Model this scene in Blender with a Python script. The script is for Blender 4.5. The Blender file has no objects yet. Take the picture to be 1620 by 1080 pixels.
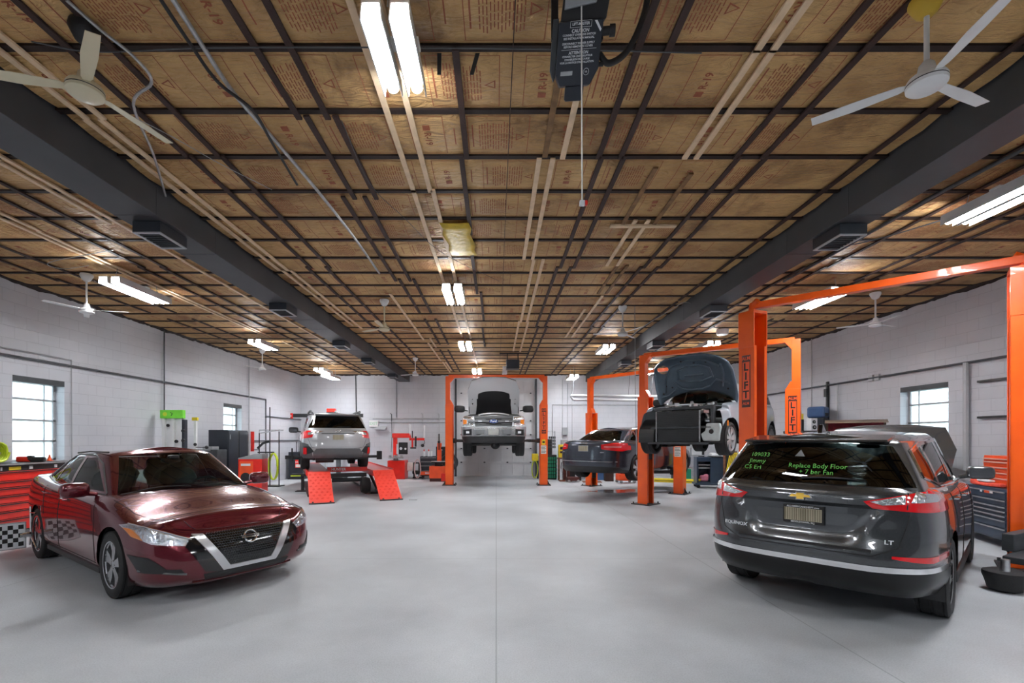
import bpy, bmesh, math, random
from mathutils import Vector, Matrix, noise
from mathutils.bvhtree import BVHTree
PI = math.pi
R = math.radians
random.seed(7)
scn = bpy.context.scene
COL = scn.collection

# ---------------------------------------------------------------- camera, world, exposure
F, CX, CY, H = 740.0, 785.0, 694.0, 1.56       # focal length / vanishing point of the frame (1620x1080), eye height
cam_d = bpy.data.cameras.new('camera')
cam = bpy.data.objects.new('camera', cam_d); COL.objects.link(cam)
cam.location = (0, 0, H); cam.rotation_euler = (R(90), 0, 0)
cam_d.sensor_width = 36; cam_d.lens = 36 * F / 1620
cam_d.shift_x = (810 - CX) / 1620; cam_d.shift_y = (CY - 540) / 1620
cam_d.clip_start = 0.05; cam_d.clip_end = 200
scn.camera = cam
world = bpy.data.worlds.new('world'); scn.world = world; world.use_nodes = True
bg = world.node_tree.nodes['Background']
bg.inputs[0].default_value = (0.80, 0.90, 1.0, 1); bg.inputs[1].default_value = 3.0
vs = scn.view_settings
vs.view_transform = 'Standard'; vs.look = 'None'; vs.gamma = 1; vs.use_curve_mapping = False
vs.exposure = 0.75
LAMP = 88.0

# ---------------------------------------------------------------- room numbers
XL, XR, YF, YB, ZC = -8.15, 8.38, 19.5, -5.5, 4.25

def at(px, py, D):
    return Vector(((px - CX) / F * D, D, H - (py - CY) / F * D))
def fl(px, py):
    D = F * H / (py - CY); return ((px - CX) / F * D, D)
def ce(px, py, Z):
    D = F * (Z - H) / (CY - py); return ((px - CX) / F * D, D)
def wl(px, py=None, X=None):                    # point on a side wall plane
    X = X if X is not None else (XL if px < CX else XR)
    D = F * X / (px - CX)
    return (D, None if py is None else H - (py - CY) / F * D)

# ---------------------------------------------------------------- materials
MATS = {}
def mat(name, col, rough=0.5, metal=0.0, coat=0.0, spec=0.5, bump=0.0, bscale=30, var=0.0, vscale=5, emit=None, estr=0, coat_rough=0.05, sheen=0):
    if name in MATS: return MATS[name]
    m = bpy.data.materials.new(name); m.use_nodes = True
    nt = m.node_tree; b = nt.nodes['Principled BSDF']
    b.inputs['Base Color'].default_value = (*col, 1); b.inputs['Roughness'].default_value = rough
    b.inputs['Metallic'].default_value = metal; b.inputs['Coat Weight'].default_value = coat
    b.inputs['Coat Roughness'].default_value = coat_rough
    b.inputs['Specular IOR Level'].default_value = spec
    tc = nt.nodes.new('ShaderNodeTexCoord')
    if var > 0:
        n = nt.nodes.new('ShaderNodeTexNoise'); n.inputs['Scale'].default_value = vscale; n.inputs['Detail'].default_value = 6
        nt.links.new(tc.outputs['Object'], n.inputs['Vector'])
        cr = nt.nodes.new('ShaderNodeValToRGB')
        cr.color_ramp.elements[0].position = 0.3; cr.color_ramp.elements[1].position = 0.7
        cr.color_ramp.elements[0].color = (*[c * (1 - var) for c in col], 1)
        cr.color_ramp.elements[1].color = (*[min(1, c * (1 + var)) for c in col], 1)
        nt.links.new(n.outputs['Fac'], cr.inputs['Fac']); nt.links.new(cr.outputs['Color'], b.inputs['Base Color'])
    if bump > 0:
        n2 = nt.nodes.new('ShaderNodeTexNoise'); n2.inputs['Scale'].default_value = bscale; n2.inputs['Detail'].default_value = 4
        nt.links.new(tc.outputs['Object'], n2.inputs['Vector'])
        bp = nt.nodes.new('ShaderNodeBump'); bp.inputs['Strength'].default_value = bump; bp.inputs['Distance'].default_value = 0.02
        nt.links.new(n2.outputs['Fac'], bp.inputs['Height']); nt.links.new(bp.outputs['Normal'], b.inputs['Normal'])
    if emit:
        b.inputs['Emission Color'].default_value = (*emit, 1); b.inputs['Emission Strength'].default_value = estr
    MATS[name] = m; return m

def glassmat(name, tint, gloss=0.08, rough=0.0):
    if name in MATS: return MATS[name]
    m = bpy.data.materials.new(name); m.use_nodes = True; nt = m.node_tree; nt.nodes.clear()
    o = nt.nodes.new('ShaderNodeOutputMaterial'); mx = nt.nodes.new('ShaderNodeMixShader')
    tr = nt.nodes.new('ShaderNodeBsdfTransparent'); tr.inputs[0].default_value = (*tint, 1)
    gl = nt.nodes.new('ShaderNodeBsdfGlossy'); gl.inputs['Roughness'].default_value = rough
    lw = nt.nodes.new('ShaderNodeLayerWeight'); lw.inputs[0].default_value = 0.14
    ma = nt.nodes.new('ShaderNodeMath'); ma.operation = 'MULTIPLY_ADD'; ma.inputs[1].default_value = 0.9; ma.inputs[2].default_value = gloss
    nt.links.new(lw.outputs['Fresnel'], ma.inputs[0]); nt.links.new(ma.outputs[0], mx.inputs[0])
    nt.links.new(tr.outputs[0], mx.inputs[1]); nt.links.new(gl.outputs[0], mx.inputs[2]); nt.links.new(mx.outputs[0], o.inputs[0])
    MATS[name] = m; return m

M_black = mat('black_plastic', (0.012, 0.012, 0.013), 0.45, bump=0.1, bscale=200)
M_rubber = mat('rubber', (0.016, 0.016, 0.017), 0.75, bump=0.2, bscale=120)
M_steel = mat('steel', (0.55, 0.56, 0.58), 0.3, 0.9, var=0.15, vscale=20)
M_chrome = mat('chrome', (0.85, 0.86, 0.88), 0.08, 1.0, var=0.03)
M_dgrey = mat('dark_grey_metal', (0.05, 0.055, 0.06), 0.5, 0.3, var=0.2, vscale=8)
M_orange = mat('orange_paint', (1.0, 0.115, 0.003), 0.38, 0, 0.4, var=0.12, vscale=3, bump=0.03, bscale=60)
M_orange2 = mat('orange_red_machine', (0.9, 0.10, 0.02), 0.38, 0, 0.3, var=0.1, vscale=4)
M_red = mat('red_paint', (0.80, 0.022, 0.012), 0.35, 0, 0.3, var=0.1, vscale=5)
M_ramp = mat('ramp_red', (0.88, 0.06, 0.035), 0.5, 0, 0.1, var=0.06, vscale=5, bump=0.08, bscale=60)
M_white = mat('white_paint', (0.78, 0.78, 0.78), 0.45, var=0.06, vscale=6)
M_navy = mat('navy_paint', (0.028, 0.050, 0.085), 0.4, 0.1, 0.2, var=0.15, vscale=4)
M_navyblack = mat('dark_cabinet', (0.018, 0.022, 0.032), 0.45, 0.1, 0.1, var=0.15, vscale=4)
M_yellow = mat('yellow_plastic', (0.80, 0.62, 0.02), 0.45, var=0.08, vscale=8)
M_hose = mat('yellow_green_hose', (0.62, 0.75, 0.03), 0.45, var=0.1, vscale=12)
M_rust = mat('brown_rust', (0.20, 0.085, 0.045), 0.75, var=0.4, vscale=12, bump=0.2, bscale=40)
M_brown = mat('brown_paint', (0.17, 0.12, 0.085), 0.45, 0.2, var=0.1)
M_green = mat('green_plastic', (0.02, 0.30, 0.16), 0.45, var=0.1)
M_lime = mat('lime_sign', (0.20, 0.75, 0.05), 0.5, var=0.1)
M_blue = mat('blue_plastic', (0.05, 0.11, 0.25), 0.4, var=0.1)
M_greyp = mat('grey_plastic', (0.30, 0.31, 0.32), 0.5, var=0.08)
M_cream = mat('cream_enamel', (0.66, 0.60, 0.42), 0.4, 0, 0.2, var=0.06)
M_paper = mat('white_paper', (0.75, 0.74, 0.70), 0.7, var=0.1, vscale=20)
M_ink = mat('black_ink', (0.012, 0.011, 0.012), 0.6, var=0.1)
M_wink = mat('white_ink', (0.75, 0.77, 0.80), 0.6, var=0.05)
M_label = mat('dark_red_label', (0.07, 0.016, 0.012), 0.45, var=0.1)
M_pink = mat('pink_cloth', (0.75, 0.25, 0.35), 0.8, var=0.2)
M_redcloth = mat('red_cloth', (0.85, 0.10, 0.06), 0.85, var=0.15, vscale=20, bump=0.4, bscale=30)
M_pipe = mat('painted_pipe', (0.46, 0.47, 0.49), 0.45, 0.2, var=0.08)
M_pipedark = mat('dark_pipe', (0.10, 0.105, 0.115), 0.5, 0.5, var=0.2)
M_galv = mat('galvanised', (0.42, 0.43, 0.44), 0.4, 0.7, var=0.2, vscale=15)
M_girder = mat('girder_paint', (0.060, 0.062, 0.068), 0.55, 0.1, var=0.15, vscale=1.5)
M_furdark = mat('dark_furring', (0.035, 0.014, 0.010), 0.7, var=0.3, vscale=6, bump=0.2, bscale=40)
M_furwood = mat('pale_wood', (0.74, 0.55, 0.36), 0.7, var=0.12, vscale=9, bump=0.15, bscale=50)
M_furbrown = mat('brown_wood', (0.22, 0.12, 0.05), 0.75, var=0.3, vscale=9, bump=0.2, bscale=50)
M_joist = mat('joist_steel', (0.020, 0.010, 0.008), 0.6, 0.3, var=0.4, vscale=5)
M_lampW = mat('led_diffuser', (1, 1, 1), 0.5, emit=(0.93, 0.96, 1.0), estr=LAMP)
M_print = mat('red_print_ink', (0.30, 0.085, 0.035), 0.7, var=0.15, vscale=30)

def paper_mat():
    m = bpy.data.materials.new('kraft_paper'); m.use_nodes = True; nt = m.node_tree; b = nt.nodes['Principled BSDF']
    L = nt.links.new; N = nt.nodes.new
    tc = N('ShaderNodeTexCoord')
    n = N('ShaderNodeTexNoise'); n.inputs['Scale'].default_value = 1.3; n.inputs['Detail'].default_value = 8; n.inputs['Roughness'].default_value = 0.6
    L(tc.outputs['Object'], n.inputs['Vector'])
    cr = N('ShaderNodeValToRGB'); e = cr.color_ramp.elements
    e[0].position = 0.30; e[0].color = (0.34, 0.185, 0.066, 1); e[1].position = 0.66; e[1].color = (0.66, 0.41, 0.165, 1)
    L(n.outputs['Fac'], cr.inputs['Fac'])
    ns = N('ShaderNodeTexNoise'); ns.inputs['Scale'].default_value = 0.9; ns.inputs['Detail'].default_value = 10; ns.inputs['Roughness'].default_value = 0.7; ns.inputs['Distortion'].default_value = 0.8
    mps = N('ShaderNodeMapping'); mps.inputs['Location'].default_value = (13, 7, 0); L(tc.outputs['Object'], mps.inputs['Vector']); L(mps.outputs[0], ns.inputs['Vector'])
    crs = N('ShaderNodeValToRGB'); crs.color_ramp.elements[0].position = 0.33; crs.color_ramp.elements[0].color = (0.38, 0.30, 0.24, 1); crs.color_ramp.elements[1].position = 0.47; crs.color_ramp.elements[1].color = (1, 1, 1, 1)
    L(ns.outputs['Fac'], crs.inputs['Fac']); ms = N('ShaderNodeMixRGB'); ms.blend_type = 'MULTIPLY'; ms.inputs[0].default_value = 0.85
    L(cr.outputs['Color'], ms.inputs[1]); L(crs.outputs['Color'], ms.inputs[2]); L(ms.outputs[0], b.inputs['Base Color'])
    b.inputs['Roughness'].default_value = 0.55
    mp = N('ShaderNodeMapping'); mp.inputs['Scale'].default_value = (3.0, 9.0, 3.0); mp.inputs['Rotation'].default_value = (0, 0, 0.4)
    L(tc.outputs['Object'], mp.inputs['Vector'])
    n2 = N('ShaderNodeTexNoise'); n2.inputs['Scale'].default_value = 1.6; n2.inputs['Detail'].default_value = 5; n2.inputs['Distortion'].default_value = 1.5
    L(mp.outputs[0], n2.inputs['Vector'])
    bp = N('ShaderNodeBump'); bp.inputs['Strength'].default_value = 0.9; bp.inputs['Distance'].default_value = 0.06
    L(n2.outputs['Fac'], bp.inputs['Height']); L(bp.outputs['Normal'], b.inputs['Normal'])
    return m
M_kraft = paper_mat()

def block_mat(name, axis, top_z=None):
    m = bpy.data.materials.new(name); m.use_nodes = True; nt = m.node_tree; b = nt.nodes['Principled BSDF']
    L = nt.links.new; N = nt.nodes.new
    tc = N('ShaderNodeTexCoord'); sp = N('ShaderNodeSeparateXYZ'); cb = N('ShaderNodeCombineXYZ')
    L(tc.outputs['Object'], sp.inputs[0])
    L(sp.outputs[axis], cb.inputs[0]); L(sp.outputs[2], cb.inputs[1])
    br = N('ShaderNodeTexBrick'); br.inputs['Scale'].default_value = 1.0
    br.inputs['Brick Width'].default_value = 0.406; br.inputs['Row Height'].default_value = 0.2032
    br.inputs['Mortar Size'].default_value = 0.005; br.inputs['Mortar Smooth'].default_value = 0.4; br.inputs['Bias'].default_value = 0
    fc = N('ShaderNodeMixRGB'); fc.inputs[1].default_value = (0.60, 0.61, 0.65, 1); fc.inputs[2].default_value = (0.36, 0.37, 0.41, 1)
    ff = N('ShaderNodeMath'); ff.operation = 'MULTIPLY'; ff.inputs[1].default_value = 0.5; L(br.outputs['Fac'], ff.inputs[0]); L(ff.outputs[0], fc.inputs[0])
    L(cb.outputs[0], br.inputs['Vector'])
    n = N('ShaderNodeTexNoise'); n.inputs['Scale'].default_value = 0.8; n.inputs['Detail'].default_value = 7; L(cb.outputs[0], n.inputs['Vector'])
    mx = N('ShaderNodeMixRGB'); mx.blend_type = 'MULTIPLY'; mx.inputs[0].default_value = 0.5
    cr = N('ShaderNodeValToRGB'); cr.color_ramp.elements[0].position = 0.25; cr.color_ramp.elements[0].color = (0.72, 0.73, 0.76, 1); cr.color_ramp.elements[1].position = 0.6
    L(n.outputs['Fac'], cr.inputs[0]); L(fc.outputs[0], mx.inputs[1]); L(cr.outputs[0], mx.inputs[2])
    L(mx.outputs[0], b.inputs['Base Color']); b.inputs['Roughness'].default_value = 0.42
    n3 = N('ShaderNodeTexNoise'); n3.inputs['Scale'].default_value = 60; n3.inputs['Detail'].default_value = 3; L(tc.outputs['Object'], n3.inputs['Vector'])
    ad = N('ShaderNodeMath'); ad.operation = 'MULTIPLY_ADD'; ad.inputs[1].default_value = -1.0
    ml = N('ShaderNodeMath'); ml.operation = 'MULTIPLY'; ml.inputs[1].default_value = 0.25
    L(n3.outputs['Fac'], ml.inputs[0]); L(br.outputs['Fac'], ad.inputs[0]); L(ml.outputs[0], ad.inputs[2])
    bp = N('ShaderNodeBump'); bp.inputs['Strength'].default_value = 0.35; bp.inputs['Distance'].default_value = 0.006
    L(ad.outputs[0], bp.inputs['Height']); L(bp.outputs['Normal'], b.inputs['Normal'])
    return m
M_blockY = block_mat('painted_block_side', 1); M_blockX = block_mat('painted_block_end', 0)

def floor_mat():
    m = bpy.data.materials.new('epoxy_floor'); m.use_nodes = True; nt = m.node_tree; b = nt.nodes['Principled BSDF']
    L = nt.links.new; N = nt.nodes.new
    tc = N('ShaderNodeTexCoord')
    n = N('ShaderNodeTexNoise'); n.inputs['Scale'].default_value = 0.55; n.inputs['Detail'].default_value = 9; n.inputs['Roughness'].default_value = 0.62
    L(tc.outputs['Object'], n.inputs['Vector'])
    cr = N('ShaderNodeValToRGB'); e = cr.color_ramp.elements
    e[0].position = 0.3; e[0].color = (0.36, 0.38, 0.405, 1); e[1].position = 0.66; e[1].color = (0.58, 0.605, 0.63, 1)
    L(n.outputs['Fac'], cr.inputs['Fac'])
    # slab joints and fine speckle
    sp = N('ShaderNodeSeparateXYZ'); L(tc.outputs['Object'], sp.inputs[0])
    def joint(out, v, w):
        s = N('ShaderNodeMath'); s.operation = 'SUBTRACT'; s.inputs[1].default_value = v; L(sp.outputs[out], s.inputs[0])
        a = N('ShaderNodeMath'); a.operation = 'ABSOLUTE'; L(s.outputs[0], a.inputs[0])
        c = N('ShaderNodeMath'); c.operation = 'LESS_THAN'; c.inputs[1].default_value = w; L(a.outputs[0], c.inputs[0]); return c
    js = [joint(0, 0.0, 0.006), joint(0, 2.61, 0.006), joint(0, -5.2, 0.006), joint(1, 12.2, 0.01), joint(1, 6.1, 0.004)]
    acc = js[0]
    for j in js[1:]:
        mxx = N('ShaderNodeMath'); mxx.operation = 'MAXIMUM'; L(acc.outputs[0], mxx.inputs[0]); L(j.outputs[0], mxx.inputs[1]); acc = mxx
    sc = N('ShaderNodeMath'); sc.operation = 'MULTIPLY'; sc.inputs[1].default_value = 0.38; L(acc.outputs[0], sc.inputs[0])
    mx = N('ShaderNodeMixRGB'); mx.inputs[2].default_value = (0.10, 0.11, 0.12, 1); L(sc.outputs[0], mx.inputs[0]); L(cr.outputs[0], mx.inputs[1])
    n4 = N('ShaderNodeTexNoise'); n4.inputs['Scale'].default_value = 90; n4.inputs['Detail'].default_value = 2; L(tc.outputs['Object'], n4.inputs['Vector'])
    cr4 = N('ShaderNodeValToRGB'); cr4.color_ramp.elements[0].position = 0.35; cr4.color_ramp.elements[0].color = (0.82, 0.82, 0.82, 1); cr4.color_ramp.elements[1].position = 0.6
    L(n4.outputs['Fac'], cr4.inputs[0])
    m2 = N('ShaderNodeMixRGB'); m2.blend_type = 'MULTIPLY'; m2.inputs[0].default_value = 0.7; L(mx.outputs[0], m2.inputs[1]); L(cr4.outputs[0], m2.inputs[2])
    L(m2.outputs[0], b.inputs['Base Color'])
    n3 = N('ShaderNodeTexNoise'); n3.inputs['Scale'].default_value = 2.2; n3.inputs['Detail'].default_value = 6; L(tc.outputs['Object'], n3.inputs['Vector'])
    mr = N('ShaderNodeMapRange'); mr.inputs[1].default_value = 0.3; mr.inputs[2].default_value = 0.7; mr.inputs[3].default_value = 0.42; mr.inputs[4].default_value = 0.62
    L(n3.outputs['Fac'], mr.inputs[0]); L(mr.outputs[0], b.inputs['Roughness'])
    bp = N('ShaderNodeBump'); bp.inputs['Strength'].default_value = 0.12; bp.inputs['Distance'].default_value = 0.01
    L(n4.outputs['Fac'], bp.inputs['Height']); L(bp.outputs['Normal'], b.inputs['Normal'])
    return m
M_floor = floor_mat()

# ---------------------------------------------------------------- mesh collector
XF = None
class MB:
    def __init__(s): s.v = []; s.f = []; s.m = []; s.mi = 0
    def add(s, vs_, fs_):
        o = len(s.v); s.v += [tuple(p) for p in vs_]
        for f in fs_: s.f.append(tuple(i + o for i in f)); s.m.append(s.mi)
        return s
    def box(s, cx, cy, cz, sx, sy, sz, rz=0, M=None):
        c, q = math.cos(rz), math.sin(rz); P = []
        for dz in (-.5, .5):
            for dy in (-.5, .5):
                for dx in (-.5, .5):
                    x, y, z = dx * sx, dy * sy, dz * sz
                    if M is not None:
                        p = M @ Vector((x, y, z)); P.append((cx + p.x, cy + p.y, cz + p.z))
                    else: P.append((cx + x * c - y * q, cy + x * q + y * c, cz + z))
        return s.add(P, [(0, 2, 3, 1), (4, 5, 7, 6), (0, 1, 5, 4), (2, 6, 7, 3), (0, 4, 6, 2), (1, 3, 7, 5)])
    def bb(s, x0, x1, y0, y1, z0, z1):
        return s.box((x0 + x1) / 2, (y0 + y1) / 2, (z0 + z1) / 2, abs(x1 - x0), abs(y1 - y0), abs(z1 - z0))
    def tube(s, pts, r, n=8, cap=True, closed=False):
        pts = [Vector(p) for p in pts]; rings = []; K = len(pts)
        rr = r if isinstance(r, (list, tuple)) else [r] * K
        up = None
        for i, p in enumerate(pts):
            if closed: t = (pts[(i + 1) % K] - pts[i - 1])
            else: t = pts[min(i + 1, K - 1)] - pts[max(i - 1, 0)]
            t.normalize()
            if up is None:
                up = Vector((0, 0, 1)) if abs(t.z) < .9 else Vector((1, 0, 0))
            a = up - t * up.dot(t)
            if a.length < 1e-6: a = t.orthogonal()
            a.normalize(); b = t.cross(a); up = a
            rings.append([p + (a * math.cos(2 * PI * k / n) + b * math.sin(2 * PI * k / n)) * rr[i] for k in range(n)])
        V = [q for ring in rings for q in ring]; Fs = []
        for i in range(K if closed else K - 1):
            j = (i + 1) % K
            for k in range(n):
                Fs.append((i * n + k, i * n + (k + 1) % n, j * n + (k + 1) % n, j * n + k))
        if cap and not closed:
            Fs.append(tuple(range(n))[::-1]); Fs.append(tuple((K - 1) * n + k for k in range(n)))
        return s.add(V, Fs)
    def cyl(s, p0, p1, r, n=12, r1=None): return s.tube([p0, p1], [r, r if r1 is None else r1], n)
    def rev(s, prof, c, ax='z', n=24, a0=0, a1=2 * PI):                # prof: (radius, along axis)
        full = abs(a1 - a0 - 2 * PI) < 1e-6; N_ = n if full else n + 1; V = []
        for k in range(N_):
            a = a0 + (a1 - a0) * k / n; ca, sa = math.cos(a), math.sin(a)
            for (r, h) in prof:
                if ax == 'z': q = (c[0] + r * ca, c[1] + r * sa, c[2] + h)
                elif ax == 'y': q = (c[0] + r * ca, c[1] + h, c[2] + r * sa)
                else: q = (c[0] + h, c[1] + r * ca, c[2] + r * sa)
                V.append(q)
        m_ = len(prof); Fs = []
        for k in range(n):
            k2 = (k + 1) % N_
            for i in range(m_ - 1): Fs.append((k * m_ + i, k2 * m_ + i, k2 * m_ + i + 1, k * m_ + i + 1))
        return s.add(V, Fs)
    def prism(s, poly, fn, d0, d1):                                     # poly 2D; fn(a,b,d)->xyz
        n = len(poly); V = [fn(a, b, d0) for a, b in poly] + [fn(a, b, d1) for a, b in poly]
        Fs = [tuple(range(n))[::-1], tuple(range(n, 2 * n))] + [(i, (i + 1) % n, n + (i + 1) % n, n + i) for i in range(n)]
        return s.add(V, Fs)
    def sph(s, c, r, n=12, m=8, sc=(1, 1, 1)):
        V = [(c[0], c[1], c[2] + r * sc[2])]; Fs = []
        for j in range(1, m):
            t = PI * j / m
            for k in range(n):
                a = 2 * PI * k / n; V.append((c[0] + r * sc[0] * math.sin(t) * math.cos(a), c[1] + r * sc[1] * math.sin(t) * math.sin(a), c[2] + r * sc[2] * math.cos(t)))
        V.append((c[0], c[1], c[2] - r * sc[2]))
        for k in range(n): Fs.append((0, 1 + k, 1 + (k + 1) % n))
        for j in range(m - 2):
            for k in range(n):
                a = 1 + j * n + k; b = 1 + j * n + (k + 1) % n; Fs.append((a, a + n, b + n, b))
        L_ = len(V) - 1; o = 1 + (m - 2) * n
        for k in range(n): Fs.append((L_, o + (k + 1) % n, o + k))
        return s.add(V, Fs)
    def xf(s, Mx, start=0):
        for i in range(start, len(s.v)): s.v[i] = tuple(Mx @ Vector(s.v[i]))
        return s
    def build(s, name, m, parent=None, smooth=False, bevel=0.0, fix=True):
        if XF is not None: s.xf(XF)
        me = bpy.data.meshes.new(name); me.from_pydata(s.v, [], s.f)
        ms = m if isinstance(m, (list, tuple)) else [m]
        for q in ms: me.materials.append(q)
        if len(ms) > 1: me.polygons.foreach_set('material_index', s.m)
        if fix:
            b = bmesh.new(); b.from_mesh(me); bmesh.ops.recalc_face_normals(b, faces=b.faces); b.to_mesh(me); b.free()
        if smooth:
            me.polygons.foreach_set('use_smooth', [True] * len(me.polygons))
            try: me.set_sharp_from_angle(angle=R(38))
            except Exception: pass
        me.update()
        o = bpy.data.objects.new(name, me); COL.objects.link(o)
        if parent is not None: o.parent = parent
        if bevel > 0:
            bv = o.modifiers.new('b', 'BEVEL'); bv.width = bevel; bv.segments = 2; bv.limit_method = 'ANGLE'; bv.angle_limit = R(50)
            bv.harden_normals = False
        return o

def tag(o, label, cat, group=None, kind=None):
    o['label'] = label; o['category'] = cat
    if group: o['group'] = group
    if kind: o['kind'] = kind
    return o
def thing(name, label, cat, loc=(0, 0, 0), rz=0, group=None):
    o = bpy.data.objects.new(name, None); COL.objects.link(o); o.empty_display_size = 0.1
    o.location = loc; o.rotation_euler = (0, 0, rz); return tag(o, label, cat, group)
def structure(o): o['kind'] = 'structure'; return o
def copy_tree(o, parent=None):
    c = o.copy(); COL.objects.link(c); c.parent = parent
    for ch in o.children: copy_tree(ch, c)
    return c
def part(o, parent): o.parent = parent; return o

_dg = None
def text_geo(s, size, ext=0.0, bold=False, align='CENTER'):
    cu = bpy.data.curves.new('t', 'FONT'); cu.body = s; cu.size = size; cu.extrude = ext; cu.align_x = align; cu.align_y = 'CENTER'
    cu.resolution_u = 2
    if bold: cu.offset = size * 0.022
    ob = bpy.data.objects.new('t', cu); COL.objects.link(ob)
    dg = bpy.context.evaluated_depsgraph_get(); me = bpy.data.meshes.new_from_object(ob.evaluated_get(dg))
    V = [v.co.copy() for v in me.vertices]; Fs = [tuple(p.vertices) for p in me.polygons]
    bpy.data.objects.remove(ob); bpy.data.curves.remove(cu); bpy.data.meshes.remove(me)
    return V, Fs
def add_text(mb, s, size, Mx, ext=0.002, bold=False, align='CENTER', squash=1.0):
    V, Fs = text_geo(s, size, ext, bold, align)
    mb.add([Mx @ Vector((v.x * squash, v.y, v.z)) for v in V], Fs); return mb
def frame(origin, xd, yd):
    xd = Vector(xd).normalized(); yd = Vector(yd).normalized(); zd = xd.cross(yd)
    M_ = Matrix((( xd.x, yd.x, zd.x, origin[0]), (xd.y, yd.y, zd.y, origin[1]), (xd.z, yd.z, zd.z, origin[2]), (0, 0, 0, 1)))
    return M_
ORD = ['first', 'second', 'third', 'fourth', 'fifth', 'sixth', 'seventh', 'eighth', 'ninth', 'tenth', 'eleventh', 'twelfth', 'thirteenth', 'fourteenth',
       'fifteenth', 'sixteenth', 'seventeenth', 'eighteenth', 'nineteenth', 'twentieth', 'twenty-first', 'twenty-second', 'twenty-third', 'twenty-fourth',
       'twenty-fifth', 'twenty-sixth', 'twenty-seventh', 'twenty-eighth', 'twenty-ninth', 'thirtieth', 'thirty-first', 'thirty-second']

# ================================================================ THE ROOM
structure(MB().bb(XL - .3, XR + .3, YB, YF + .6, -.2, 0).build('floor', M_floor))
structure(MB().bb(XL - .3, XR + .3, YB - .3, YF + .6, ZC + .16, ZC + .3).build('ceiling', M_furdark))

def side_wall(name, X, out, ops, m, y0=YB, y1=YF, z1=ZC + .16, th=0.25):
    mb = MB(); ys = sorted({y0, y1} | {v for o in ops for v in o[:2]})
    xa, xb = (X - th, X) if out < 0 else (X, X + th)
    for a, b in zip(ys, ys[1:]):
        o = next((o for o in ops if o[0] <= a and b <= o[1]), None)
        if o is None: mb.bb(xa, xb, a, b, 0, z1)
        else: mb.bb(xa, xb, a, b, 0, o[2]); mb.bb(xa, xb, a, b, o[3], z1)
    return structure(mb.build(name, m))
WL = [(7.88, 8.83, 1.15, 2.64), (13.98, 14.98, 1.35, 2.63)]
WR = [(8.67, 9.70, 1.15, 2.62)]
side_wall('wall_left', XL, -1, WL, M_blockY); side_wall('wall_right', XR, 1, WR, M_blockY)
DX0, DX1, DZ = -1.68, 1.66, 4.05
w = MB(); w.bb(XL - .3, DX0, YF, YF + .25, 0, ZC + .16); w.bb(DX1, XR + .3, YF, YF + .25, 0, ZC + .16); w.bb(DX0, DX1, YF, YF + .25, DZ, ZC + .16)
structure(w.build('wall_back', M_blockX))
structure(MB().bb(XL - .3, XR + .3, YB - .25, YB, 0, ZC + .16).build('wall_front', mat('front_wall_dark', (.06, .062, .07), .5, var=.2, vscale=1)))

M_pane = glassmat('window_pane', (0.92, 0.97, 1.0), 0.05)
def frost(m):                                   # hazy plastic pane: lets most daylight through diffusely
    nt = m.node_tree; o = [n for n in nt.nodes if n.type == 'OUTPUT_MATERIAL'][0]; src = o.inputs[0].links[0].from_socket
    mx = nt.nodes.new('ShaderNodeMixShader'); tl = nt.nodes.new('ShaderNodeBsdfTranslucent'); tl.inputs[0].default_value = (.95, .97, 1, 1); mx.inputs[0].default_value = .55
    nt.links.new(src, mx.inputs[1]); nt.links.new(tl.outputs[0], mx.inputs[2]); nt.links.new(mx.outputs[0], o.inputs[0])
frost(M_pane)
M_frameW = mat('window_frame_paint', (0.42, 0.43, 0.45), 0.4, var=0.05)
def window(n, X, out, y0, y1, z0, z1):
    t = bpy.data.objects.new('window_%d' % n, None); COL.objects.link(t); t.location = (X + out * .19, (y0 + y1) / 2, z0); structure(t)
    hw = (y1 - y0) / 2; hh = z1 - z0
    f = MB(); d = .05
    f.bb(-d / 2, d / 2, -hw, -hw + .05, 0, hh); f.bb(-d / 2, d / 2, hw - .05, hw, 0, hh); f.bb(-d / 2, d / 2, -hw, hw, 0, .05); f.bb(-d / 2, d / 2, -hw, hw, hh - .05, hh)
    f.bb(-d / 2 * .8, d / 2 * .8, -.006 + .55 * hw, .006 + .55 * hw, 0, hh)
    k = 4
    for i in range(1, k): f.bb(-d / 2, d / 2, -hw, hw, hh * i / k - .016, hh * i / k + .016)
    f.build('window_frame', M_frameW, t)
    MB().bb(-.004, .004, -hw + .03, hw - .03, .03, hh - .03).build('pane', M_pane, t)
    MB().bb(-out * .10 - .09, -out * .10 + .09, -hw, hw, hh - .10, hh).build('lintel', M_dgrey, t)
    MB().bb(-out * .10 - .1, -out * .10 + .1, -hw, hw, -.015, .012).build('window_sill', M_frameW, t)
for i, (o, X, s) in enumerate([(WL[0], XL, -1), (WL[1], XL, -1), (WR[0], XR, 1)]): window(i + 1, X, s, *o)

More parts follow.
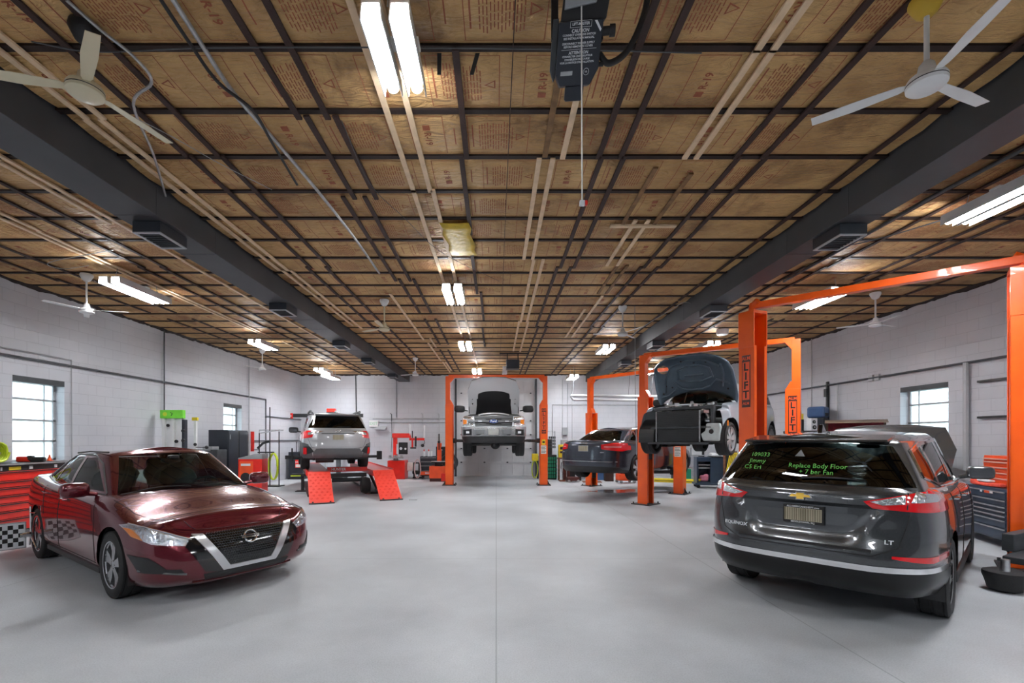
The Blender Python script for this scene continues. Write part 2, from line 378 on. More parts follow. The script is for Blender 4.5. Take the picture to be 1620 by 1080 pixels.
# far overhead sectional door
M_door = mat('door_white', (0.56, 0.57, 0.59), 0.45, var=0.08, vscale=2)
def sect_door():
    t = bpy.data.objects.new('door_1', None); COL.objects.link(t); t.location = ((DX0 + DX1) / 2, YF + .12, 0); structure(t)
    hw = (DX1 - DX0) / 2; n = 7; sh = (DZ) / n
    for s in range(n):
        p = MB(); z0 = s * sh; p.bb(-hw, hw, 0, .04, z0, z0 + sh)
        p.bb(-hw, hw, -.022, 0, z0 + .006, z0 + .05); p.bb(-hw, hw, -.022, 0, z0 + sh - .05, z0 + sh - .006)
        for j in range(8):
            x = -hw + 2 * hw * j / 7; x = min(max(x, -hw + .03), hw - .03); p.bb(x - .03, x + .03, -.022, 0, z0 + .05, z0 + sh - .05)
        p.build('door_section', M_door, t, bevel=.003)
    h = MB()
    for s in range(1, n):
        for x in (-1.45, -.48, .48, 1.45): h.box(x, -.03, s * sh, .07, .02, .05)
    h.build('hinge', M_dgrey, t)
    for sx in (-1, 1):
        r = MB(); r.bb(sx * hw - .035, sx * hw + .035, -.20, -.10, 0, DZ); r.build('track', M_dgrey, t)
sect_door()

# pale sky-lit shrubs and ground outside the windows
def outside():
    MB().bb(-40, XL - .4, -10, 40, -.3, -.02).build('ground_left', mat('grass', (0.25, 0.35, 0.2), 0.9, var=0.3, vscale=2))
    MB().bb(XR + .4, 40, -10, 40, -.3, -.02).build('ground_right', MATS['grass'])
    for o in bpy.data.objects:
        if o.name.startswith('ground_'): structure(o)
    def tree(x, y, h, seed, lab, name='leafy_tree', nb=34):
        rnd = random.Random(seed); t = thing(name, lab, 'tree', (x, y, 0))
        tk = MB(); tk.tube([(0, 0, -.02), (.05, 0, h * .4), (-.05, .05, h * .8)], [.09, .07, .03], 7)
        for k in range(26):
            a = rnd.uniform(0, 2 * PI); z = h * rnd.uniform(.3, .85); L_ = rnd.uniform(.8, 1.7)
            tk.tube([(0, 0, z), (math.cos(a) * L_ * .5, math.sin(a) * L_ * .5, z + L_ * .25), (math.cos(a + .3) * L_, math.sin(a + .3) * L_, z + L_ * .3)], [.025, .015, .006], 5)
        tk.build('trunk', mat('bark', (0.25, 0.23, 0.21), 0.9, var=.2), t)
        lf = MB()
        for k in range(nb * 12):
            a = rnd.uniform(0, 2 * PI); rr = rnd.uniform(.3, 1.6); z = h * rnd.uniform(.32, 1.0)
            c = Vector((math.cos(a) * rr, math.sin(a) * rr, z)); d = Vector((rnd.uniform(-1, 1), rnd.uniform(-1, 1), rnd.uniform(-1, 1))).normalized() * .06; e = d.orthogonal().normalized() * .04
            lf.add([c - d, c + e, c + d, c - e], [(0, 1, 2, 3)])
        lf.build('foliage', mat('leaf', (0.30, 0.42, 0.30), 0.7, var=.3, vscale=3), t, fix=False)
    tree(-11.6, 11.0, 3.6, 3, 'leafy tree outside, seen through the near window of the left wall')
    tree(-14.5, 25.5, 3.6, 5, 'leafy tree outside, seen through the far window of the left wall')
    tree(12.2, 13.2, 4.2, 9, 'leafy tree outside, seen through the window of the right wall')
outside()

# ---------------------------------------------------------------- girders (steel boxes carrying the joists)
GZ = 3.93
for nm, x0, x1, lab in (('girder', -4.05, -3.60, 'dark grey boxed steel beam running the length of the ceiling, left of the middle aisle'),
                        ('girder', 3.73, 4.11, 'dark grey boxed steel beam running the length of the ceiling, right of the middle aisle')):
    g = MB(); g.bb(x0, x1, YB, YF, GZ, ZC + .16)
    for yy in (4.95, 6.0, 9.3, 10.1, 12.5, 13.3, 16.0): g.bb(x0 - .003, x1 + .003, yy, yy + .018, GZ - .004, ZC - .02)
    tag(g.build('girder', M_girder, bevel=.004), lab, 'beam', 'ceiling girders')

# vents under girders
def vent(x, y, lab):
    t = thing('air_vent', lab, 'vent', (x, y, GZ - .006), 0, 'vents under the ceiling beams')
    b = MB(); b.bb(-.15, .15, -.22, .22, -.115, 0); b.build('vent_box', M_navyblack, t)
    f = MB()
    for (a, b_, c, d) in ((-.15, .15, -.22, -.19), (-.15, .15, .19, .22), (-.15, -.12, -.19, .19), (.12, .15, -.19, .19)): f.bb(a, b_, c, d, -.128, -.115)
    f.build('vent_rim', M_pipe, t)
    s = MB()
    for k in range(7): s.box(0, -.15 + k * .05, -.121, .24, .012, .008)
    s.build('louvre', M_dgrey, t)
for k, (y, px) in enumerate([(5.3, 0), (8.35, 0), (11.5, 0), (13.9, 0), (17.2, 0)]):
    vent(-3.80, y, 'dark grille box hanging under the left ceiling beam, %s from the camera' % ORD[k])
for k, y in enumerate([5.35, 8.45, 11.5, 14.3]):
    vent(3.92, y, 'dark grille box hanging under the right ceiling beam, %s from the camera' % ORD[k])

# ---------------------------------------------------------------- joists and insulation
JS = 0.623; J0 = 3.22 - 4 * JS
NJ = 30
jy = [J0 + JS * k for k in range(NJ) if J0 + JS * k < YF - .1]
for k, y in enumerate(jy):
    m_ = MB(); m_.bb(XL, XR, y - .027, y + .027, ZC - .006, ZC + .155)
    tag(m_.build('ceiling_joist', M_joist), 'dark steel ceiling joist crossing the whole room, %s from the camera' % ORD[k], 'joist', 'ceiling joists')

def batt_z(x, v, k):
    s = math.sin(PI * v) ** 0.7
    n1 = noise.noise(Vector((x * 1.1, v * 1.5 + k * 7.3, 1.7))); n2 = noise.noise(Vector((x * 4.2, v * 3 + k * 3.1, 5.2)))
    return ZC + .010 - s * (.020 + .010 * n1) - (.010 * n2 + .006 * noise.noise(Vector((x * 9, v * 6 + k, 3.3)))) * s
T19 = text_geo('R-19', .085, 0, True); TSQ = None
TW = text_geo('FOR THERMAL USE ONLY', .042, 0)
def batt(k, x0, x1, prints, lab, grp):
    y0 = jy[k] + .028; y1 = jy[k + 1] - .028 if k + 1 < len(jy) else YF
    nx = max(8, int((x1 - x0) / .09)); ny = 9; m_ = MB(); V = []
    for i in range(nx + 1):
        for j in range(ny + 1):
            x = x0 + (x1 - x0) * i / nx; v = j / ny; V.append((x, y0 + (y1 - y0) * v, batt_z(x, v, k)))
    m_.add(V, [(i * (ny + 1) + j, i * (ny + 1) + j + 1, (i + 1) * (ny + 1) + j + 1, (i + 1) * (ny + 1) + j) for i in range(nx) for j in range(ny)])
    if prints:
        m_.mi = 1; rnd = random.Random(k * 31 + int(x0 * 10)); yc = (y0 + y1) / 2; flip = 1 if k % 2 else -1
        def put(V, Fs, cx, cy, rot):
            c, s = math.cos(rot), math.sin(rot); P = []
            for p in V:
                x = cx - (p[0] * c - p[1] * s); y = cy + (p[0] * s + p[1] * c); v = min(max((y - y0) / (y1 - y0), 0), 1)
                P.append((x, y, batt_z(x, v, k) - .0035))
            m_.add(P, Fs)
        def quad(cx, cy, w_, h_):
            put([(-w_ / 2, -h_ / 2, 0), (w_ / 2, -h_ / 2, 0), (w_ / 2, h_ / 2, 0), (-w_ / 2, h_ / 2, 0)], [(0, 1, 2, 3)], cx, cy, 0)
        def line(cx, cy, w_, h_):
            n_ = max(1, int(max(w_, h_) / .1))
            for q in range(n_):
                if w_ > h_: quad(cx - w_ / 2 + w_ * (q + .5) / n_, cy, w_ / n_, h_)
                else: quad(cx, cy - h_ / 2 + h_ * (q + .5) / n_, w_, h_ / n_)
        x = x0 + rnd.uniform(.1, .7)
        while x < x1 - 1.08:
            # logo panel
            put(T19[0], T19[1], x + .12, yc + .03 * flip, PI / 2 * flip); quad(x + .12, yc - .11 * flip, .062, .062)
            for sx in (-.02, .27): line(x + sx, yc, .006, .5)
            for sy in (-.25, .25): line(x + .125, yc + sy, .29, .006)
            line(x + .36, yc, .01, .22)
            # wording block
            bx = x + .58
            for q in range(13):
                y_off = rnd.uniform(-.02, .02); hh = .36 + (0 if q % 4 else -.06); n_ = 5
                for z_ in range(n_):
                    line(bx + q * .024, yc + y_off - hh / 2 + hh * (z_ + .5) / n_, .008, hh / n_ * .82)
            line(bx - .06, yc, .012, .30); line(bx - .10, yc, .006, .5); line(bx + .43, yc, .006, .5)
            for sy in (-.25, .25): line(bx + .16, yc + sy, .54, .005)
            put([(-.045, -.04, 0), (.045, -.04, 0), (0, .045, 0), (-.03, -.03, 0), (.03, -.03, 0), (0, .027, 0)], [(0, 1, 4, 3), (1, 2, 5, 4), (2, 0, 3, 5)], bx + .36, yc, PI / 2 * flip)
            x += 1.22
    o = m_.build('insulation_batt', [M_kraft, M_print], smooth=True, fix=False)
    tag(o, lab, 'insulation', grp); return o
for k in range(len(jy)):
    if jy[k] < .8: pr = True
    near = jy[k] < 12.5
    batt(k, -3.575, 3.705, near, 'printed kraft paper insulation between joists over the middle aisle, %s bay from the camera' % ORD[k], 'insulation over the middle aisle')
    batt(k, XL, -4.075, near, 'kraft paper insulation between joists over the left aisle, %s bay from the camera' % ORD[k], 'insulation over the left aisle')
    batt(k, 4.135, XR, near, 'kraft paper insulation between joists over the right aisle, %s bay from the camera' % ORD[k], 'insulation over the right aisle')

# ragged dark joint where the walls meet the ceiling
def ragged(name, p0, p1, inw):
    p0 = Vector(p0); p1 = Vector(p1); L_ = (p1 - p0).length; n = int(L_ / .06); rnd = random.Random(int(L_ * 10)); V = []; Fs = []
    for i in range(n + 1):
        p = p0.lerp(p1, i / n); h = .03 + .05 * abs(noise.noise(Vector((i * .13, L_, 0)))) + rnd.uniform(0, .02)
        for (d_, z) in ((.0, -.0), (.0, -h), (.035, -h * .6), (.05, .03)): q = p + Vector(inw) * (d_ + .002); V.append((q.x, q.y, ZC + .0 + z))
    for i in range(n):
        for j in range(3): Fs.append((4 * i + j, 4 * i + j + 1, 4 * i + 5 + j, 4 * i + 4 + j))
    structure(MB().add(V, Fs).build(name, M_joist))
ragged('trim_1', (XL, 0, 0), (XL, YF, 0), (1, 0, 0)); ragged('trim_2', (XR, 0, 0), (XR, YF, 0), (-1, 0, 0)); ragged('trim_3', (XL, YF, 0), (XR, YF, 0), (0, -1, 0))

# furring strips: (x, y0, y1, material, words)
def strip(x, y0, y1, m_, lab, wd=.048, x2=None, th=.018, name='ceiling_batten'):
    b = MB(); z1 = ZC - .016
    n = max(1, int((y1 - y0) / .9)); x2 = x if x2 is None else x2
    P = []
    for i in range(n + 1):
        t_ = i / n; P.append((x + (x2 - x) * t_, y0 + (y1 - y0) * t_))
    V = []
    for (a, y) in P:
        V += [(a - wd / 2, y, z1 - th), (a + wd / 2, y, z1 - th), (a + wd / 2, y, z1), (a - wd / 2, y, z1)]
    Fs = [(0, 1, 2, 3)[::-1], tuple(4 * n + q for q in range(4))]
    for i in range(n):
        for q in range(4): Fs.append((4 * i + q, 4 * i + (q + 1) % 4, 4 * i + 4 + (q + 1) % 4, 4 * i + 4 + q))
    b.add(V, Fs); tag(b.build(name, m_), lab, 'batten', ('pale' if m_ is M_furwood else 'dark' if m_ is M_furdark else 'brown') + ' strips nailed under the joists'); return b
cnt = {}
STRX = {('middle', 'dark brown'): [-2.92, -2.62, -1.64, -1.40, -.33, .97, 1.18, 2.27, 2.53, 3.52], ('middle', 'pale wooden'): [-3.41, -3.27, -1.95, -1.75, -.89, -.71, .41, .54, .63, .70, 1.70, 1.79, 1.86, 1.90],
        ('middle', 'raw brown wood'): [.47, 1.57, 1.96], ('left', 'dark brown'): [-7.35, -6.80, -5.52, -5.18], ('left', 'pale wooden'): [-5.99, -5.85, -4.79, -4.67], ('right', 'dark brown'): [4.45, 4.80, 5.13, 6.1, 6.35, 7.6]}
def strips(x, segs, m_, what):
    for i, s in enumerate(segs):
        dx = s[2] if len(s) > 2 else 0
        aisle = 'left' if x < -4.05 else 'right' if x > 4.1 else 'middle'; rank = STRX[(aisle, what)].index(x)
        strip(x + dx, s[0], s[1], m_, '%s %s strip from left over the %s aisle, %s piece' % (ORD[rank], what, aisle, ORD[i]))
D_, W_, B_ = M_furdark, M_furwood, M_furbrown
full = [(.9, 4.45), (4.4, 7.3, .03), (7.25, 11.2, -.02), (11.1, 15.6, .03), (15.5, 19.4)]
brk = [(.9, 3.9), (3.86, 5.2, .07), (5.15, 7.9, -.05), (7.8, 9.9, .02), (10.4, 13.2, .05), (14.0, 18.6, -.04)]
strips(-2.92, full, D_, 'dark brown'); strips(-2.62, full, D_, 'dark brown')
strips(-1.64, brk, D_, 'dark brown'); strips(-1.40, brk, D_, 'dark brown')
strips(-.33, [(3.2, 4.45, .05), (4.4, 6.1), (6.1, 8.6, -.02), (8.5, 10.5, .05), (11.2, 13.5)], D_, 'dark brown')
strips(.97, full, D_, 'dark brown'); strips(1.18, full, D_, 'dark brown')
strips(2.27, full, D_, 'dark brown'); strips(2.53, full, D_, 'dark brown'); strips(3.52, [(.9, 9.0), (9.1, 14)], D_, 'dark brown')
strips(-3.27, [(.9, 3.9), (3.9, 7.4, -.03), (7.4, 11.3, .02)], W_, 'pale wooden'); strips(-3.41, [(.9, 3.9), (3.9, 7.4, -.02), (7.4, 11.0, .03)], W_, 'pale wooden')
strips(-.89, [(.9, 5.05), (5.0, 12.2, .0)], W_, 'pale wooden'); strips(-.71, [(.9, 5.05), (5.0, 12.4, .03), (13.0, 17.5, .02)], W_, 'pale wooden')
strips(-1.95, [(8.6, 12.6), (13.0, 16.0, .06), (16.2, 18.8, .1)], W_, 'pale wooden'); strips(-1.75, [(12.4, 13.6), (16.2, 18.2)], W_, 'pale wooden')
strips(.63, [(3.5, 4.45)], W_, 'pale wooden'); strips(.41, [(4.45, 6.95)], W_, 'pale wooden'); strips(.54, [(4.45, 6.95), (6.95, 10.7, .02), (10.6, 14.2, -.02)], W_, 'pale wooden')
strips(.70, [(6.95, 10.7), (10.6, 14.3, .03)], W_, 'pale wooden'); strips(.47, [(1.5, 4.42, -.01)], B_, 'raw brown wood')
strips(1.79, [(.9, 3.22), (3.2, 4.45)], W_, 'pale wooden'); strips(1.90, [(.9, 3.22), (3.2, 4.45)], W_, 'pale wooden')
strips(1.70, [(5.7, 7.2), (9.6, 12.3, .12)], W_, 'pale wooden'); strips(1.86, [(5.7, 7.2), (8.7, 12.3, .12)], W_, 'pale wooden')
strips(1.57, [(4.6, 5.8), (7.2, 8.6, .3)], B_, 'raw brown wood'); strips(1.96, [(4.7, 5.8), (7.2, 8.6, .06)], B_, 'raw brown wood')
strips(-4.67, [(.9, 7), (7, 13.5, -.02)], W_, 'pale wooden'); strips(-4.79, [(.9, 5.8)], W_, 'pale wooden')
strips(-5.85, [(.9, 6), (6, 12.2, -.03), (12.8, 17.0)], W_, 'pale wooden'); strips(-5.99, [(.9, 5.6), (5.6, 12.2)], W_, 'pale wooden')
strips(-5.18, full, D_, 'dark brown'); strips(-5.52, full, D_, 'dark brown'); strips(-6.80, brk, D_, 'dark brown'); strips(-7.35, brk, D_, 'dark brown')
strips(4.45, full, D_, 'dark brown'); strips(4.80, full, D_, 'dark brown'); strips(5.13, full, D_, 'dark brown'); strips(6.1, brk, D_, 'dark brown'); strips(6.35, brk, D_, 'dark brown'); strips(7.6, full, D_, 'dark brown')
cb = MB(); cb.bb(1.42, 2.24, 5.80, 5.86, ZC - .052, ZC - .030); tag(cb.build('ceiling_batten', M_furwood), 'short pale batten nailed crosswise over two lengthwise pale battens', 'batten')
# yellow patch of bare insulation
yp = MB(); yp.mi = 0
V = []; 
for i in range(7):
    for j in range(7):
        x = -.70 + i / 6 * .36 + .02 * math.sin(j * 2.1); y = 5.75 + j / 6 * 1.0; V.append((x + .06 * j / 6, y, ZC - .040 - .006 * math.sin(PI * i / 6) + .003 * math.sin(i * 3 + j * 2)))
yp.add(V, [(i * 7 + j, i * 7 + j + 1, i * 7 + j + 8, i * 7 + j + 7) for i in range(6) for j in range(6)])
o = yp.build('insulation_patch', mat('yellow_film', (0.62, 0.42, 0.03), 0.5, var=.2, bump=.4, bscale=14), smooth=True, fix=False)
sm = o.modifiers.new('s', 'SOLIDIFY'); sm.thickness = .006
tag(o, 'yellow plastic patch covering insulation beside the pale battens of the middle aisle', 'patch')
# ================================================================ CEILING LAMPS
def lamp(x, y, z, lab, L=.9, w=.34, rz=0, drop=None):
    t = thing('ceiling_light', lab, 'light', (x, y, z), rz, 'hanging LED shop lights')
    b = MB(); b.bb(-w / 2, w / 2, -.05, .05, .055, .075)
    for c_ in (-1, 1):
        xc = c_ * w * .28; hw_ = w * .19
        b.bb(xc - hw_, xc + hw_, -L / 2, L / 2, .045, .06)
        for q in (-1, 1): b.prism([(xc + q * hw_, .05), (xc + q * (hw_ - .008), .05), (xc + q * (hw_ + .002), -.05), (xc + q * (hw_ + .010), -.05)], lambda u, v, dd: (u, dd, v), -L / 2, L / 2)
    b.build('lamp_housing', M_white, t, bevel=0)
    for s in (-1, 1):
        d = MB(); n = 10
        d.tube([(s * w * .28, -L / 2 + .01, .005), (s * w * .28, L / 2 - .01, .005)], w * .13, 12); d.build('light_tube', M_lampW, t, smooth=True)
    c = MB(); hh = (ZC - .02) - (z + .08)
    for s in (-1, 1): c.tube([(0, s * L * .4, .08), (0, s * L * .36, .08 + hh)], .005, 4)
    c.build('hanging_chain', M_galv, t)
LZ = 4.0
def lampat(px, py, lab, L=.9, w=.34, Z=LZ, rz=0):
    x, y = ce(px, py, Z); lamp(x, y, Z, lab, L, w, rz)
x, y = ce(630, 97, 4.05); lamp(x, 3.03, 4.05, 'bright twin-tube shop light nearest the camera over the middle aisle', .62, .30)
lampat(719, 467, 'twin-tube shop light over the middle aisle, second from the camera')
lampat(737, 548, 'twin-tube shop light over the middle aisle, third from the camera')
lampat(755, 588, 'twin-tube shop light over the middle aisle, above the raised white pickup')
lampat(218, 461, 'shop light nearest the camera over the left aisle', 1.15)
lampat(418, 546, 'shop light second from the camera over the left aisle', 1.0)
lampat(512, 587, 'shop light over the left aisle, the upper of two above the silver wagon', 1.0)
lampat(524, 596, 'shop light over the left aisle, the lower of two above the silver wagon', 1.15, Z=3.86)
lampat(1600, 308, 'shop light nearest the camera over the right aisle, cut by the picture edge', 1.15)
lampat(1297, 473, 'shop light second from the camera over the right aisle, behind the orange lift bar', 1.0)
lampat(1116, 548, 'shop light third from the camera over the right aisle', 1.0)
lampat(957, 553, 'shop light just left of the right ceiling beam, beyond the pale fan', 1.0)
lampat(905, 597, 'shop light hung low before the far wall, right of the raised white pickup', 1.0, Z=3.86)
lampat(1027, 588, 'shop light farthest away over the right aisle, beside the small car bonnet', 1.0)

for (x, y, w_) in ((-5.9, .2, 'left'), (-.65, -1.6, 'middle'), (5.2, .2, 'right'), (-5.9, -3.6, 'left rear'), (5.2, -3.6, 'right rear')):
    lamp(x, y, LZ, 'shop light behind the camera over the %s of the room' % w_, 1.1)
# ================================================================ CARS
def cr_(p0, p1, p2, p3, t):
    return 0.5 * ((2 * p1) + (p2 - p0) * t + (2 * p0 - 5 * p1 + 4 * p2 - p3) * t * t + (3 * p1 - p0 - 3 * p2 + p3) * t ** 3)
def crow(A, s):                                    # interpolate list of Vectors (clamped ends)
    out = []; n = len(A)
    for i in range(n - 1):
        a = A[i - 1] if i else A[0] * 2 - A[1]; d = A[i + 2] if i + 2 < n else A[n - 1] * 2 - A[n - 2]
        for k in range(s): out.append(cr_(a, A[i], A[i + 1], d, k / s))
    out.append(A[-1]); return out
def cper(A, s):                                    # list of rows; ends mirrored in y
    mir = lambda v: Vector((v.x, -v.y, v.z)) if len(v) == 3 else v
    E = [mir(A[1])] + A + [mir(A[-2])]; out = []
    for i in range(1, len(E) - 2):
        for k in range(s): out.append(cr_(E[i - 1], E[i], E[i + 1], E[i + 2], k / s))
    out.append(A[-1]); return out

FR = (0, .13, .36, .56, .76, .93, 1.0)
INS = {'S': (.07, .015, .004, 0, .012, .04, .10), 'F': (.12, .03, 0, .005, .035, .085, .20), 'R': (.10, .02, 0, .01, .02, .045, .09),
       'C': (.10, .02, 0, .0, .02, .06, .14)}
def shell(bm, rows, cab, su=6, sv=5):
    """rows: (x,y,zbottom,zshoulder,crown,profile) one side front->rear; cab: ((base),(roof)) one side windscreen->rear glass"""
    K = len(rows); pl = [Vector((r[0], r[1], 0)) for r in rows]; nr = []
    for i in range(K):
        a = pl[i - 1] if i else Vector((pl[1].x, -pl[1].y, 0)); b = pl[i + 1] if i + 1 < K else Vector((pl[-2].x, -pl[-2].y, 0))
        t = (b - a).normalized(); n = Vector((-t.y, t.x, 0)); n = n if n.dot(pl[i] - Vector((0 if abs(pl[i].x) < 1.9 else pl[i].x * .5, 0, 0))) > 0 else -n; nr.append(n)
    lv = []
    for l in range(7):
        A = []
        for i, r in enumerate(rows):
            ins = INS[r[5]] if isinstance(r[5], str) else r[5]
            z = r[2] + (r[3] - r[2]) * FR[l]; p = pl[i] - nr[i] * ins[l]; A.append(Vector((p.x, 0 if i in (0, K - 1) else max(p.y, 0), z)))
        lv.append(cper(A, su))
    cw = [0.0] * 0
    crw = [x.x for x in cper([Vector((r[4], 0, 0)) for r in rows], su)]
    U = len(lv[0]); grid = [crow([lv[l][u] for l in range(7)], sv) for u in range(U)]
    V = len(grid[0]); vt = {}
    def addgrid(G, flip=False):
        vs_ = [[bm.verts.new(p) for p in row] for row in G]
        for i in range(len(vs_) - 1):
            for j in range(len(vs_[0]) - 1):
                q = [vs_[i][j], vs_[i + 1][j], vs_[i + 1][j + 1], vs_[i][j + 1]]
                if flip: q.reverse()
                try: bm.faces.new(q)
                except ValueError: pass
    m3 = lambda v: Vector((v.x, -v.y, v.z))
    addgrid(grid); addgrid([[m3(p) for p in row] for row in grid], True)
    M = 20; dk = []
    for u in range(U):
        p = grid[u][-1]; row = []
        for j in range(M + 1):
            t = 1 - 2 * j / M; row.append(Vector((p.x, p.y * t, p.z + crw[u] * (1 - abs(t) ** 2.4) * min(1, p.y / .3))))
        dk.append(row)
    addgrid(dk)
    bot = []
    for u in range(U):
        p = grid[u][0]; bot.append([Vector((p.x, p.y * (1 - 2 * j / 4), p.z)) for j in range(5)])
    addgrid(bot, True)
    if cab:
        T = (-.12, 0.0, .25, .5, .72, .88, .96, 1.0); L = []
        for t in T:
            A = []
            for (b, r_, bu) in cab:
                b = Vector(b); r_ = Vector(r_); p = b.lerp(r_, t)
                ctr = Vector((0, 0, 0)); d = Vector((p.x, p.y, 0)); 
                nn = Vector(((b - r_).x, (b - r_).y, 0))
                if nn.length > 1e-6: nn.normalize()
                p += nn * bu * math.sin(PI * max(t, 0)) 
                if t == 1.0: p += Vector((-nn.x * .05, -nn.y * .045, .012))
                if abs(b.y) < 1e-6: p.y = 0
                A.append(p)
            L.append(cper(A, su))
        U2 = len(L[0]); G = [crow([L[l][u] for l in range(len(T))], 3) for u in range(U2)]
        addgrid(G); addgrid([[m3(p) for p in row] for row in G], True)
        rf = []
        xs0 = G[0][-1].x; xs1 = G[-1][-1].x
        for u in range(U2):
            p = G[u][-1]; row = []
            for j in range(M + 1):
                t = 1 - 2 * j / M; row.append(Vector((p.x, p.y * t, p.z + .035 * (1 - t * t) * min(1, p.y / .25))))
            rf.append(row)
        addgrid(rf)
    bmesh.ops.remove_doubles(bm, verts=bm.verts, dist=1e-4)
    bmesh.ops.dissolve_degenerate(bm, dist=1e-5, edges=bm.edges)
    bmesh.ops.recalc_face_normals(bm, faces=bm.faces)

def inpoly(p, poly):
    x, y = p; c = False; n = len(poly)
    for i in range(n):
        x1, y1 = poly[i]; x2, y2 = poly[i - 1]
        if (y1 > y) != (y2 > y) and x < (x2 - x1) * (y - y1) / (y2 - y1) + x1: c = not c
    return c
PJ = {'x': (lambda v: (v.y, v.z), lambda a, b: Vector((0, a, b))), 'y': (lambda v: (v.x, v.z), lambda a, b: Vector((a, 0, b))),
      'z': (lambda v: (v.x, v.y), lambda a, b: Vector((a, b, 0)))}
AX = {'x': Vector((1, 0, 0)), 'y': Vector((0, 1, 0)), 'z': Vector((0, 0, 1))}
def carve(bm, poly, ax, test, remove=True):
    """cut faces passing test exactly along poly (projected along ax); returns the inside as point loops"""
    pr, un = PJ[ax]; a0 = min(p[0] for p in poly) - .02; a1 = max(p[0] for p in poly) + .02; b0 = min(p[1] for p in poly) - .02; b1 = max(p[1] for p in poly) + .02
    def ok(f):
        if not test(f): return False
        P = [pr(v.co) for v in f.verts]
        return max(p[0] for p in P) > a0 and min(p[0] for p in P) < a1 and max(p[1] for p in P) > b0 and min(p[1] for p in P) < b1
    sel = [f for f in bm.faces if ok(f)]
    n = len(poly)
    for i in range(n):
        A = un(*poly[i]); B = un(*poly[(i + 1) % n]); d = B - A
        if d.length < 1e-6: continue
        nrm = d.cross(AX[ax]).normalized()
        es = {e for f in sel for e in f.edges}; vs_ = {v for f in sel for v in f.verts}
        r = bmesh.ops.bisect_plane(bm, geom=list(vs_) + list(es) + sel, dist=1e-5, plane_co=A, plane_no=nrm)
        sel = list({g for g in r['geom'] if isinstance(g, bmesh.types.BMFace) and g.is_valid})
    ins = [f for f in sel if inpoly(pr(f.calc_center_median()), poly)]
    vid = {}; V = []; N = []; Fs = []
    for f in ins:
        q = []
        for v in f.verts:
            if v not in vid: vid[v] = len(V); V.append(v.co.copy()); N.append(v.normal.copy())
            q.append(vid[v])
        Fs.append(q)
    if remove and ins:
        bmesh.ops.delete(bm, geom=ins, context='FACES')
    return V, Fs, N
def panel(name, geo, m, parent, off=.004, th=.012, smooth=True):
    """carved surface as an own part, proud by off and turned in at its rim by th"""
    if isinstance(geo, tuple): geo = [geo]
    bm = bmesh.new()
    for V, Fs, N in geo:
        vv = [bm.verts.new(v + n * off) for v, n in zip(V, N)]
        for f in Fs:
            try: bm.faces.new([vv[i] for i in f])
            except ValueError: pass
    if not bm.faces: print('EMPTY PANEL', name)
    bmesh.ops.remove_doubles(bm, verts=bm.verts, dist=1e-5)
    bm.normal_update()
    if th > 0:
        be = [e for e in bm.edges if e.is_boundary]
        nm = {v: v.normal.copy() for v in bm.verts}
        r = bmesh.ops.extrude_edge_only(bm, edges=be)
        for v in r['geom']:
            if isinstance(v, bmesh.types.BMVert):
                near = [e.other_vert(v) for e in v.link_edges]; w_ = next((x for x in near if x in nm), None)
                if w_ is not None: v.co -= nm[w_] * (th + off)
    me = bpy.data.meshes.new(name); bm.to_mesh(me); bm.free(); me.materials.append(m)
    me.polygons.foreach_set('use_smooth', [smooth] * len(me.polygons))
    try: me.set_sharp_from_angle(angle=R(50))
    except Exception: pass
    o = bpy.data.objects.new(name, me); COL.objects.link(o); o.parent = parent; return o
def fx(s=1, t=.25): return lambda f: f.normal.x * s > t
def fy(s, t=.3): return lambda f: f.normal.y * s > t
def mirp(poly): return [(-a, b) for a, b in poly]
def cast(bvh, o, d):
    h = bvh.ray_cast(Vector(o), Vector(d)); return h[0], h[1]
def seam(mb, bvh, pts, ax, s, r=.0035, step=.04):
    """thin dark line laid on the surface along pts (projected along ax from side s)"""
    P = []
    for (a, b), (c, d) in zip(pts, pts[1:]):
        n = max(1, int(math.hypot(c - a, d - b) / step))
        for i in range(n + (1 if (c, d) == pts[-1] else 0)): P.append((a + (c - a) * i / n, b + (d - b) * i / n))
    Q = []
    for a, b in P:
        o = {'y': (a, 3 * s, b), 'x': (4 * s, a, b), 'z': (a, b, 4)}[ax]; dd = {'y': (0, -s, 0), 'x': (-s, 0, 0), 'z': (0, 0, -1)}[ax]
        h, n = cast(bvh, o, dd)
        if h is not None: Q.append(h + n * r * .25)
    if len(Q) > 1: mb.tube(Q, r, 5)
class GAP:
    """collects panel gaps; each gap becomes a part of its own"""
    def __init__(s): s.l = []
    def tube(s, *a): m_ = MB(); m_.tube(*a); s.l.append(m_)
    def build(s, name, m, parent):
        for m_ in s.l: m_.build('panel_gap', m, parent)
def circle_poly(cx, cz, r, a0, a1, n):
    return [(cx + r * math.cos(a0 + (a1 - a0) * i / n), cz + r * math.sin(a0 + (a1 - a0) * i / n)) for i in range(n + 1)]

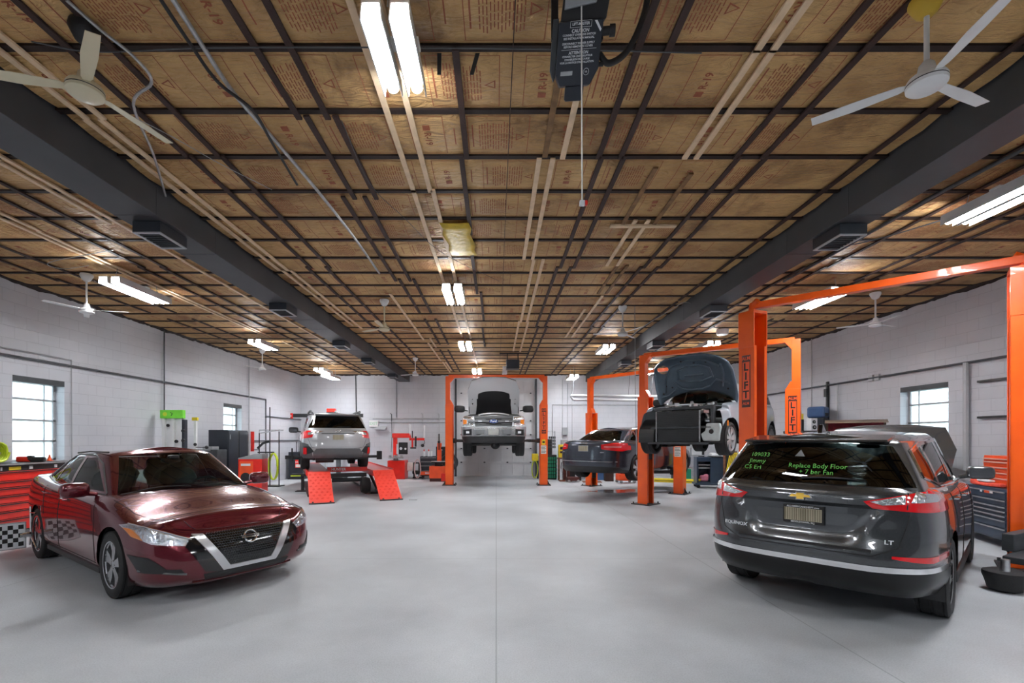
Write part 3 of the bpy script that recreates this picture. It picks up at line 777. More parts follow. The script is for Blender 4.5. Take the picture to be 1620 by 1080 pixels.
M_carglass = glassmat('car_glass', (0.62, 0.76, 0.72), 0.05)
M_darkglass = glassmat('tinted_glass', (0.03, 0.035, 0.035), 0.06)
M_midglass = glassmat('rear_glass', (0.30, 0.38, 0.36), 0.07)
M_clear = glassmat('lamp_lens', (0.93, 0.95, 0.97), 0.12)
def paint(name, col, metal=.55, rough=.28, coat=1.0):
    m = mat(name, col, rough, metal, coat, 0.5); m.node_tree.nodes['Principled BSDF'].inputs['Coat Roughness'].default_value = .03
    nt = m.node_tree; b = nt.nodes['Principled BSDF']
    tc = nt.nodes.new('ShaderNodeTexCoord'); n = nt.nodes.new('ShaderNodeTexNoise'); n.inputs['Scale'].default_value = 900
    nt.links.new(tc.outputs['Object'], n.inputs['Vector']); mr = nt.nodes.new('ShaderNodeMapRange'); mr.inputs[3].default_value = rough - .05; mr.inputs[4].default_value = rough + .1
    nt.links.new(n.outputs['Fac'], mr.inputs[0]); nt.links.new(mr.outputs[0], b.inputs['Roughness'])
    return m
M_tail = mat('tail_red', (0.70, 0.008, 0.012), 0.12, 0, 1, var=.1)
M_amber = mat('amber_lens', (0.85, 0.25, 0.02), 0.15, 0, 1, var=.1)
M_lampsilver = mat('lamp_reflector', (0.80, 0.82, 0.85), 0.15, 0.9, bump=.6, bscale=26)
M_gloss = mat('gloss_black', (0.008, 0.008, 0.009), 0.12, 0, .8)
M_trimgrey = mat('trim_grey', (0.10, 0.105, 0.11), 0.6, var=.08, bump=.1, bscale=300)
M_seat = mat('seat_fabric', (0.03, 0.035, 0.035), .8, var=.15)
M_plate = mat('plate_blurred', (0.47, 0.42, 0.30), .5, var=.1)

def wheel(parent, x, y, z, Rr, w, rimr, side, spokes, m_rim, kind='double', name='tyre', rimcol2=None, steer=0):
    """side +1 = outer face towards +y"""
    t = MB(); h = w / 2
    prof = [(rimr, -h * .86), (rimr + .02, -h), (Rr - .045, -h * 1.04), (Rr - .012, -h * .86), (Rr, -h * .72)]
    for g in (-.38, 0, .38): prof += [(Rr, (g - .06) * w), (Rr - .008, (g - .045) * w), (Rr - .008, (g + .045) * w), (Rr, (g + .06) * w)]
    prof += [(Rr, h * .72), (Rr - .012, h * .86), (Rr - .045, h * 1.04), (rimr + .02, h), (rimr, h * .86)]
    prof.sort(key=lambda q: q[1]) if False else None
    t.rev(prof, (0, 0, 0), 'y', 44)
    o = t.build(name, M_rubber, parent, smooth=True); o.location = (x, y, z); o.rotation_euler = (0, 0, steer)
    d = MB()
    d.rev([(rimr * .97, h * .9 * side), (rimr * 1.03, h * .93 * side), (rimr * 1.03, h * .86 * side), (rimr * .94, h * .70 * side), (rimr * .90, -h * .3 * side), (rimr * .95, -h * .85 * side)], (0, 0, 0), 'y', 40)
    ysp = h * .80 * side
    for k in range(spokes):
        a = 2 * PI * k / spokes + .3
        offs = ((-.10, -.19), (.10, .19)) if kind == 'double' else ((0, 0),)
        for o0, o1 in offs:
            a0, a1 = a + o0 * .8, a + o1
            wi, wo = (.024, .030) if kind == 'double' else (.026, .040)
            if kind == 'wide': wi, wo = .022, .060
            pts = []
            for (rr, aa, ww, yy) in ((rimr * .16, a0, wi, ysp * .97), (rimr * .60, (a0 + a1) / 2, (wi + wo) / 2, ysp * .90), (rimr * .97, a1, wo, ysp * 1.0)):
                cx_, cz_ = rr * math.cos(aa), rr * math.sin(aa); tx, tz = -math.sin(aa), math.cos(aa)
                pts.append([(cx_ + tx * ww, yy, cz_ + tz * ww), (cx_ - tx * ww, yy, cz_ - tz * ww), (cx_ - tx * ww * .8, yy - side * .035, cz_ - tz * ww * .8), (cx_ + tx * ww * .8, yy - side * .035, cz_ + tz * ww * .8)])
            V = [p for q in pts for p in q]; Fs = []
            for i in range(2):
                for q in range(4): Fs.append((4 * i + q, 4 * i + (q + 1) % 4, 4 * i + 4 + (q + 1) % 4, 4 * i + 4 + q))
            Fs += [(0, 1, 2, 3), (8, 9, 10, 11)]; d.add(V, Fs)
    d.rev([(0, ysp * 1.0), (rimr * .13, ysp * 1.0), (rimr * .22, ysp * .93), (rimr * .24, ysp * .6)], (0, 0, 0), 'y', 20)
    for k in range(5):
        a = 2 * PI * k / 5; c = (rimr * .17 * math.cos(a), 0, rimr * .17 * math.sin(a)); d.cyl((c[0], ysp * .8, c[2]), (c[0], ysp * 1.01, c[2]), .008, 6)
    d.build('rim', m_rim, o, smooth=True)
    b = MB(); b.cyl((0, ysp * .25, 0), (0, ysp * .45, 0), rimr * .72, 28); b.build('brake_disc', M_dgrey, o, smooth=True)
    bk = MB(); bk.cyl((0, -h * .3 * side, 0), (0, -h * .25 * side, 0), rimr * .9, 24); bk.build('wheel_back', M_black, o)
    return o

def finish_body(bm, name, m, parent, smooth=True):
    bm.normal_update(); me = bpy.data.meshes.new(name); bm.to_mesh(me); me.materials.append(m)
    me.polygons.foreach_set('use_smooth', [True] * len(me.polygons))
    try: me.set_sharp_from_angle(angle=R(48))
    except Exception: pass
    o = bpy.data.objects.new(name, me); COL.objects.link(o); o.parent = parent
    return o

def arches(bm, wx, zc, r, zb, parent, m_in, yin=.52, yout=.90, arch_trim=None, trim_w=.05, hw=.93):
    for x in wx:
        poly = [(x - r, zb - .3)] + [(x + r * math.cos(PI - PI * i / 14), zc + r * math.sin(PI * i / 14)) for i in range(15)] + [(x + r, zb - .3)]
        for s in (1, -1):
            if arch_trim:
                R2 = r + trim_w
                pl = [(x - R2, zb + .06)] + [(x + R2 * math.cos(PI - PI * i / 14), zc + R2 * math.sin(PI * i / 14)) for i in range(15)] + [(x + R2, zb + .06)]
                g = carve(bm, pl, 'y', fy(s, .35), False)
                arch_trim.append((s, x, g))
            carve(bm, poly, 'y', fy(s, .2), True)
        # liners
        carve(bm, [(x - r, -.2 - .7), (x + r, -.9), (x + r, .9), (x - r, .9)], 'z', lambda f: f.normal.z < -.6 and abs(f.calc_center_median().y) > .5, True)
        for s in (1, -1):
            l = MB(); prof = []
            n = 14; V = []; Fs = []
            pts = [(x - r * 1.02, zb - .02)] + [(x + r * 1.02 * math.cos(PI - PI * i / n), zc + r * 1.02 * math.sin(PI * i / n)) for i in range(n + 1)] + [(x + r * 1.02, zb - .02)]
            for (a, b) in pts: V += [(a, s * yin, b), (a, s * (hw - .035), b)]
            q = len(pts)
            for i in range(q - 1): Fs.append((2 * i, 2 * i + 1, 2 * i + 3, 2 * i + 2))
            Fs.append(tuple(2 * i for i in range(q)))
            l.add(V, Fs); l.build('arch_liner', m_in, parent)

def cushion(mb, cx, cy, cz, sx, sy, sz, M=None):
    s0 = len(mb.v); n = 8
    mb.sph((0, 0, 0), 1, 14, 8)
    for i in range(s0, len(mb.v)):
        x, y, z = mb.v[i]; f = lambda a: math.copysign(abs(a) ** .55, a)
        p = Vector((f(x) * sx / 2, f(y) * sy / 2, f(z) * sz / 2))
        if M is not None: p = M @ p
        mb.v[i] = (cx + p.x, cy + p.y, cz + p.z)
def interior(parent, xf, xr, belt, w, floor=.32, dashz=None, rows=((.05, 1), (-.85, 1)), wheel_side=1, m=None):
    m = m or M_seat; dashz = dashz or belt + .01
    f = MB(); f.bb(xr, xf, -w + .08, w - .08, floor - .03, floor + .02)
    f.bb(xf - .03, xf, -w + .08, w - .08, floor, belt - .06); f.build('cabin_floor', M_black, parent)
    d = MB(); cushion(d, xf - .22, 0, dashz - .10, .55, 2 * w - .16, .26); cushion(d, xf - .33, wheel_side * .36, dashz - .01, .22, .42, .14); d.bb(xf - .5, xf - .45, -.12, .12, dashz - .12, dashz + .06)
    d.build('dashboard', m, parent, smooth=True)
    s = MB()
    c = Vector((xf - .56, wheel_side * .36, dashz - .02)); ax = Vector((-.85, 0, .5)).normalized(); u = Vector((0, 1, 0)); v = ax.cross(u)
    s.tube([c + (u * math.cos(2 * PI * k / 20) + v * math.sin(2 * PI * k / 20)) * .185 for k in range(20)], .014, 6, closed=True)
    for a in (0, 2.1, 4.2): s.tube([c, c + (u * math.cos(a - PI / 2 + .0) + v * math.sin(a - PI / 2)) * .18], .014, 5)
    s.cyl(c, c - ax * .25, .03, 8); s.build('steering_wheel', M_black, parent, smooth=True)
    for i, (x, kind) in enumerate(rows):
        for sy in ((-.36, .36) if i == 0 else (-.42, 0, .42)):
            q = MB(); wd = .50 if i == 0 else .42
            cushion(q, x + .10, sy, floor + .22, .52, wd, .22); Mb = Matrix.Rotation(R(-18), 3, 'Y')
            cushion(q, x - .22, sy, floor + .55, .16, wd * .95, .66, Mb); cushion(q, x - .33, sy, floor + .93 - (0 if i == 0 else .05), .10, .26, .19, Mb)
            q.cyl((x - .31, sy - .06, floor + .75), (x - .33, sy - .06, floor + .9), .007, 5); q.cyl((x - .31, sy + .06, floor + .75), (x - .33, sy + .06, floor + .9), .007, 5)
            q.build('car_seat', m, parent, smooth=True)

def mirror(parent, x, y, z, s, m, sc=1.0, glass_rear=True):
    b = MB(); cushion(b, 0, 0, 0, .13 * sc, .25 * sc, .16 * sc)
    b.tube([(.02, -.09 * sc * s, -.04), (.01, -.19 * sc * s, -.06)], [.028, .022], 8)
    o = b.build('side_mirror', m, parent, smooth=True); o.location = (x, y, z); o.rotation_euler = (0, 0, s * R(-8))
    g = MB(); g.prism([( -.10, -.055), (.10, -.06), (.105, .05), (-.085, .055)], lambda a, b_, d: (d, a * sc, b_ * sc), -.066 * sc, -.060 * sc); g.build('mirror_glass', M_chrome, o)
    return o
def handle(parent, bvh, x, z, s, m):
    h, n = cast(bvh, (x, 3 * s, z), (0, -s, 0))
    if h is None: return
    b = MB(); b.tube([(x - .09, h.y, z), (x - .07, h.y + s * .028, z), (x + .07, h.y + s * .028, z), (x + .09, h.y, z)], [.010, .013, .013, .010], 8)
    b.build('door_handle', m, parent, smooth=True)
def place_on(bvh, a, b, ax, s):
    o = {'x': (4 * s, a, b), 'y': (a, 3 * s, b)}[ax]; d = {'x': (-s, 0, 0), 'y': (0, -s, 0)}[ax]
    return cast(bvh, o, d)

def std_rows(xf, xr, hw, wf, wr, zf, zh, zc, zb, zt, bot=(.20, .20, .26), crown=(.015, .07, .05, .02), tail='R'):
    """typical rows. zf nose edge, zh above front wheel, zc cowl belt, zb belt rear door, zt tail edge"""
    return [(xf, 0, bot[0], zf, 0, 'F'), (xf - .012, hw * .36, bot[0], zf, crown[0], 'F'), (xf - .09, hw * .70, bot[0], zf + .02, crown[0] + .01, 'F'),
            (xf - .27, hw * .90, bot[0], zf + .05, crown[0] + .02, 'C'), (xf - .55, hw * .965, bot[0], zf * .5 + zh * .5, crown[1] * .8, 'S'), (wf, hw * .995, bot[1], zh, crown[1], 'S'),
            (wf - .55, hw, bot[1], zc, crown[1], 'S'), (0, hw, bot[1], zb, crown[2], 'S'), (wr + .55, hw, bot[1], zb + .02, crown[2], 'S'),
            (wr, hw * .995, bot[1], zt * .5 + zb * .5, crown[2], 'S'), (xr + .50, hw * .965, bot[2], zt, crown[3], 'S'), (xr + .20, hw * .87, bot[2], zt, crown[3], 'C'),
            (xr + .05, hw * .64, bot[2], zt, crown[3], tail), (xr + .005, hw * .34, bot[2], zt, crown[3] * .6, tail), (xr, 0, bot[2], zt, 0, tail)]

# ---------------------------------------------------------------- maroon sedan
def sedan():
    P = paint('maroon_paint', (0.12, 0.005, 0.014), .5, .22)
    f0 = Vector((-3.71, 4.655)); r0 = Vector((-5.955, 6.206)); d = (f0 - r0).normalized(); lf = Vector((-d.y, d.x)); c = (f0 + r0) / 2 + lf * .79
    t = thing('sedan_car', 'glossy maroon four-door sedan parked at the left, its nose towards the middle of the floor', 'car', (c.x, c.y, 0), math.atan2(d.y, d.x))
    bm = bmesh.new(); W = .907
    rows = std_rows(2.28, -2.36, W, 1.355, -1.355, .665, .845, .93, .965, 1.06, (.17, .20, .27), (.02, .085, .05, .015))
    rows[0] = (2.28, 0, .17, .665, 0, 'F'); rows[1] = (2.27, .33, .17, .67, .015, 'F'); rows[2] = (2.19, .62, .17, .70, .04, 'F'); rows[3] = (2.02, .80, .17, .76, .05, 'C')
    cab = [((1.07, 0, .985), (.30, 0, 1.415), .03), ((1.02, .38, .975), (.28, .30, 1.410), .03), ((.88, .66, .94), (.18, .50, 1.385), .02), ((.76, .755, .915), (.10, .575, 1.365), .012),
           ((.2, .80, .93), (-.12, .605, 1.375), .015), ((-.45, .805, .95), (-.45, .605, 1.375), .015), ((-1.05, .79, .975), (-.85, .590, 1.355), .015), ((-1.60, .73, 1.03), (-1.12, .555, 1.325), .02),
           ((-1.76, .66, 1.045), (-1.2, .50, 1.315), .03), ((-1.88, .38, 1.055), (-1.27, .30, 1.335), .04), ((-1.92, 0, 1.055), (-1.29, 0, 1.34), .04)]
    shell(bm, rows, cab); bvh = BVHTree.FromBMesh(bm)
    # glass
    ws = [(-.74, .93), (.74, .93), (.52, 1.375), (.25, 1.395), (-.25, 1.395), (-.52, 1.375)]
    ws = [(-.69, .94), (.69, .94), (.495, 1.36), (.28, 1.385), (-.28, 1.385), (-.495, 1.36)]
    g = carve(bm, ws, 'x', lambda f: f.normal.x > .25 and f.normal.z > .2 and f.calc_center_median().z > .93 and .1 < f.calc_center_median().x < 1.08)
    panel('windscreen', g, M_carglass, t, -.004, 0)
    g = carve(bm, [(-.62, 1.06), (.62, 1.06), (.46, 1.30), (-.46, 1.30)], 'x', lambda f: f.normal.x < -.25 and f.normal.z > .1 and f.calc_center_median().z > 1.0)
    panel('rear_window', g, M_carglass, t, -.004, 0)
    for s in (1, -1):
        side = lambda f, s=s: f.normal.y * s > .5 and f.calc_center_median().z > .93
        for poly in ([(.62, .985), (-.33, 1.00), (-.36, 1.335), (-.02, 1.335)], [(-.41, 1.00), (-1.02, 1.03), (-1.02, 1.31), (-.80, 1.335), (-.44, 1.335)], [(-1.06, 1.035), (-1.36, 1.07), (-1.06, 1.29)]):
            panel('side_window', carve(bm, poly, 'y', side), M_carglass, t, -.004, 0)
        # chrome line round the side glass
        q = MB(); seam(q, bvh, [(.70, .955), (-.35, .972), (-1.05, 1.00), (-1.45, 1.055), (-1.15, 1.27), (-.85, 1.358), (-.1, 1.362), (.2, 1.27), (.70, .965)], 'y', s, .009)
        q.build('window_trim', M_gloss if False else M_chrome if False else M_trimgrey, t)
        q = MB(); seam(q, bvh, [(-.35, .972), (-1.05, 1.00), (-1.45, 1.055), (-1.18, 1.27)], 'y', s, .010); q.build('chrome_trim', M_chrome, t)
    # front face
    fr = fx(1, .15)
    Vw = [(-.46, .645), (-.55, .66), (-.345, .295), (-.28, .27), (.28, .27), (.345, .295), (.55, .66), (.46, .645), (.30, .335), (.24, .315), (-.24, .315), (-.30, .335)]
    # build V band from convex pieces
    band = []
    for pl in ([(-.41, .640), (-.50, .650), (-.265, .285), (-.205, .320)], [(.41, .640), (.50, .650), (.265, .285), (.205, .320)], [(-.265, .285), (-.205, .322), (.205, .322), (.265, .285)]):
        band.append(carve(bm, pl if pl[0][0] > 0 or True else pl, 'x', fr, False))
    panel('grille_band', band, mat('satin_chrome', (.72, .73, .75), .28, .85, var=.03), t, .014, .03)
    g = carve(bm, [(-.41, .640), (-.205, .320), (.205, .320), (.41, .640)], 'x', fr, False); panel('grille', g, M_gloss, t, .002, .01)
    mesh_ = MB()
    for r_ in range(15):
        z = .335 + r_ * .0215; hw = .205 + (z - .32) / .32 * .205 - .012; n = int(hw / .024)
        P_ = []
        for j in range(-2 * n, 2 * n + 1):
            y = j * .012; zz = z + (.008 if (j + r_ * 1) % 2 else -.002)
            h, nn = place_on(bvh, y, zz, 'x', 1)
            if h: P_.append(h + nn * .007)
        if len(P_) > 2: mesh_.tube(P_, .0028, 4)
    mesh_.build('grille_mesh', M_dgrey, t)
    for s in (1, -1):
        panel('grille_surround', carve(bm, [(s * .505, .650), (s * .565, .55), (s * .42, .30), (s * .29, .275), (s * .27, .285)], 'x', fr, False), M_gloss, t, .008, .01)
    lo = carve(bm, [(-.43, .275), (-.40, .205), (.40, .205), (.43, .275)], 'x', fr, False); panel('lower_intake', lo, M_black, t, .004, .01)
    lip = carve(bm, [(-.50, .205), (-.46, .178), (.46, .178), (.50, .205)], 'x', fr, False); panel('front_lip', lip, P, t, .012, .02)
    for s in (1, -1):
        hl = carve(bm, [(s * .50, .605), (s * .56, .555), (s * .78, .59), (s * .850, .645), (s * .868, .735), (s * .83, .75), (s * .68, .68)], 'x', fx(1, .04), False)
        o = panel('headlight', hl, M_lampsilver, t, .006, .02)
        ln = carve(bm, [(s * .505, .603), (s * .56, .559), (s * .78, .594), (s * .848, .647), (s * .866, .732), (s * .83, .746), (s * .68, .676)], 'x', fx(1, .04), False)
        panel('headlight_lens', ln, M_clear, o, .020, 0)
        am = carve(bm, [(s * .815, .620), (s * .848, .645), (s * .862, .715), (s * .838, .710)], 'x', fx(1, .04), False); panel('turn_signal', am, M_amber, o, .012, .01)
        dr = MB()
        pr_ = []
        for (a, b) in ((.51, .607), (.60, .645), (.68, .683), (.77, .722), (.83, .746)):
            h, nn = place_on(bvh, s * a, b, 'x', 1)
            if h: pr_.append(h + nn * .016)
        dr.tube(pr_, .007, 6); dr.build('daytime_strip', M_chrome, o)
        for (yy, zz) in ((.66, .620), (.75, .655), (.59, .597)):
            h, nn = place_on(bvh, s * yy, zz, 'x', 1)
            if h:
                b_ = MB(); b_.sph(h + nn * .002, .026, 12, 8); b_.build('lamp_unit', M_clear, o, smooth=True)
        fg = carve(bm, [(s * .58, .315), (s * .84, .33), (s * .875, .48), (s * .80, .47), (s * .70, .36), (s * .60, .35)], 'x', fx(1, .04), False); panel('corner_intake', fg, M_black, t, .006, .012)
        fb = MB(); q = []
        for a, b in ((.56, .30), (.70, .325), (.84, .345)):
            h, nn = place_on(bvh, s * a, b, 'x', 1)
            if h: q.append(h + nn * .006)
        fb.tube(q, .010, 6); fb.build('intake_blade', M_trimgrey, t)
    # emblem
    h, nn = place_on(bvh, 0, .56, 'x', 1)
    em = MB(); Mx = frame(h + nn * .03, (0, 1, 0), (-nn.z * 1, 0, 1)); em2 = []
    em.tube([Mx @ Vector((math.cos(2 * PI * k / 24) * .062, math.sin(2 * PI * k / 24) * .062, 0)) for k in range(24)], .009, 6, closed=True)
    em.box(0, 0, 0, .001, .001, .001); s0 = len(em.v)
    em.add([Mx @ Vector(p) for p in ((-.085, -.016, -.004), (.085, -.016, -.004), (.085, .016, -.004), (-.085, .016, -.004), (-.085, -.016, .008), (.085, -.016, .008), (.085, .016, .008), (-.085, .016, .008))],
           [(0, 1, 2, 3), (4, 5, 6, 7), (0, 1, 5, 4), (1, 2, 6, 5), (2, 3, 7, 6), (3, 0, 4, 7)])
    eo = em.build('emblem', M_chrome, t, smooth=False)
    tx = MB(); add_text(tx, 'NISSAN', .028, frame(h + nn * .040, (0, 1, 0), (-nn.z, 0, 1)), .0015, True); tx.build('emblem_lettering', M_ink, eo)
    # wheels, arches
    arches(bm, (1.355, -1.355), .325, .375, .20, t, M_black, hw=W)
    body = finish_body(bm, 'body', P, t)
    rim = mat('two_tone_rim', (0.55, 0.56, 0.58), .22, .9, var=.1)
    for x in (1.355, -1.355):
        for s in (1, -1): wheel(t, x, s * .79, .325, .325, .215, .225, s, 5, rim, 'double')
    sm_ = GAP()
    for s in (1, -1):
        seam(sm_, bvh, [(.92, .30), (.90, .70), (.80, .90)], 'y', s); seam(sm_, bvh, [(-.36, .27), (-.37, .95)], 'y', s)
        seam(sm_, bvh, [(-.98, .62), (-1.08, .97)], 'y', s); seam(sm_, bvh, [(.92, .285), (-.95, .285)], 'y', s)
        seam(sm_, bvh, [(2.05, s * .42), (1.9, s * .60), (1.5, s * .74), (1.0, s * .76)], 'z', 1, .003)
    seam(sm_, bvh, [(2.06, -.42), (2.085, -.2), (2.09, 0), (2.085, .2), (2.06, .42)], 'z', 1, .003)
    sm_.build('panel_gaps', M_ink, t)
    sk = MB()
    for s in (1, -1): sk.bb(-1.0, .95, s * .84 - .03, s * .84 + .03, .17, .235)
    sk.build('side_skirt', M_black, t, bevel=.01)
    for s in (1, -1):
        mirror(t, .62, s * .985, 1.02, s, P, 1.0)
        handle(t, bvh, -.18, .86, s, P); handle(t, bvh, -.98, .885, s, P)
    interior(t, .95, -1.55, .93, .80, .30, .93, rows=((-.10, 1), (-.95, 1)))
    # mirror on the windscreen, wipers
    iv = MB(); cushion(iv, .36, 0, 1.29, .03, .22, .06); iv.cyl((.36, 0, 1.30), (.40, 0, 1.36), .01, 6); cushion(iv, .43, 0, 1.335, .10, .12, .05); iv.build('interior_mirror', M_black, t, smooth=True)
    wp = MB()
    for y0 in (.62, -.05):
        q = []
        for j in range(10):
            y = y0 - .62 * j / 9; h, nn = cast(bvh, (3, y, 1.0 - .03 * math.sin(j / 9 * PI)), (-1, 0, 0)); h2, n2 = cast(bvh, (1.05 - .05 * j / 9 - abs(y) * .15, y, 3), (0, 0, -1))
            if h2: q.append(h2 + n2 * .012)
        wp.tube(q, .007, 5)
    wp.build('wiper', M_black, t)
    rr = MB()
    for s in (1, -1): rr.tube([(.15, s * .565, 1.40), (-.45, s * .58, 1.402), (-1.05, s * .55, 1.375)], .010, 6)
    rr.build('roof_strip', M_black, t)
    return t

# ---------------------------------------------------------------- grey SUV
def suv():
    P = paint('graphite_paint', (0.075, 0.080, 0.086), .65, .24)
    rr_, fr_ = Vector((3.92, 4.18)), Vector((5.89, 5.95)); d = (fr_ - rr_).normalized(); lf = Vector((-d.y, d.x)); mid = rr_ + d * 1.36 + lf * .79
    t = thing('suv_car', 'dark grey SUV with green writing on its rear window, parked at the right', 'car', (mid.x, mid.y, 0), math.atan2(d.y, d.x))
    bm = bmesh.new(); W = .922
    rows = std_rows(2.28, -2.36, W, 1.36, -1.36, .80, 1.00, 1.07, 1.10, 1.16, (.24, .24, .30), (.02, .09, .05, .01))
    TB = (.12, .02, .0, .045, .05, .07, .12)
    for i in (12, 13, 14): rows[i] = rows[i][:5] + (TB,)
    cab = [((1.12, 0, 1.12), (.42, 0, 1.62), .03), ((1.07, .40, 1.11), (.40, .32, 1.615), .03), ((.93, .70, 1.06), (.30, .54, 1.59), .02), ((.82, .79, 1.04), (.22, .61, 1.57), .012),
           ((.2, .825, 1.05), (-.05, .65, 1.60), .015), ((-.6, .83, 1.07), (-.6, .655, 1.605), .015), ((-1.3, .825, 1.09), (-1.25, .645, 1.585), .015), ((-1.92, .80, 1.13), (-1.72, .62, 1.555), .012),
           ((-2.09, .74, 1.14), (-1.86, .56, 1.545), .015), ((-2.19, .42, 1.145), (-1.95, .32, 1.56), .03), ((-2.21, 0, 1.145), (-1.97, 0, 1.565), .03)]
    shell(bm, rows, cab)
    ss = lambda a, b, x: (lambda q: q * q * (3 - 2 * q))(min(1, max(0, (x - a) / (b - a))))
    for v in bm.verts:                                     # plate recess pressed into the tailgate
        if v.co.x < -2.1 and .5 < v.co.z < 1.1:
            hw_ = .36 + .22 * (v.co.z - .66) / .3
            v.co.x += .035 * ss(-.0, .10, hw_ - abs(v.co.y)) * ss(.66, .76, v.co.z) * (1 - ss(.985, 1.02, v.co.z))
    bvh = BVHTree.FromBMesh(bm)
    # bonnet: carved off and raised
    top = lambda f: f.normal.z > .5 and f.calc_center_median().x > .9 and f.calc_center_median().z < 1.25
    hood = carve(bm, [(1.02, -.72), (1.02, .72), (1.5, .76), (2.0, .62), (2.08, .3), (2.09, 0), (2.08, -.3), (2.0, -.62), (1.5, -.76)], 'z', top, True)
    V, Fs, N = hood; hg = Vector((1.02, 0, 1.14)); Rm = Matrix.Rotation(R(-52), 3, 'Y')
    hv = [hg + Rm @ (v - hg) for v in V]; hn = [Rm @ n for n in N]
    panel('bonnet', (hv, Fs, hn), P, t, .0, .03)
    eb = MB(); eb.bb(1.05, 2.05, -.68, .68, .70, .74); cushion(eb, 1.5, 0, .84, .6, .7, .22); eb.box(1.85, 0, .86, .08, 1.1, .12); eb.build('engine', M_dgrey, t, smooth=True)
    # glass
    rear = lambda f: f.normal.x < -.2 and f.calc_center_median().z > 1.1
    g = carve(bm, [(-.75, 1.165), (.75, 1.165), (.70, 1.27), (.575, 1.50), (.30, 1.525), (-.30, 1.525), (-.575, 1.50), (-.70, 1.27)], 'x', rear)
    rw = panel('rear_window', g, M_darkglass, t, -.004, 0)
    g = carve(bm, [(-.71, 1.09), (.71, 1.09), (.53, 1.56), (.25, 1.585), (-.25, 1.585), (-.53, 1.56)], 'x', lambda f: f.normal.x > .25 and f.normal.z > .2 and f.calc_center_median().z > 1.06 and f.calc_center_median().x < 1.2)
    panel('windscreen', g, M_carglass, t, -.004, 0)
    for s in (1, -1):
        side = lambda f, s=s: f.normal.y * s > .5 and f.calc_center_median().z > 1.03
        for poly in ([(.66, 1.115), (-.30, 1.13), (-.33, 1.53), (.08, 1.53)], [(-.40, 1.13), (-1.20, 1.16), (-1.24, 1.50), (-.43, 1.53)], [(-1.30, 1.165), (-1.80, 1.25), (-1.72, 1.44), (-1.33, 1.49)]):
            panel('side_window', carve(bm, poly, 'y', side), M_darkglass, t, -.004, 0)
        q = MB(); seam(q, bvh, [(.74, 1.08), (-.35, 1.10), (-1.25, 1.13), (-1.86, 1.235), (-1.78, 1.46), (-1.30, 1.535), (0, 1.565), (.72, 1.10)], 'y', s, .010); q.build('window_trim', M_chrome, t)
    # writing on the rear glass in green marker
    M_mark = mat('green_marker', (0.18, 0.65, 0.12), .6, var=.1)
    def on_glass(s, y, z, size, name, kx=1.0):
        V_, F_ = text_geo(s, size, 0, False, 'LEFT'); q = MB(); P_ = []
        for v in V_:
            yy = y - v.x * kx; zz = z + v.y; h, nn = place_on(bvh, yy, zz, 'x', -1)
            P_.append((h + nn * .003) if h else Vector((-2.2, yy, zz)))
        q.add(P_, F_); q.build(name, M_mark, rw, fix=False)
    on_glass('109033', .50, 1.405, .054, 'handwriting', 1.15); on_glass('Jimmy', .50, 1.345, .054, 'handwriting', 1.2); on_glass('C5 Eri', .54, 1.285, .054, 'handwriting', 1.2)
    on_glass('Replace Body Floor', .14, 1.315, .056, 'handwriting'); on_glass('+ 7 ber Fan', .05, 1.262, .056, 'handwriting')
    tri = MB(); tri.add([place_on(bvh, a, b, 'x', -1)[0] + Vector((-.003, 0, 0)) for a, b in ((.06, 1.46), (.10, 1.40), (.02, 1.40))], [(0, 1, 2)]); tri.build('window_sticker', M_trimgrey if False else M_greyp, rw, fix=False)
    wp = MB(); q = []
    for j in range(12):
        y = .02 - .46 * j / 11; h, nn = place_on(bvh, y, 1.205 + .012 * math.sin(j / 11 * PI), 'x', -1); q.append(h + nn * .02)
    wp.tube(q, [.014] + [.010] * 10 + [.005], 6); wp.build('rear_wiper', M_gloss, t, smooth=True)
    # spoiler
    sp = MB(); sp.prism([(-1.66, 1.60), (-2.03, 1.552), (-2.05, 1.535), (-1.98, 1.53), (-1.7, 1.56)], lambda a, b, dd: (a, dd, b), -.56, .56); sp.build('roof_spoiler', P, t, bevel=.012)
    an = MB(); an.prism([(-1.52, 1.625), (-1.70, 1.615), (-1.66, 1.70), (-1.63, 1.70)], lambda a, b, dd: (a, dd, b), -.018, .018); an.build('antenna_fin', M_gloss, t, bevel=.006)
    # tail lamps
    re = fx(-1, .03)
    for s in (1, -1):
        ol = [(s * .44, 1.05), (s * .50, 1.00), (s * .93, .97), (s * .93, 1.13), (s * .80, 1.14)]
        a = carve(bm, ol, 'x', re, False); o = panel('tail_light', a, M_tail, t, .008, .02)
        w1 = carve(bm, [(s * .48, 1.05), (s * .56, 1.025), (s * .69, 1.04), (s * .685, 1.105)], 'x', re, False); w2 = carve(bm, [(s * .72, 1.05), (s * .85, 1.055), (s * .875, 1.10), (s * .74, 1.13)], 'x', re, False)
        panel('reversing_lens', [w1, w2], M_lampsilver, o, .013, .008)
        l1 = MB(); q = []
        for a_, b_ in ((.70, 1.0), (.70, 1.12)):
            h, nn = place_on(bvh, s * a_, b_, 'x', -1); q.append(h + nn * .011)
        l1.tube(q, .006, 5); l1.build('lamp_divider', M_ink, o)
        rf = carve(bm, [(s * .62, .615), (s * .84, .585), (s * .90, .60), (s * .90, .635), (s * .62, .635)], 'x', re, False); panel('bumper_reflector', rf, M_tail, t, .008, .01)
    # bumper lower dark, chrome strip
    bl = carve(bm, [(-.95, .25), (.95, .25), (.95, .515), (.5, .50), (-.5, .50), (-.95, .515)], 'x', fx(-1, .05), False); panel('bumper_valance', bl, mat('valance', (0.010, .0105, .0115), .28, spec=.35), t, .010, .02)
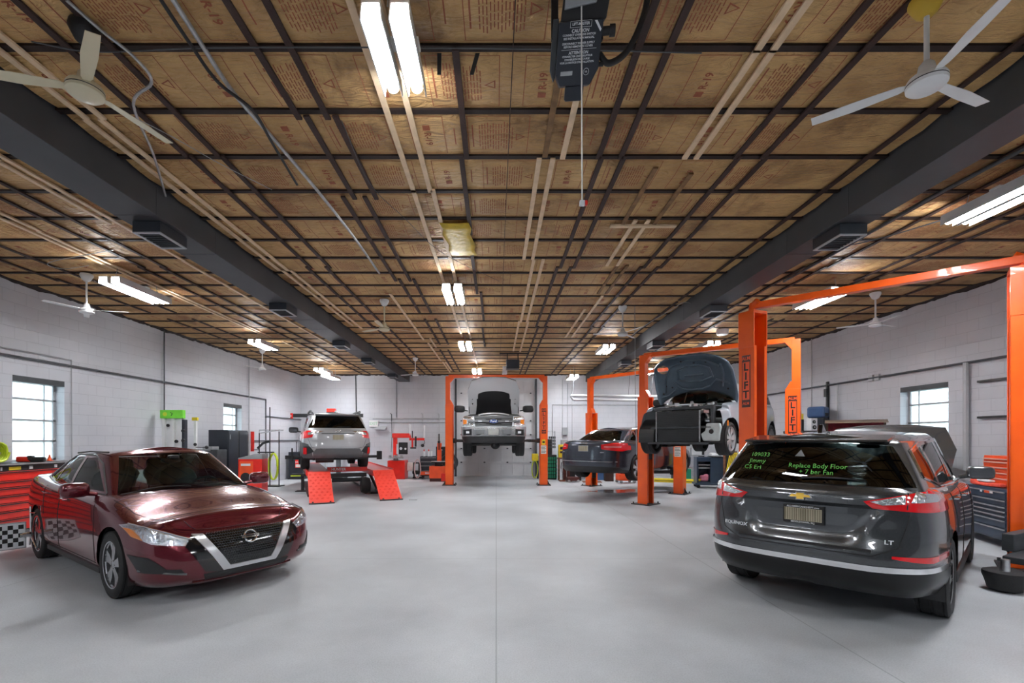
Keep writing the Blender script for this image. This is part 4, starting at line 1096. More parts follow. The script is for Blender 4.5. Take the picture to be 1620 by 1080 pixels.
    cs = carve(bm, [(-.95, .515), (-.5, .500), (.5, .500), (.95, .515), (.95, .555), (.5, .545), (-.5, .545), (-.95, .555)], 'x', fx(-1, .05), False); panel('bumper_strip', cs, M_chrome, t, .018, .02)
    # plate recess and plate
    h, nn = place_on(bvh, 0, .87, 'x', -1); hx = h.x - .024; KP = Matrix.Translation((0, -.02, .04))
    global XF; XF = KP
    pl = MB(); pl.bb(hx - .012, hx, -.155, .155, .775, .935); po = pl.build('number_plate', M_ink, t, bevel=.004)
    pq = MB(); pq.bb(hx - .015, hx - .012, -.142, .142, .80, .910); pq.build('plate_face', M_plate, po)
    rnd = random.Random(4); bars = MB()
    for k in range(16):
        yy = -.132 + k * .0175; wv = rnd.uniform(.004, .013)
        bars.bb(hx - .0165, hx - .015, yy, yy + wv, .803, .907)
    bars.build('plate_pattern', mat('plate_bars', (0.20, .17, .11), .5, var=.2), po)
    pt = MB(); fm = lambda y, z: frame((hx - .0155, y, z), (0, -1, 0), (0, 0, 1))
    add_text(pt, 'ALLAMERICANCHEVY.com', .021, fm(0, .922), .001, True); pt.build('plate_lettering', M_wink, po); pt = MB(); add_text(pt, 'MIDDLETOWN, N.J.', .021, fm(0, .787), .001, True); pt.build('plate_lettering', M_wink, po)
    XF = None
    # bowtie
    h, nn = place_on(bvh, 0, 1.055, 'x', -1)
    Mx = frame(h + nn * .006, (0, -1, 0), (nn.z * 1, 0, 1)); bt = MB()
    bw = [(-.095, -.012), (-.032, -.012), (-.032, -.034), (.032, -.034), (.032, -.012), (.095, -.012), (.078, .016), (.034, .016), (.034, .034), (-.034, .034), (-.034, .016), (-.078, .016)]
    bt.prism(bw, lambda a, b, dd: Mx @ Vector((a, b, dd)), 0, .010); bo = bt.build('emblem', M_chrome, t)
    b2 = MB(); b2.prism([(a * .86, b * .80) for a, b in bw], lambda a, b, dd: Mx @ Vector((a, b, dd)), .010, .014); b2.build('emblem_face', mat('gold', (.80, .50, .08), .25, .7, var=.1), bo)
    def lettering(s_, y, z, size):
        h, nn = place_on(bvh, y, z, 'x', -1); tt = MB(); V_, F_ = text_geo(s_, size, .002, True)
        for v in V_:
            hh, n2 = place_on(bvh, y - v.x * 1.15, z + v.y, 'x', -1); pass
        tt.add([ (lambda hh: (hh[0] + hh[1] * (.004 + v.z)) )(place_on(bvh, y - v.x * 1.15, z + v.y, 'x', -1)) for v in V_], F_); tt.build('badge_lettering', M_wink, t)
    lettering('EQUINOX', .55, .745, .042); lettering('LT', -.60, .735, .045)
    # gaps
    sm_ = GAP()
    seam(sm_, bvh, [(-.70, 1.13), (-.72, .95), (-.66, .70), (-.50, .62), (.50, .62), (.66, .70), (.72, .95), (.70, 1.13)], 'x', -1)
    for s in (1, -1):
        seam(sm_, bvh, [(.95, .36), (.95, .75), (.85, 1.02)], 'y', s); seam(sm_, bvh, [(-.34, .33), (-.35, 1.07)], 'y', s); seam(sm_, bvh, [(-.98, .7), (-1.22, 1.1)], 'y', s)
    sm_.build('panel_gaps', M_ink, t)
    hd = MB(); hd.tube([place_on(bvh, y, .66, 'x', -1)[0] + Vector((-.012, 0, 0)) for y in [k * .1 - .5 for k in range(11)]], .012, 6); hd.build('tailgate_step', M_ink, t)
    tr = []; arches(bm, (1.36, -1.36), .355, .405, .24, t, M_black, arch_trim=tr, trim_w=.04, hw=W)
    for s, x, g in tr: panel('arch_trim', g, M_black, t, .008, .01)
    for s in (1, -1):
        q = MB(); q.bb(-.95, .95, s * .86 - .05, s * .86 + .05, .215, .33); q.build('side_skirt', M_black, t, bevel=.015)
    finish_body(bm, 'body', P, t)
    rim = mat('grey_rim', (0.42, 0.43, 0.45), .25, .9, var=.1)
    for x in (1.36, -1.36):
        for s in (1, -1): wheel(t, x, s * .79, .355, .355, .225, .235, s, 5, rim, 'double')
    for s in (1, -1):
        mirror(t, .70, s * 1.0, 1.17, s, P, .95)
        handle(t, bvh, -.20, .99, s, M_chrome); handle(t, bvh, -1.02, 1.02, s, M_chrome)
    interior(t, 1.0, -1.95, 1.05, .82, .38, 1.06, rows=((-.05, 1), (-.92, 1)))
    iv = MB(); cushion(iv, .52, 0, 1.47, .03, .24, .065); iv.cyl((.53, 0, 1.48), (.57, 0, 1.56), .01, 6); iv.build('interior_mirror', M_black, t, smooth=True)
    return t
sedan(); suv()
# ================================================================ CEILING FANS, OPENER, WIRES
def fan(x, y, zd, lab, hub=M_white, can=M_white, a0=.3):
    t = thing('ceiling_fan', lab, 'fan', (x, y, 0), 0, 'industrial ceiling fans')
    c = MB(); c.rev([(0, ZC - .02), (.085, ZC - .02), (.09, ZC - .05), (.055, ZC - .12), (.03, ZC - .14), (0, ZC - .14)], (0, 0, 0), 'z', 20); c.build('canopy', can, t, smooth=True)
    r = MB(); r.cyl((0, 0, zd + .12), (0, 0, ZC - .13), .014, 10); r.build('down_rod', hub, t, smooth=True)
    h = MB(); h.rev([(.02, zd + .14), (.038, zd + .12), (.05, zd + .06), (.090, zd + .045), (.100, zd + .028), (.102, zd + .012)], (0, 0, 0), 'z', 28)
    h.build('motor_housing', hub, t, smooth=True)
    k = MB(); k.rev([(.102, zd + .012), (.100, zd + .006)], (0, 0, 0), 'z', 28); k.build('motor_band', M_ink, t)
    l = MB(); l.rev([(.102, zd + .006), (.100, zd - .012), (.085, zd - .026), (.03, zd - .032), (0, zd - .032)], (0, 0, 0), 'z', 28); l.build('hub_cover', hub, t, smooth=True)
    for i in range(3):
        a = a0 + 2 * PI * i / 3; b = MB(); M_ = Matrix.Rotation(a, 3, 'Z') @ Matrix.Rotation(R(9), 3, 'X')
        V = []
        for (rr, w0, w1) in ((.09, -.016, .016), (.13, -.03, .03), (.36, -.045, .04), (.58, -.035, .035)):
            for yy in (w0, w1):
                for zz in (-.0015, .0015): V.append(Vector((rr, yy, zz)))
        V = [M_ @ v + Vector((0, 0, zd + .025)) for v in V]; Fs = []
        for q in range(3):
            o = q * 4; Fs += [(o, o + 4, o + 6, o + 2), (o + 1, o + 3, o + 7, o + 5), (o, o + 1, o + 5, o + 4), (o + 2, o + 6, o + 7, o + 3)]
        Fs += [(0, 2, 3, 1), (12, 13, 15, 14)]
        b.add(V, Fs); b.build('blade', hub, t)
def fanat(px, py, Z, lab, **k):
    x, y = ce(px, py, Z); fan(x, y, Z, lab, **k)
fanat(135, 146, 3.80, 'cream ceiling fan nearest the camera at the left, beside the left ceiling beam', hub=M_cream, can=M_black, a0=1.3)
fanat(1466, 134, 3.70, 'white ceiling fan with yellow canopy nearest the camera at the right', can=mat('yellow_canopy', (.62, .40, .03), .5, var=.1), a0=.35)
fanat(137, 493, 3.62, 'white ceiling fan near the left wall, left of the nearest left aisle light', a0=.2)
fanat(608, 521, 3.66, 'white ceiling fan in the middle aisle, near the left ceiling beam', hub=M_cream, a0=.5)
fanat(985, 529, 3.66, 'white ceiling fan in the middle aisle, near the right ceiling beam', a0=.9)
fanat(1385, 514, 3.64, 'white ceiling fan near the right wall, above the window', a0=.4)
fanat(415, 584, 3.64, 'white ceiling fan far down the left aisle, by the left wall', a0=.1)
fanat(657, 593, 3.66, 'white ceiling fan farthest down the middle aisle', a0=.6)
d = MB(); x, y = ce(1143, 530, 4.1); d.rev([(0, 4.10), (.12, 4.11), (.14, 4.15), (.14, 4.235), (0, 4.235)], (x, y, 0), 'z', 20)
tag(d.build('ceiling_fixture', M_white, smooth=True), 'small round white fixture on the ceiling right of the right beam', 'light')

def opener():
    # heavy door operator near the camera: face plate tilted towards the floor
    p0 = at(915, 80, 2.74)
    t = thing('door_opener', 'black garage door operator with printed caution panel hanging nearest the camera', 'opener', (p0.x, p0.y, p0.z))
    Mx = frame((0, 0, 0), (1, -.10, 0), (.02, -.55, .80))       # local x right, y up the panel, z to viewer
    L = lambda x, y, z: Mx @ Vector((x, y, z))
    b = MB(); pr = [(-.125, .13), (-.125, -.11), (-.095, -.165), (.085, -.165), (.125, -.09), (.125, .13)]
    b.prism(pr, L, -.16, .03); b.build('motor_cover', M_navyblack, t, bevel=.006)
    s = MB(); s.prism([(-.16, .15), (-.16, -.08), (-.135, -.14), (-.125, -.12), (-.125, .15)], L, -.10, .0); s.build('side_cover', M_dgrey, t, bevel=.005)
    u = MB(); u.prism([(-.115, .13), (.14, .13), (.16, .36), (-.10, .36)], L, -.18, .01); u.build('upper_case', M_ink, t, bevel=.006)
    f = MB(); f.prism([(-.10, .18), (.075, .20), (.075, .34), (-.10, .34)], L, .01, .045); f.build('breaker_box', M_greyp, t, bevel=.004)
    f = MB(); f.prism([(-.055, .27), (-.03, .27), (-.03, .32), (-.055, .32)], L, .045, .050); f.build('breaker_switch', M_ink, t)
    k = MB(); k.prism([(-.06, -.165), (.05, -.165), (.05, -.23), (.04, -.24), (-.05, -.24), (-.06, -.23)], L, -.04, .02); k.build('sprocket_cover', M_navyblack, t, bevel=.004)
    g = MB(); g.cyl(L(.12, .08, -.02), L(.19, .08, -.02), .022, 10); g.cyl(L(.17, .08, -.02), L(.20, .08, -.02), .030, 10); g.build('cable_gland', M_ink, t, smooth=True); g = MB(); g.cyl(L(.12, -.07, -.02), L(.155, -.07, -.02), .012, 8); g.build('stub_plug', M_ink, t, smooth=True)
    tx = MB(); M2 = frame(L(0, 0, .0315), Mx.col[0].xyz, Mx.col[1].xyz)
    rows = [('CAUTION', .085, .022, True), ('CONNECT OVERRIDE SWITCH', .068, .0135, True), ('SEE INSTALLATION MANUAL', .053, .0135, True), ('DISCONNECT POWER SUPPLY', .030, .0135, True), ('BEFORE REMOVING COVER', .016, .0135, True),
            ('ATTENTION', -.012, .020, True), ("CONNECTER L'INTERRUPTEUR", -.028, .0125, True), ("D'INVERSION DE COURSE", -.042, .0125, True), ("VOIR LA NOTICE D'INSTALLATION", -.056, .0125, True)]
    for s_, yy, sz, bo in rows: add_text(tx, s_, sz, M2 @ Matrix.Translation((-.005 if sz < .02 else 0, yy, 0)), .0005, bo)
    tx.prism([(-.10, .004), (.10, .004), (.10, .0025), (-.10, .0025)], L, .031, .0322)
    add_text(tx, 'LIFT-MASTER', .017, M2 @ Matrix.Translation((0, .115, 0)), .0005, True)
    for (a, b_, c, dd) in ((-.06, .06, .100, .1015), (-.06, .06, .1275, .129), (-.06, -.0585, .100, .129), (.0585, .06, .100, .129)): tx.prism([(a, c), (b_, c), (b_, dd), (a, dd)], L, .031, .0322)
    tx.build('caution_lettering', M_wink, t)
    q = MB(); q.prism([(-.095, -.115), (-.025, -.115), (-.025, -.095), (-.095, -.095)], L, .031, .0325); q.build('rating_label', M_galv, t)
    q = MB(); q.prism([(.075, .125), (.09, .125), (.118, .085), (.112, .075)], L, .031, .0325); q.build('corner_sticker', M_wink, t)
    q = MB(); q.tube([L(.055 + .016 * math.cos(2 * PI * k_ / 16), -.102 + .016 * math.sin(2 * PI * k_ / 16), .0318) for k_ in range(16)], .001, 4, closed=True); add_text(q, 'UL', .012, M2 @ Matrix.Translation((.055, -.102, 0)), .0005, True); q.build('approval_mark', M_wink, t)
    br = MB()
    for sx in (-.14, .12): br.bb(sx - .02, sx + .02, -.02, .0, .05, ZC - p0.z - .04)
    br.bb(-.17, .17, -.03, .01, ZC - p0.z - .07, ZC - p0.z - .04); br.build('hanger_bracket', M_ink, t)
    cd = MB(); A = L(.125, -.02, -.03); cd.tube(crow([A, A + Vector((.06, .02, -.04)), A + Vector((.16, .02, .02)), A + Vector((.24, 0, .16)), A + Vector((.28, -.02, .32)), A + Vector((.26, -.06, .50))], 6), .018, 10)
    cd.build('flexible_conduit', M_ink, t, smooth=True)
    # rope
    r = MB(); top = at(920, 4, 2.60); end = at(921, 318, 2.63); r.cyl(top, end, .004, 6)
    ro = tag(r.build('pull_rope', M_paper), 'thin pull rope hanging below the near door operator', 'rope')
    h = MB(); h.box(end.x, end.y, end.z - .012, .030, .022, .030); h.build('pull_handle', M_wink, ro, bevel=.004)
    h = MB(); h.box(end.x + .022, end.y, end.z - .012, .016, .020, .026); h.build('handle_end', M_red, ro, bevel=.003)
opener()
def opener2():
    p = at(811, 577, 14.4); t = thing('door_opener', 'small black door operator near the far overhead door', 'opener', (p.x, p.y, p.z))
    b = MB(); b.bb(-.20, .20, -.2, .2, -.14, .14); b.build('motor_cover', M_navyblack, t, bevel=.02)
    b = MB(); b.bb(-.30, -.14, .2, YF - p.y - .03, -.04, .0); b.build('rail', M_galv, t)
    b = MB(); b.bb(-.18, -.15, -.03, .03, .13, ZC - p.z - .05); b.bb(.15, .18, -.03, .03, .13, ZC - p.z - .05); b.bb(-.4, .5, -.03, .03, ZC - p.z - .08, ZC - p.z - .045); b.build('hanger_bracket', M_ink, t)
opener2()
# perforated hanger straps
for px, py, lab in ((695, 88, 'left'), (751, 86, 'right')):
    p = at(px, py, 3.25); m_ = MB(); dx = .02 if lab == 'right' else 0
    m_.add([(p.x - .015 + dx, p.y, ZC - .01), (p.x + .015 + dx, p.y, ZC - .01), (p.x + .012 - dx, p.y, ZC - .16), (p.x - .015 - dx, p.y, ZC - .16), (p.x - .015 + dx, p.y + .004, ZC - .01), (p.x + .015 + dx, p.y + .004, ZC - .01), (p.x + .012 - dx, p.y + .004, ZC - .16), (p.x - .015 - dx, p.y + .004, ZC - .16)],
            [(0, 1, 2, 3), (4, 7, 6, 5), (0, 4, 5, 1), (1, 5, 6, 2), (2, 6, 7, 3), (3, 7, 4, 0)])
    tag(m_.build('hanger_strap', M_dgrey), 'dark perforated strap hanging from a joist, %s one right of the near light' % lab, 'strap', 'hanger straps')
def wire(name, pts, r, m, lab, cat='cable', n=6):
    P = [Vector(p) for p in pts]; P = crow(P, 6); b = MB(); b.tube(P, r, n); return tag(b.build(name, m, smooth=True), lab, cat)
zc = ZC - .06
def cw(px, py, dz=0): x, y = ce(px, py, zc + dz); return (x, y, zc + dz)
wire('ceiling_cable', [cw(105, 0), cw(160, 48, -.02), cw(212, 90, -.03), cw(240, 130, -.02), cw(211, 165, -.03), cw(243, 245, -.02), cw(262, 310)], .011, M_galv, 'grey cable snaking under the ceiling near the top left corner')
wire('ceiling_cable', [cw(50, 66), cw(150, 82), cw(320, 76), cw(560, 75), cw(870, 78), cw(1110, 84)], .005, M_pipedark, 'thin dark cable along the nearest joists across the picture top')
wire('ceiling_conduit', [cw(268, -10), cw(322, 75), cw(372, 150), cw(440, 228), cw(505, 305), cw(560, 375), cw(600, 432)], .016, M_galv, 'shiny steel conduit running away under the joists left of the near light', 'conduit', 8)
wire('ceiling_conduit', [cw(248, -10), cw(300, 68, -.03), cw(345, 130, -.05), cw(400, 175, -.03), cw(430, 225, -.02), cw(470, 292, -.02)], .012, M_ink, 'black drooping conduit beside the shiny steel conduit', 'conduit', 8)
wire('ceiling_cable', [cw(1112, 490), cw(1085, 478, -.03), cw(1062, 490), cw(1020, 515), cw(1000, 530)], .008, M_galv, 'pale cable curling under the ceiling near the right beam')
wire('ceiling_conduit', [cw(1640, 225, -.03), cw(1455, 322, -.03), cw(1330, 395, -.02), cw(1240, 445)], .020, M_pipedark, 'dark conduit beside the right ceiling beam', 'conduit', 8)
wire('ceiling_cable', [cw(1640, 300), cw(1500, 345, -.04), cw(1380, 380, -.03), cw(1290, 398)], .008, M_pipedark, 'thin dark cable hanging across the right aisle ceiling')
wire('ceiling_wire', [(.12, 1.2, ZC - .045), (.11, 6, ZC - .05), (.125, 12, ZC - .045), (.12, 17, ZC - .05)], .004, M_furdark, 'thin brown wire running straight down the middle of the ceiling')
wire('ceiling_wire', [cw(540, 190), cw(585, 290, -.02), cw(640, 345, -.03), cw(700, 400, -.04), cw(790, 445, -.02)], .003, M_pipedark, 'thin loose wire curving under the ceiling left of the yellow patch')
wire('ceiling_wire', [cw(185, 172, 0), cw(270, 215, -.03), cw(350, 260, -.02), cw(430, 300)], .004, M_galv, 'thin loose wire right of the cream fan')
wire('ceiling_wire', [cw(140, 420, .0), cw(100, 425, -.05), cw(78, 415), cw(180, 395)], .005, M_galv, 'pale wire loop at the left aisle ceiling')
wire('hanging_cord', [at(1004, 462, 9.5), at(1005, 600, 9.5), at(1007, 720, 9.5)], .007, M_greyp, 'thin vertical cord hanging before the dark raised sedan')

# ================================================================ WALL PIPES
def pipe(pts, r, m, lab, name='wall_pipe', cat='pipe', grp='pipes and conduits on the walls'):
    b = MB(); b.tube(pts, r, 8); return tag(b.build(name, m, smooth=True), lab, cat, grp)
def brk(y, z, X, s): pass
x = XL + .035
yv = wl(419)[0]
pipe([(x, 2.0, 2.95), (x, yv, 2.95), (x, yv, .15)], .022, M_pipedark, 'dark air pipe along the left wall, turning down at the far end')
pipe([(x, 2.0, 3.07), (x, wl(110)[0], 3.07), (x, wl(110)[0] + .02, .3)], .012, M_pipe, 'thin pipe above the near left window, turning down right of it')
for px, top, lab in ((257, None, 'left wall, above the machine with the green sign'), (392, None, 'left wall, beyond the dark cabinet')):
    y = wl(px)[0]; pipe([(x + .01, y, ZC - .05), (x + .01, y, 1.9 if px == 257 else .9)], .016, M_pipedark if px == 257 else M_pipe, 'vertical conduit on the ' + lab)
xr = XR - .035
pipe([(xr, 2.0, 2.91), (xr, YF - .1, 2.91)], .022, M_pipedark, 'dark air pipe along the right wall, above the window')
pipe([(xr - .02, wl(1533)[0], 2.91), (xr - .02, wl(1533)[0], 1.0)], .040, M_pipe, 'pale vertical pipe on the right wall, right of the window')
pipe([(xr, wl(1286)[0], ZC - .05), (xr, wl(1286)[0], 2.0)], .014, M_pipe, 'thin vertical conduit on the right wall above the blue tank')
b = MB(); y = wl(1311)[0]; b.bb(xr - .02, xr + .03, y - .03, y + .03, 1.9, 3.0)
for z in (2.12, 2.62): b.bb(xr - .06, xr - .02, y - .05, y + .05, z, z + .2)
tag(b.build('wall_channel', M_black, bevel=.004), 'black vertical channel with two boxes on the right wall', 'channel')
pipe([(xr, y - .35, 2.9), (xr, y - .35, 1.7)], .014, M_pipe, 'thin vertical conduit just right of the black channel')
for i, z in enumerate((2.55, 1.93)):
    b = MB(); y0 = wl(1550)[0]; b.bb(XR - .05, XR, y0 - .95, y0, z - .018, z + .018)
    tag(b.build('wall_ledge', M_black), '%s of two dark ledges on the right wall above the orange tool chest' % ('upper', 'lower')[i], 'ledge')
for i, px in enumerate((1390, 1380)):
    b = MB(); y0, z0 = wl(px); b.bb(XR - .05, XR, y0 - .06, y0 + .06, 2.84, 2.98); tag(b.build('pipe_clamp', M_pipe, bevel=.004), '%s pipe clamp on the right wall pipe left of the window' % ('near', 'far')[i], 'clamp')
yb = YF - .035
def X_(px): return (px - CX) / F * YF
def Z_(py): return H - (py - CY) / F * YF
pipe([(X_(590), yb, Z_(662)), (X_(708), yb, Z_(662))], .022, M_pipe, 'upper air pipe on the far wall above the tyre machines')
pipe([(X_(590), yb, Z_(668)), (X_(708), yb, Z_(668))], .018, M_pipe, 'lower air pipe on the far wall above the tyre machines')
pipe([(X_(563), yb, ZC - .05), (X_(564), yb, Z_(656))], .022, M_pipedark, 'vertical conduit on the far wall above the silver wagon')
pipe([(X_(627), yb, ZC - .05), (X_(627), yb, Z_(660))], .012, M_pipedark, 'thin vertical conduit on the far wall above the red tyre machine')
for i, px in enumerate((620, 669, 695)):
    x = X_(px); b = MB(); b.tube([(x, yb - .03, Z_(666)), (x, yb - .03, Z_(655)), (x - .05, yb - .06, Z_(654))], .02, 6); b.tube([(x, yb - .03, Z_(666)), (x + .02, yb - .05, Z_(690)), (x + (.1 if i else 0), yb - .1, Z_(715))], .010, 6)
    tag(b.build('air_drop', M_pipe if i else M_pipedark, smooth=True), '%s air drop with hose on the far wall above the tyre machines' % ('left', 'middle', 'right')[i], 'hose', 'air drops')
pipe([(X_(874), yb, Z_(733)), (X_(874), yb, Z_(640)), (X_(1050), yb, Z_(640))], .018, M_pipe, 'pipe round the far wall behind the dark raised sedan')
for px, z0, wd_ in ((890, 600, 'left'), (898, 606, 'middle'), (905, 612, 'right')):
    pipe([(X_(px), yb, Z_(z0)), (X_(px), yb, Z_(735))], .013, M_pipe, 'thin pipe down the far wall at the grey switch box, %s of three' % wd_)
b = MB(); x0 = X_(893); b.bb(x0 - .10, x0 + .10, yb - .09, yb + .035, Z_(688), Z_(676)); tag(b.build('switch_box', M_greyp, bevel=.01), 'grey switch box on the far wall right of the white pickup', 'box')
b = MB(); x0 = X_(592); b.bb(x0 - .18, x0 + .18, yb - .06, yb + .035, Z_(675), Z_(665)); ex = tag(b.build('exit_sign', M_white, bevel=.006), 'white exit sign on the far wall right of the silver wagon', 'sign')
tx = MB(); add_text(tx, 'EXIT', .17, frame((x0, yb - .062, Z_(670)), (1, 0, 0), (0, 0, 1)), .002, True); tx.build('lettering', mat('pale_green_ink', (.42, .62, .48), .6, var=.1), ex)
b = MB(); b.bb(X_(594), X_(612), yb - .2, yb + .035, Z_(679.5), Z_(677)); b.bb(X_(594), X_(612), yb - .04, yb + .035, Z_(677), Z_(674)); tag(b.build('wall_shelf', M_pipe), 'small grey wall shelf below the exit sign', 'shelf')
# infrared tube heater hanging before the far wall
t = thing('tube_heater', 'long grey tube heater hanging behind the raised dark sedan', 'heater', (0, 0, 0))
h0, h1 = at(903, 626, 17.6), at(1040, 627, 17.6)
b = MB(); b.tube([h0, h1], .055, 10); b.tube([h0 + Vector((.1, .0, -.15)), h1 + Vector((0, 0, -.15))], .045, 10); b.tube([h0, h0 + Vector((.1, 0, -.15))], .045, 8); b.build('heater_tube', M_pipe, t, smooth=True)
for xx in (903 + 3, 994, 1030): 
    q = at(xx, 626, 17.6); c = MB(); c.cyl(q, Vector((q.x + .08, q.y, ZC - .02)), .008, 5); c.build('hanger', M_pipedark, t)

# ================================================================ TWO-POST LIFTS
def lift(p0, p1, ztop, lab, half='both', zc0=2.6, arms=True, armz=1.0, lab_side='cam', letters=(1,), wide=.26, bar='h', top_shape='ext', yellow=(), rot=(0, 0)):
    global XF
    """p0,p1: floor points of the two columns"""
    a, b = Vector(p0), Vector(p1); d = (b - a).normalized(); nrm = Vector((-d.y, d.x)); nrm = nrm if nrm.y < 0 else -nrm
    ang = math.atan2(d.y, d.x); mid = (a + b) / 2; hl = (b - a).length / 2
    t = thing('two_post_lift', lab, 'car lift', (mid.x, mid.y, 0), ang)
    # local: x along the bar, y away from the viewer side (positive = behind)
    for i, s in enumerate((-1, 1)):
        x = s * hl; c = MB(); w = wide; dp = .30
        XF = (Matrix.Translation((x, 0, 0)) @ Matrix.Rotation(R(rot[i]), 4, 'Z') @ Matrix.Translation((-x, 0, 0))) if rot[i] else None
        # C-channel column: web on the outside, open towards the middle
        c.bb(x + s * 0, x + s * .012 + s * w * .5, -dp / 2, dp / 2, 0.02, zc0) if False else None
        xo = x + s * w / 2; xi = x - s * w / 2
        c.bb(xo - s * .012, xo, -dp / 2, dp / 2, .02, zc0); c.bb(xi, xo, -dp / 2, -dp / 2 + .012, .02, zc0); c.bb(xi, xo, dp / 2 - .012, dp / 2, .02, zc0)
        c.bb(xi, xi + s * .012, -dp / 2, -dp / 2 + .06, .02, zc0); c.bb(xi, xi + s * .012, dp / 2 - .06, dp / 2, .02, zc0)
        o = c.build('column', M_orange, t, bevel=.004)
        q = MB(); q.bb(xo + s * .10, xi - s * .10, -dp / 2 - .12, dp / 2 + .12, 0, .02)
        for aa in (-1, 1):
            for bb_ in (-1, 1): q.cyl((x + aa * (w / 2 + .06), bb_ * (dp / 2 + .08), .02), (x + aa * (w / 2 + .06), bb_ * (dp / 2 + .08), .06), .018, 6)
        q.prism([(xo, .02), (xo + s * .09, .02), (xo, .18)], lambda u, v, dd: (u, dd, v), -.01, .01); q.build('base_plate', M_dgrey, o)
        e = MB(); ew = .15; ed = .15
        if top_shape == 'ext':
            e.prism([(xo, zc0), (xi, zc0), (xi + s * (w - ew) * .8, zc0 + .16), (xo, zc0 + .16)] if True else [], lambda u, v, dd: (u, dd, v), -ed / 2, ed / 2)
            xe = xo - s * ew / 2
            e.bb(xe - ew / 2, xe + ew / 2, -ed / 2, ed / 2, zc0 + .14, ztop)
            e.prism([(xe - s * ew / 2, ztop - .02), (xe - s * (ew / 2 + .16), ztop + .0), (xe - s * (ew / 2 + .16), ztop - .13) if False else (xe - s * ew / 2, ztop - .2)], lambda u, v, dd: (u, dd, v), -ed / 2, ed / 2)
        else:
            e.bb(xo, xi, -dp / 2 - .008, -dp / 2 + .012, zc0 - .02, ztop - .02); e.bb(xo, xi, dp / 2 - .012, dp / 2 + .008, zc0 - .02, ztop - .02); e.bb(xo - s * .012, xo + s * .008, -dp / 2, dp / 2, zc0 - .02, ztop - .02)
            e.bb(xo, xi, -dp / 2, dp / 2, ztop - .05, ztop)
            e.tube([(x, 0, ztop - .02), (x, 0, ztop + .10), (x - s * .10, 0, ztop + .16)], .06, 8)
        e.build('column_extension', M_orange, o, bevel=.003)
        cr = MB(); cr.bb(xi + s * .02, xo - s * .03, -dp / 2 + .03, dp / 2 - .03, armz - .35, armz + .45); cr.bb(xi - s * .02, xi + s * .02, -.10, .10, armz - .05, armz + .06); cr.build('carriage', M_black, t)
        st = MB(); st.bb(xo - s * .03, xo - s * .06, -.05, .05, .05, zc0 - .05); st.build('ladder_strip', M_galv, t)
        if arms and True:
            keep = XF; XF = None
            for q_ in (-1, 1):
                m_ = MB(); ax = xi - s * .05; pv = Vector((ax, q_ * .10, armz)); tip = Vector((x - s * .78, q_ * .85, armz)); mid_ = pv.lerp(tip, .55)
                dd = (tip - pv).normalized(); nn = Vector((-dd.y, dd.x, 0))
                for (A, B, hw, hz) in ((pv, mid_, .055, .045), (mid_ - dd * .1, tip, .04, .033)):
                    m_.add([A + nn * hw + Vector((0, 0, -hz)), A - nn * hw + Vector((0, 0, -hz)), A - nn * hw + Vector((0, 0, hz)), A + nn * hw + Vector((0, 0, hz)), B + nn * hw + Vector((0, 0, -hz)), B - nn * hw + Vector((0, 0, -hz)), B - nn * hw + Vector((0, 0, hz)), B + nn * hw + Vector((0, 0, hz))],
                           [(0, 1, 2, 3), (4, 7, 6, 5), (0, 4, 5, 1), (1, 5, 6, 2), (2, 6, 7, 3), (3, 7, 4, 0)])
                m_.cyl(pv - Vector((0, 0, .08)), pv + Vector((0, 0, .08)), .06, 12); m_.build('lift_arm', M_black, t)
                pd = MB(); pd.cyl(tip, tip + Vector((0, 0, .09)), .05, 12); pd.cyl(tip + Vector((0, 0, .07)), tip + Vector((0, 0, .10)), .065, 14); pd.build('arm_pad', M_dgrey, t)
            XF = keep
        if i in letters:
            yl = -dp / 2 - .002; lb = MB()
            lb.bb(x - .075, x + .075, yl - .004, yl, zc0 - .98, zc0 - .14); lo = lb.build('lift_label', M_label, o)
            lo2 = MB(); lo2.bb(x - .062, x + .062, yl - .006, yl - .004, zc0 - .86, zc0 - .25); lo2.build('label_field', M_orange2, lo)
            tx = MB()
            for kk, chh in enumerate('LIFT'): add_text(tx, chh, .17, frame((x, yl - .0075, zc0 - .335 - kk * .148), (1, 0, 0), (0, 0, 1)), .0015, True)
            tx.build('lift_lettering', M_ink, lo)
            tx = MB(); add_text(tx, 'ALM', .075, frame((x, yl - .006, zc0 - .195), (1, 0, 0), (0, 0, 1)), .0015, True); add_text(tx, 'ALM', .06, frame((x, yl - .006, zc0 - .92), (1, 0, 0), (0, 0, 1)), .0015, True); tx.build('maker_lettering', M_orange2, lo)
        if i in yellow:
            yl = -dp / 2 - .002; z = 1.52
            q = MB(); q.bb(x - .07, x + .05, yl - .004, yl, z - .16, z + .02); yo = q.build('warning_sticker', M_yellow, o)
            q = MB(); q.bb(x - .10, x + .08, yl - .004, yl, z - .46, z - .18); po = q.build('instruction_sticker', M_paper, o)
            q = MB()
            for kk in range(6): q.bb(x - .09, x + .07 - .02 * (kk % 2), yl - .0055, yl - .004, z - .215 - kk * .042, z - .20 - kk * .042)
            q.build('sticker_print', M_ink, po)
            q = MB(); q.bb(x - .05, x + .03, yl - .0055, yl - .004, z - .10, z - .04); q.build('sticker_pictogram', M_ink, yo)
    XF = None; m_ = MB(); xe = hl + .03
    m_.bb(-xe, xe, -.06, .06, ztop - .055 + (.10 if top_shape != 'ext' else 0), ztop + .045 + (.10 if top_shape != 'ext' else 0)); m_.build('crossbar', M_orange, t, bevel=.006)
    if bar == 'g':
        q = MB()
        for s in (-1, 1): q.prism([(s * (hl - .03), ztop - .05), (s * (hl - .18), ztop - .05), (s * (hl - .03), ztop - .22)], lambda u, v, dd: (u, dd, v), -.03, .03)
        q.build('corner_gusset', M_orange, t)
    return t
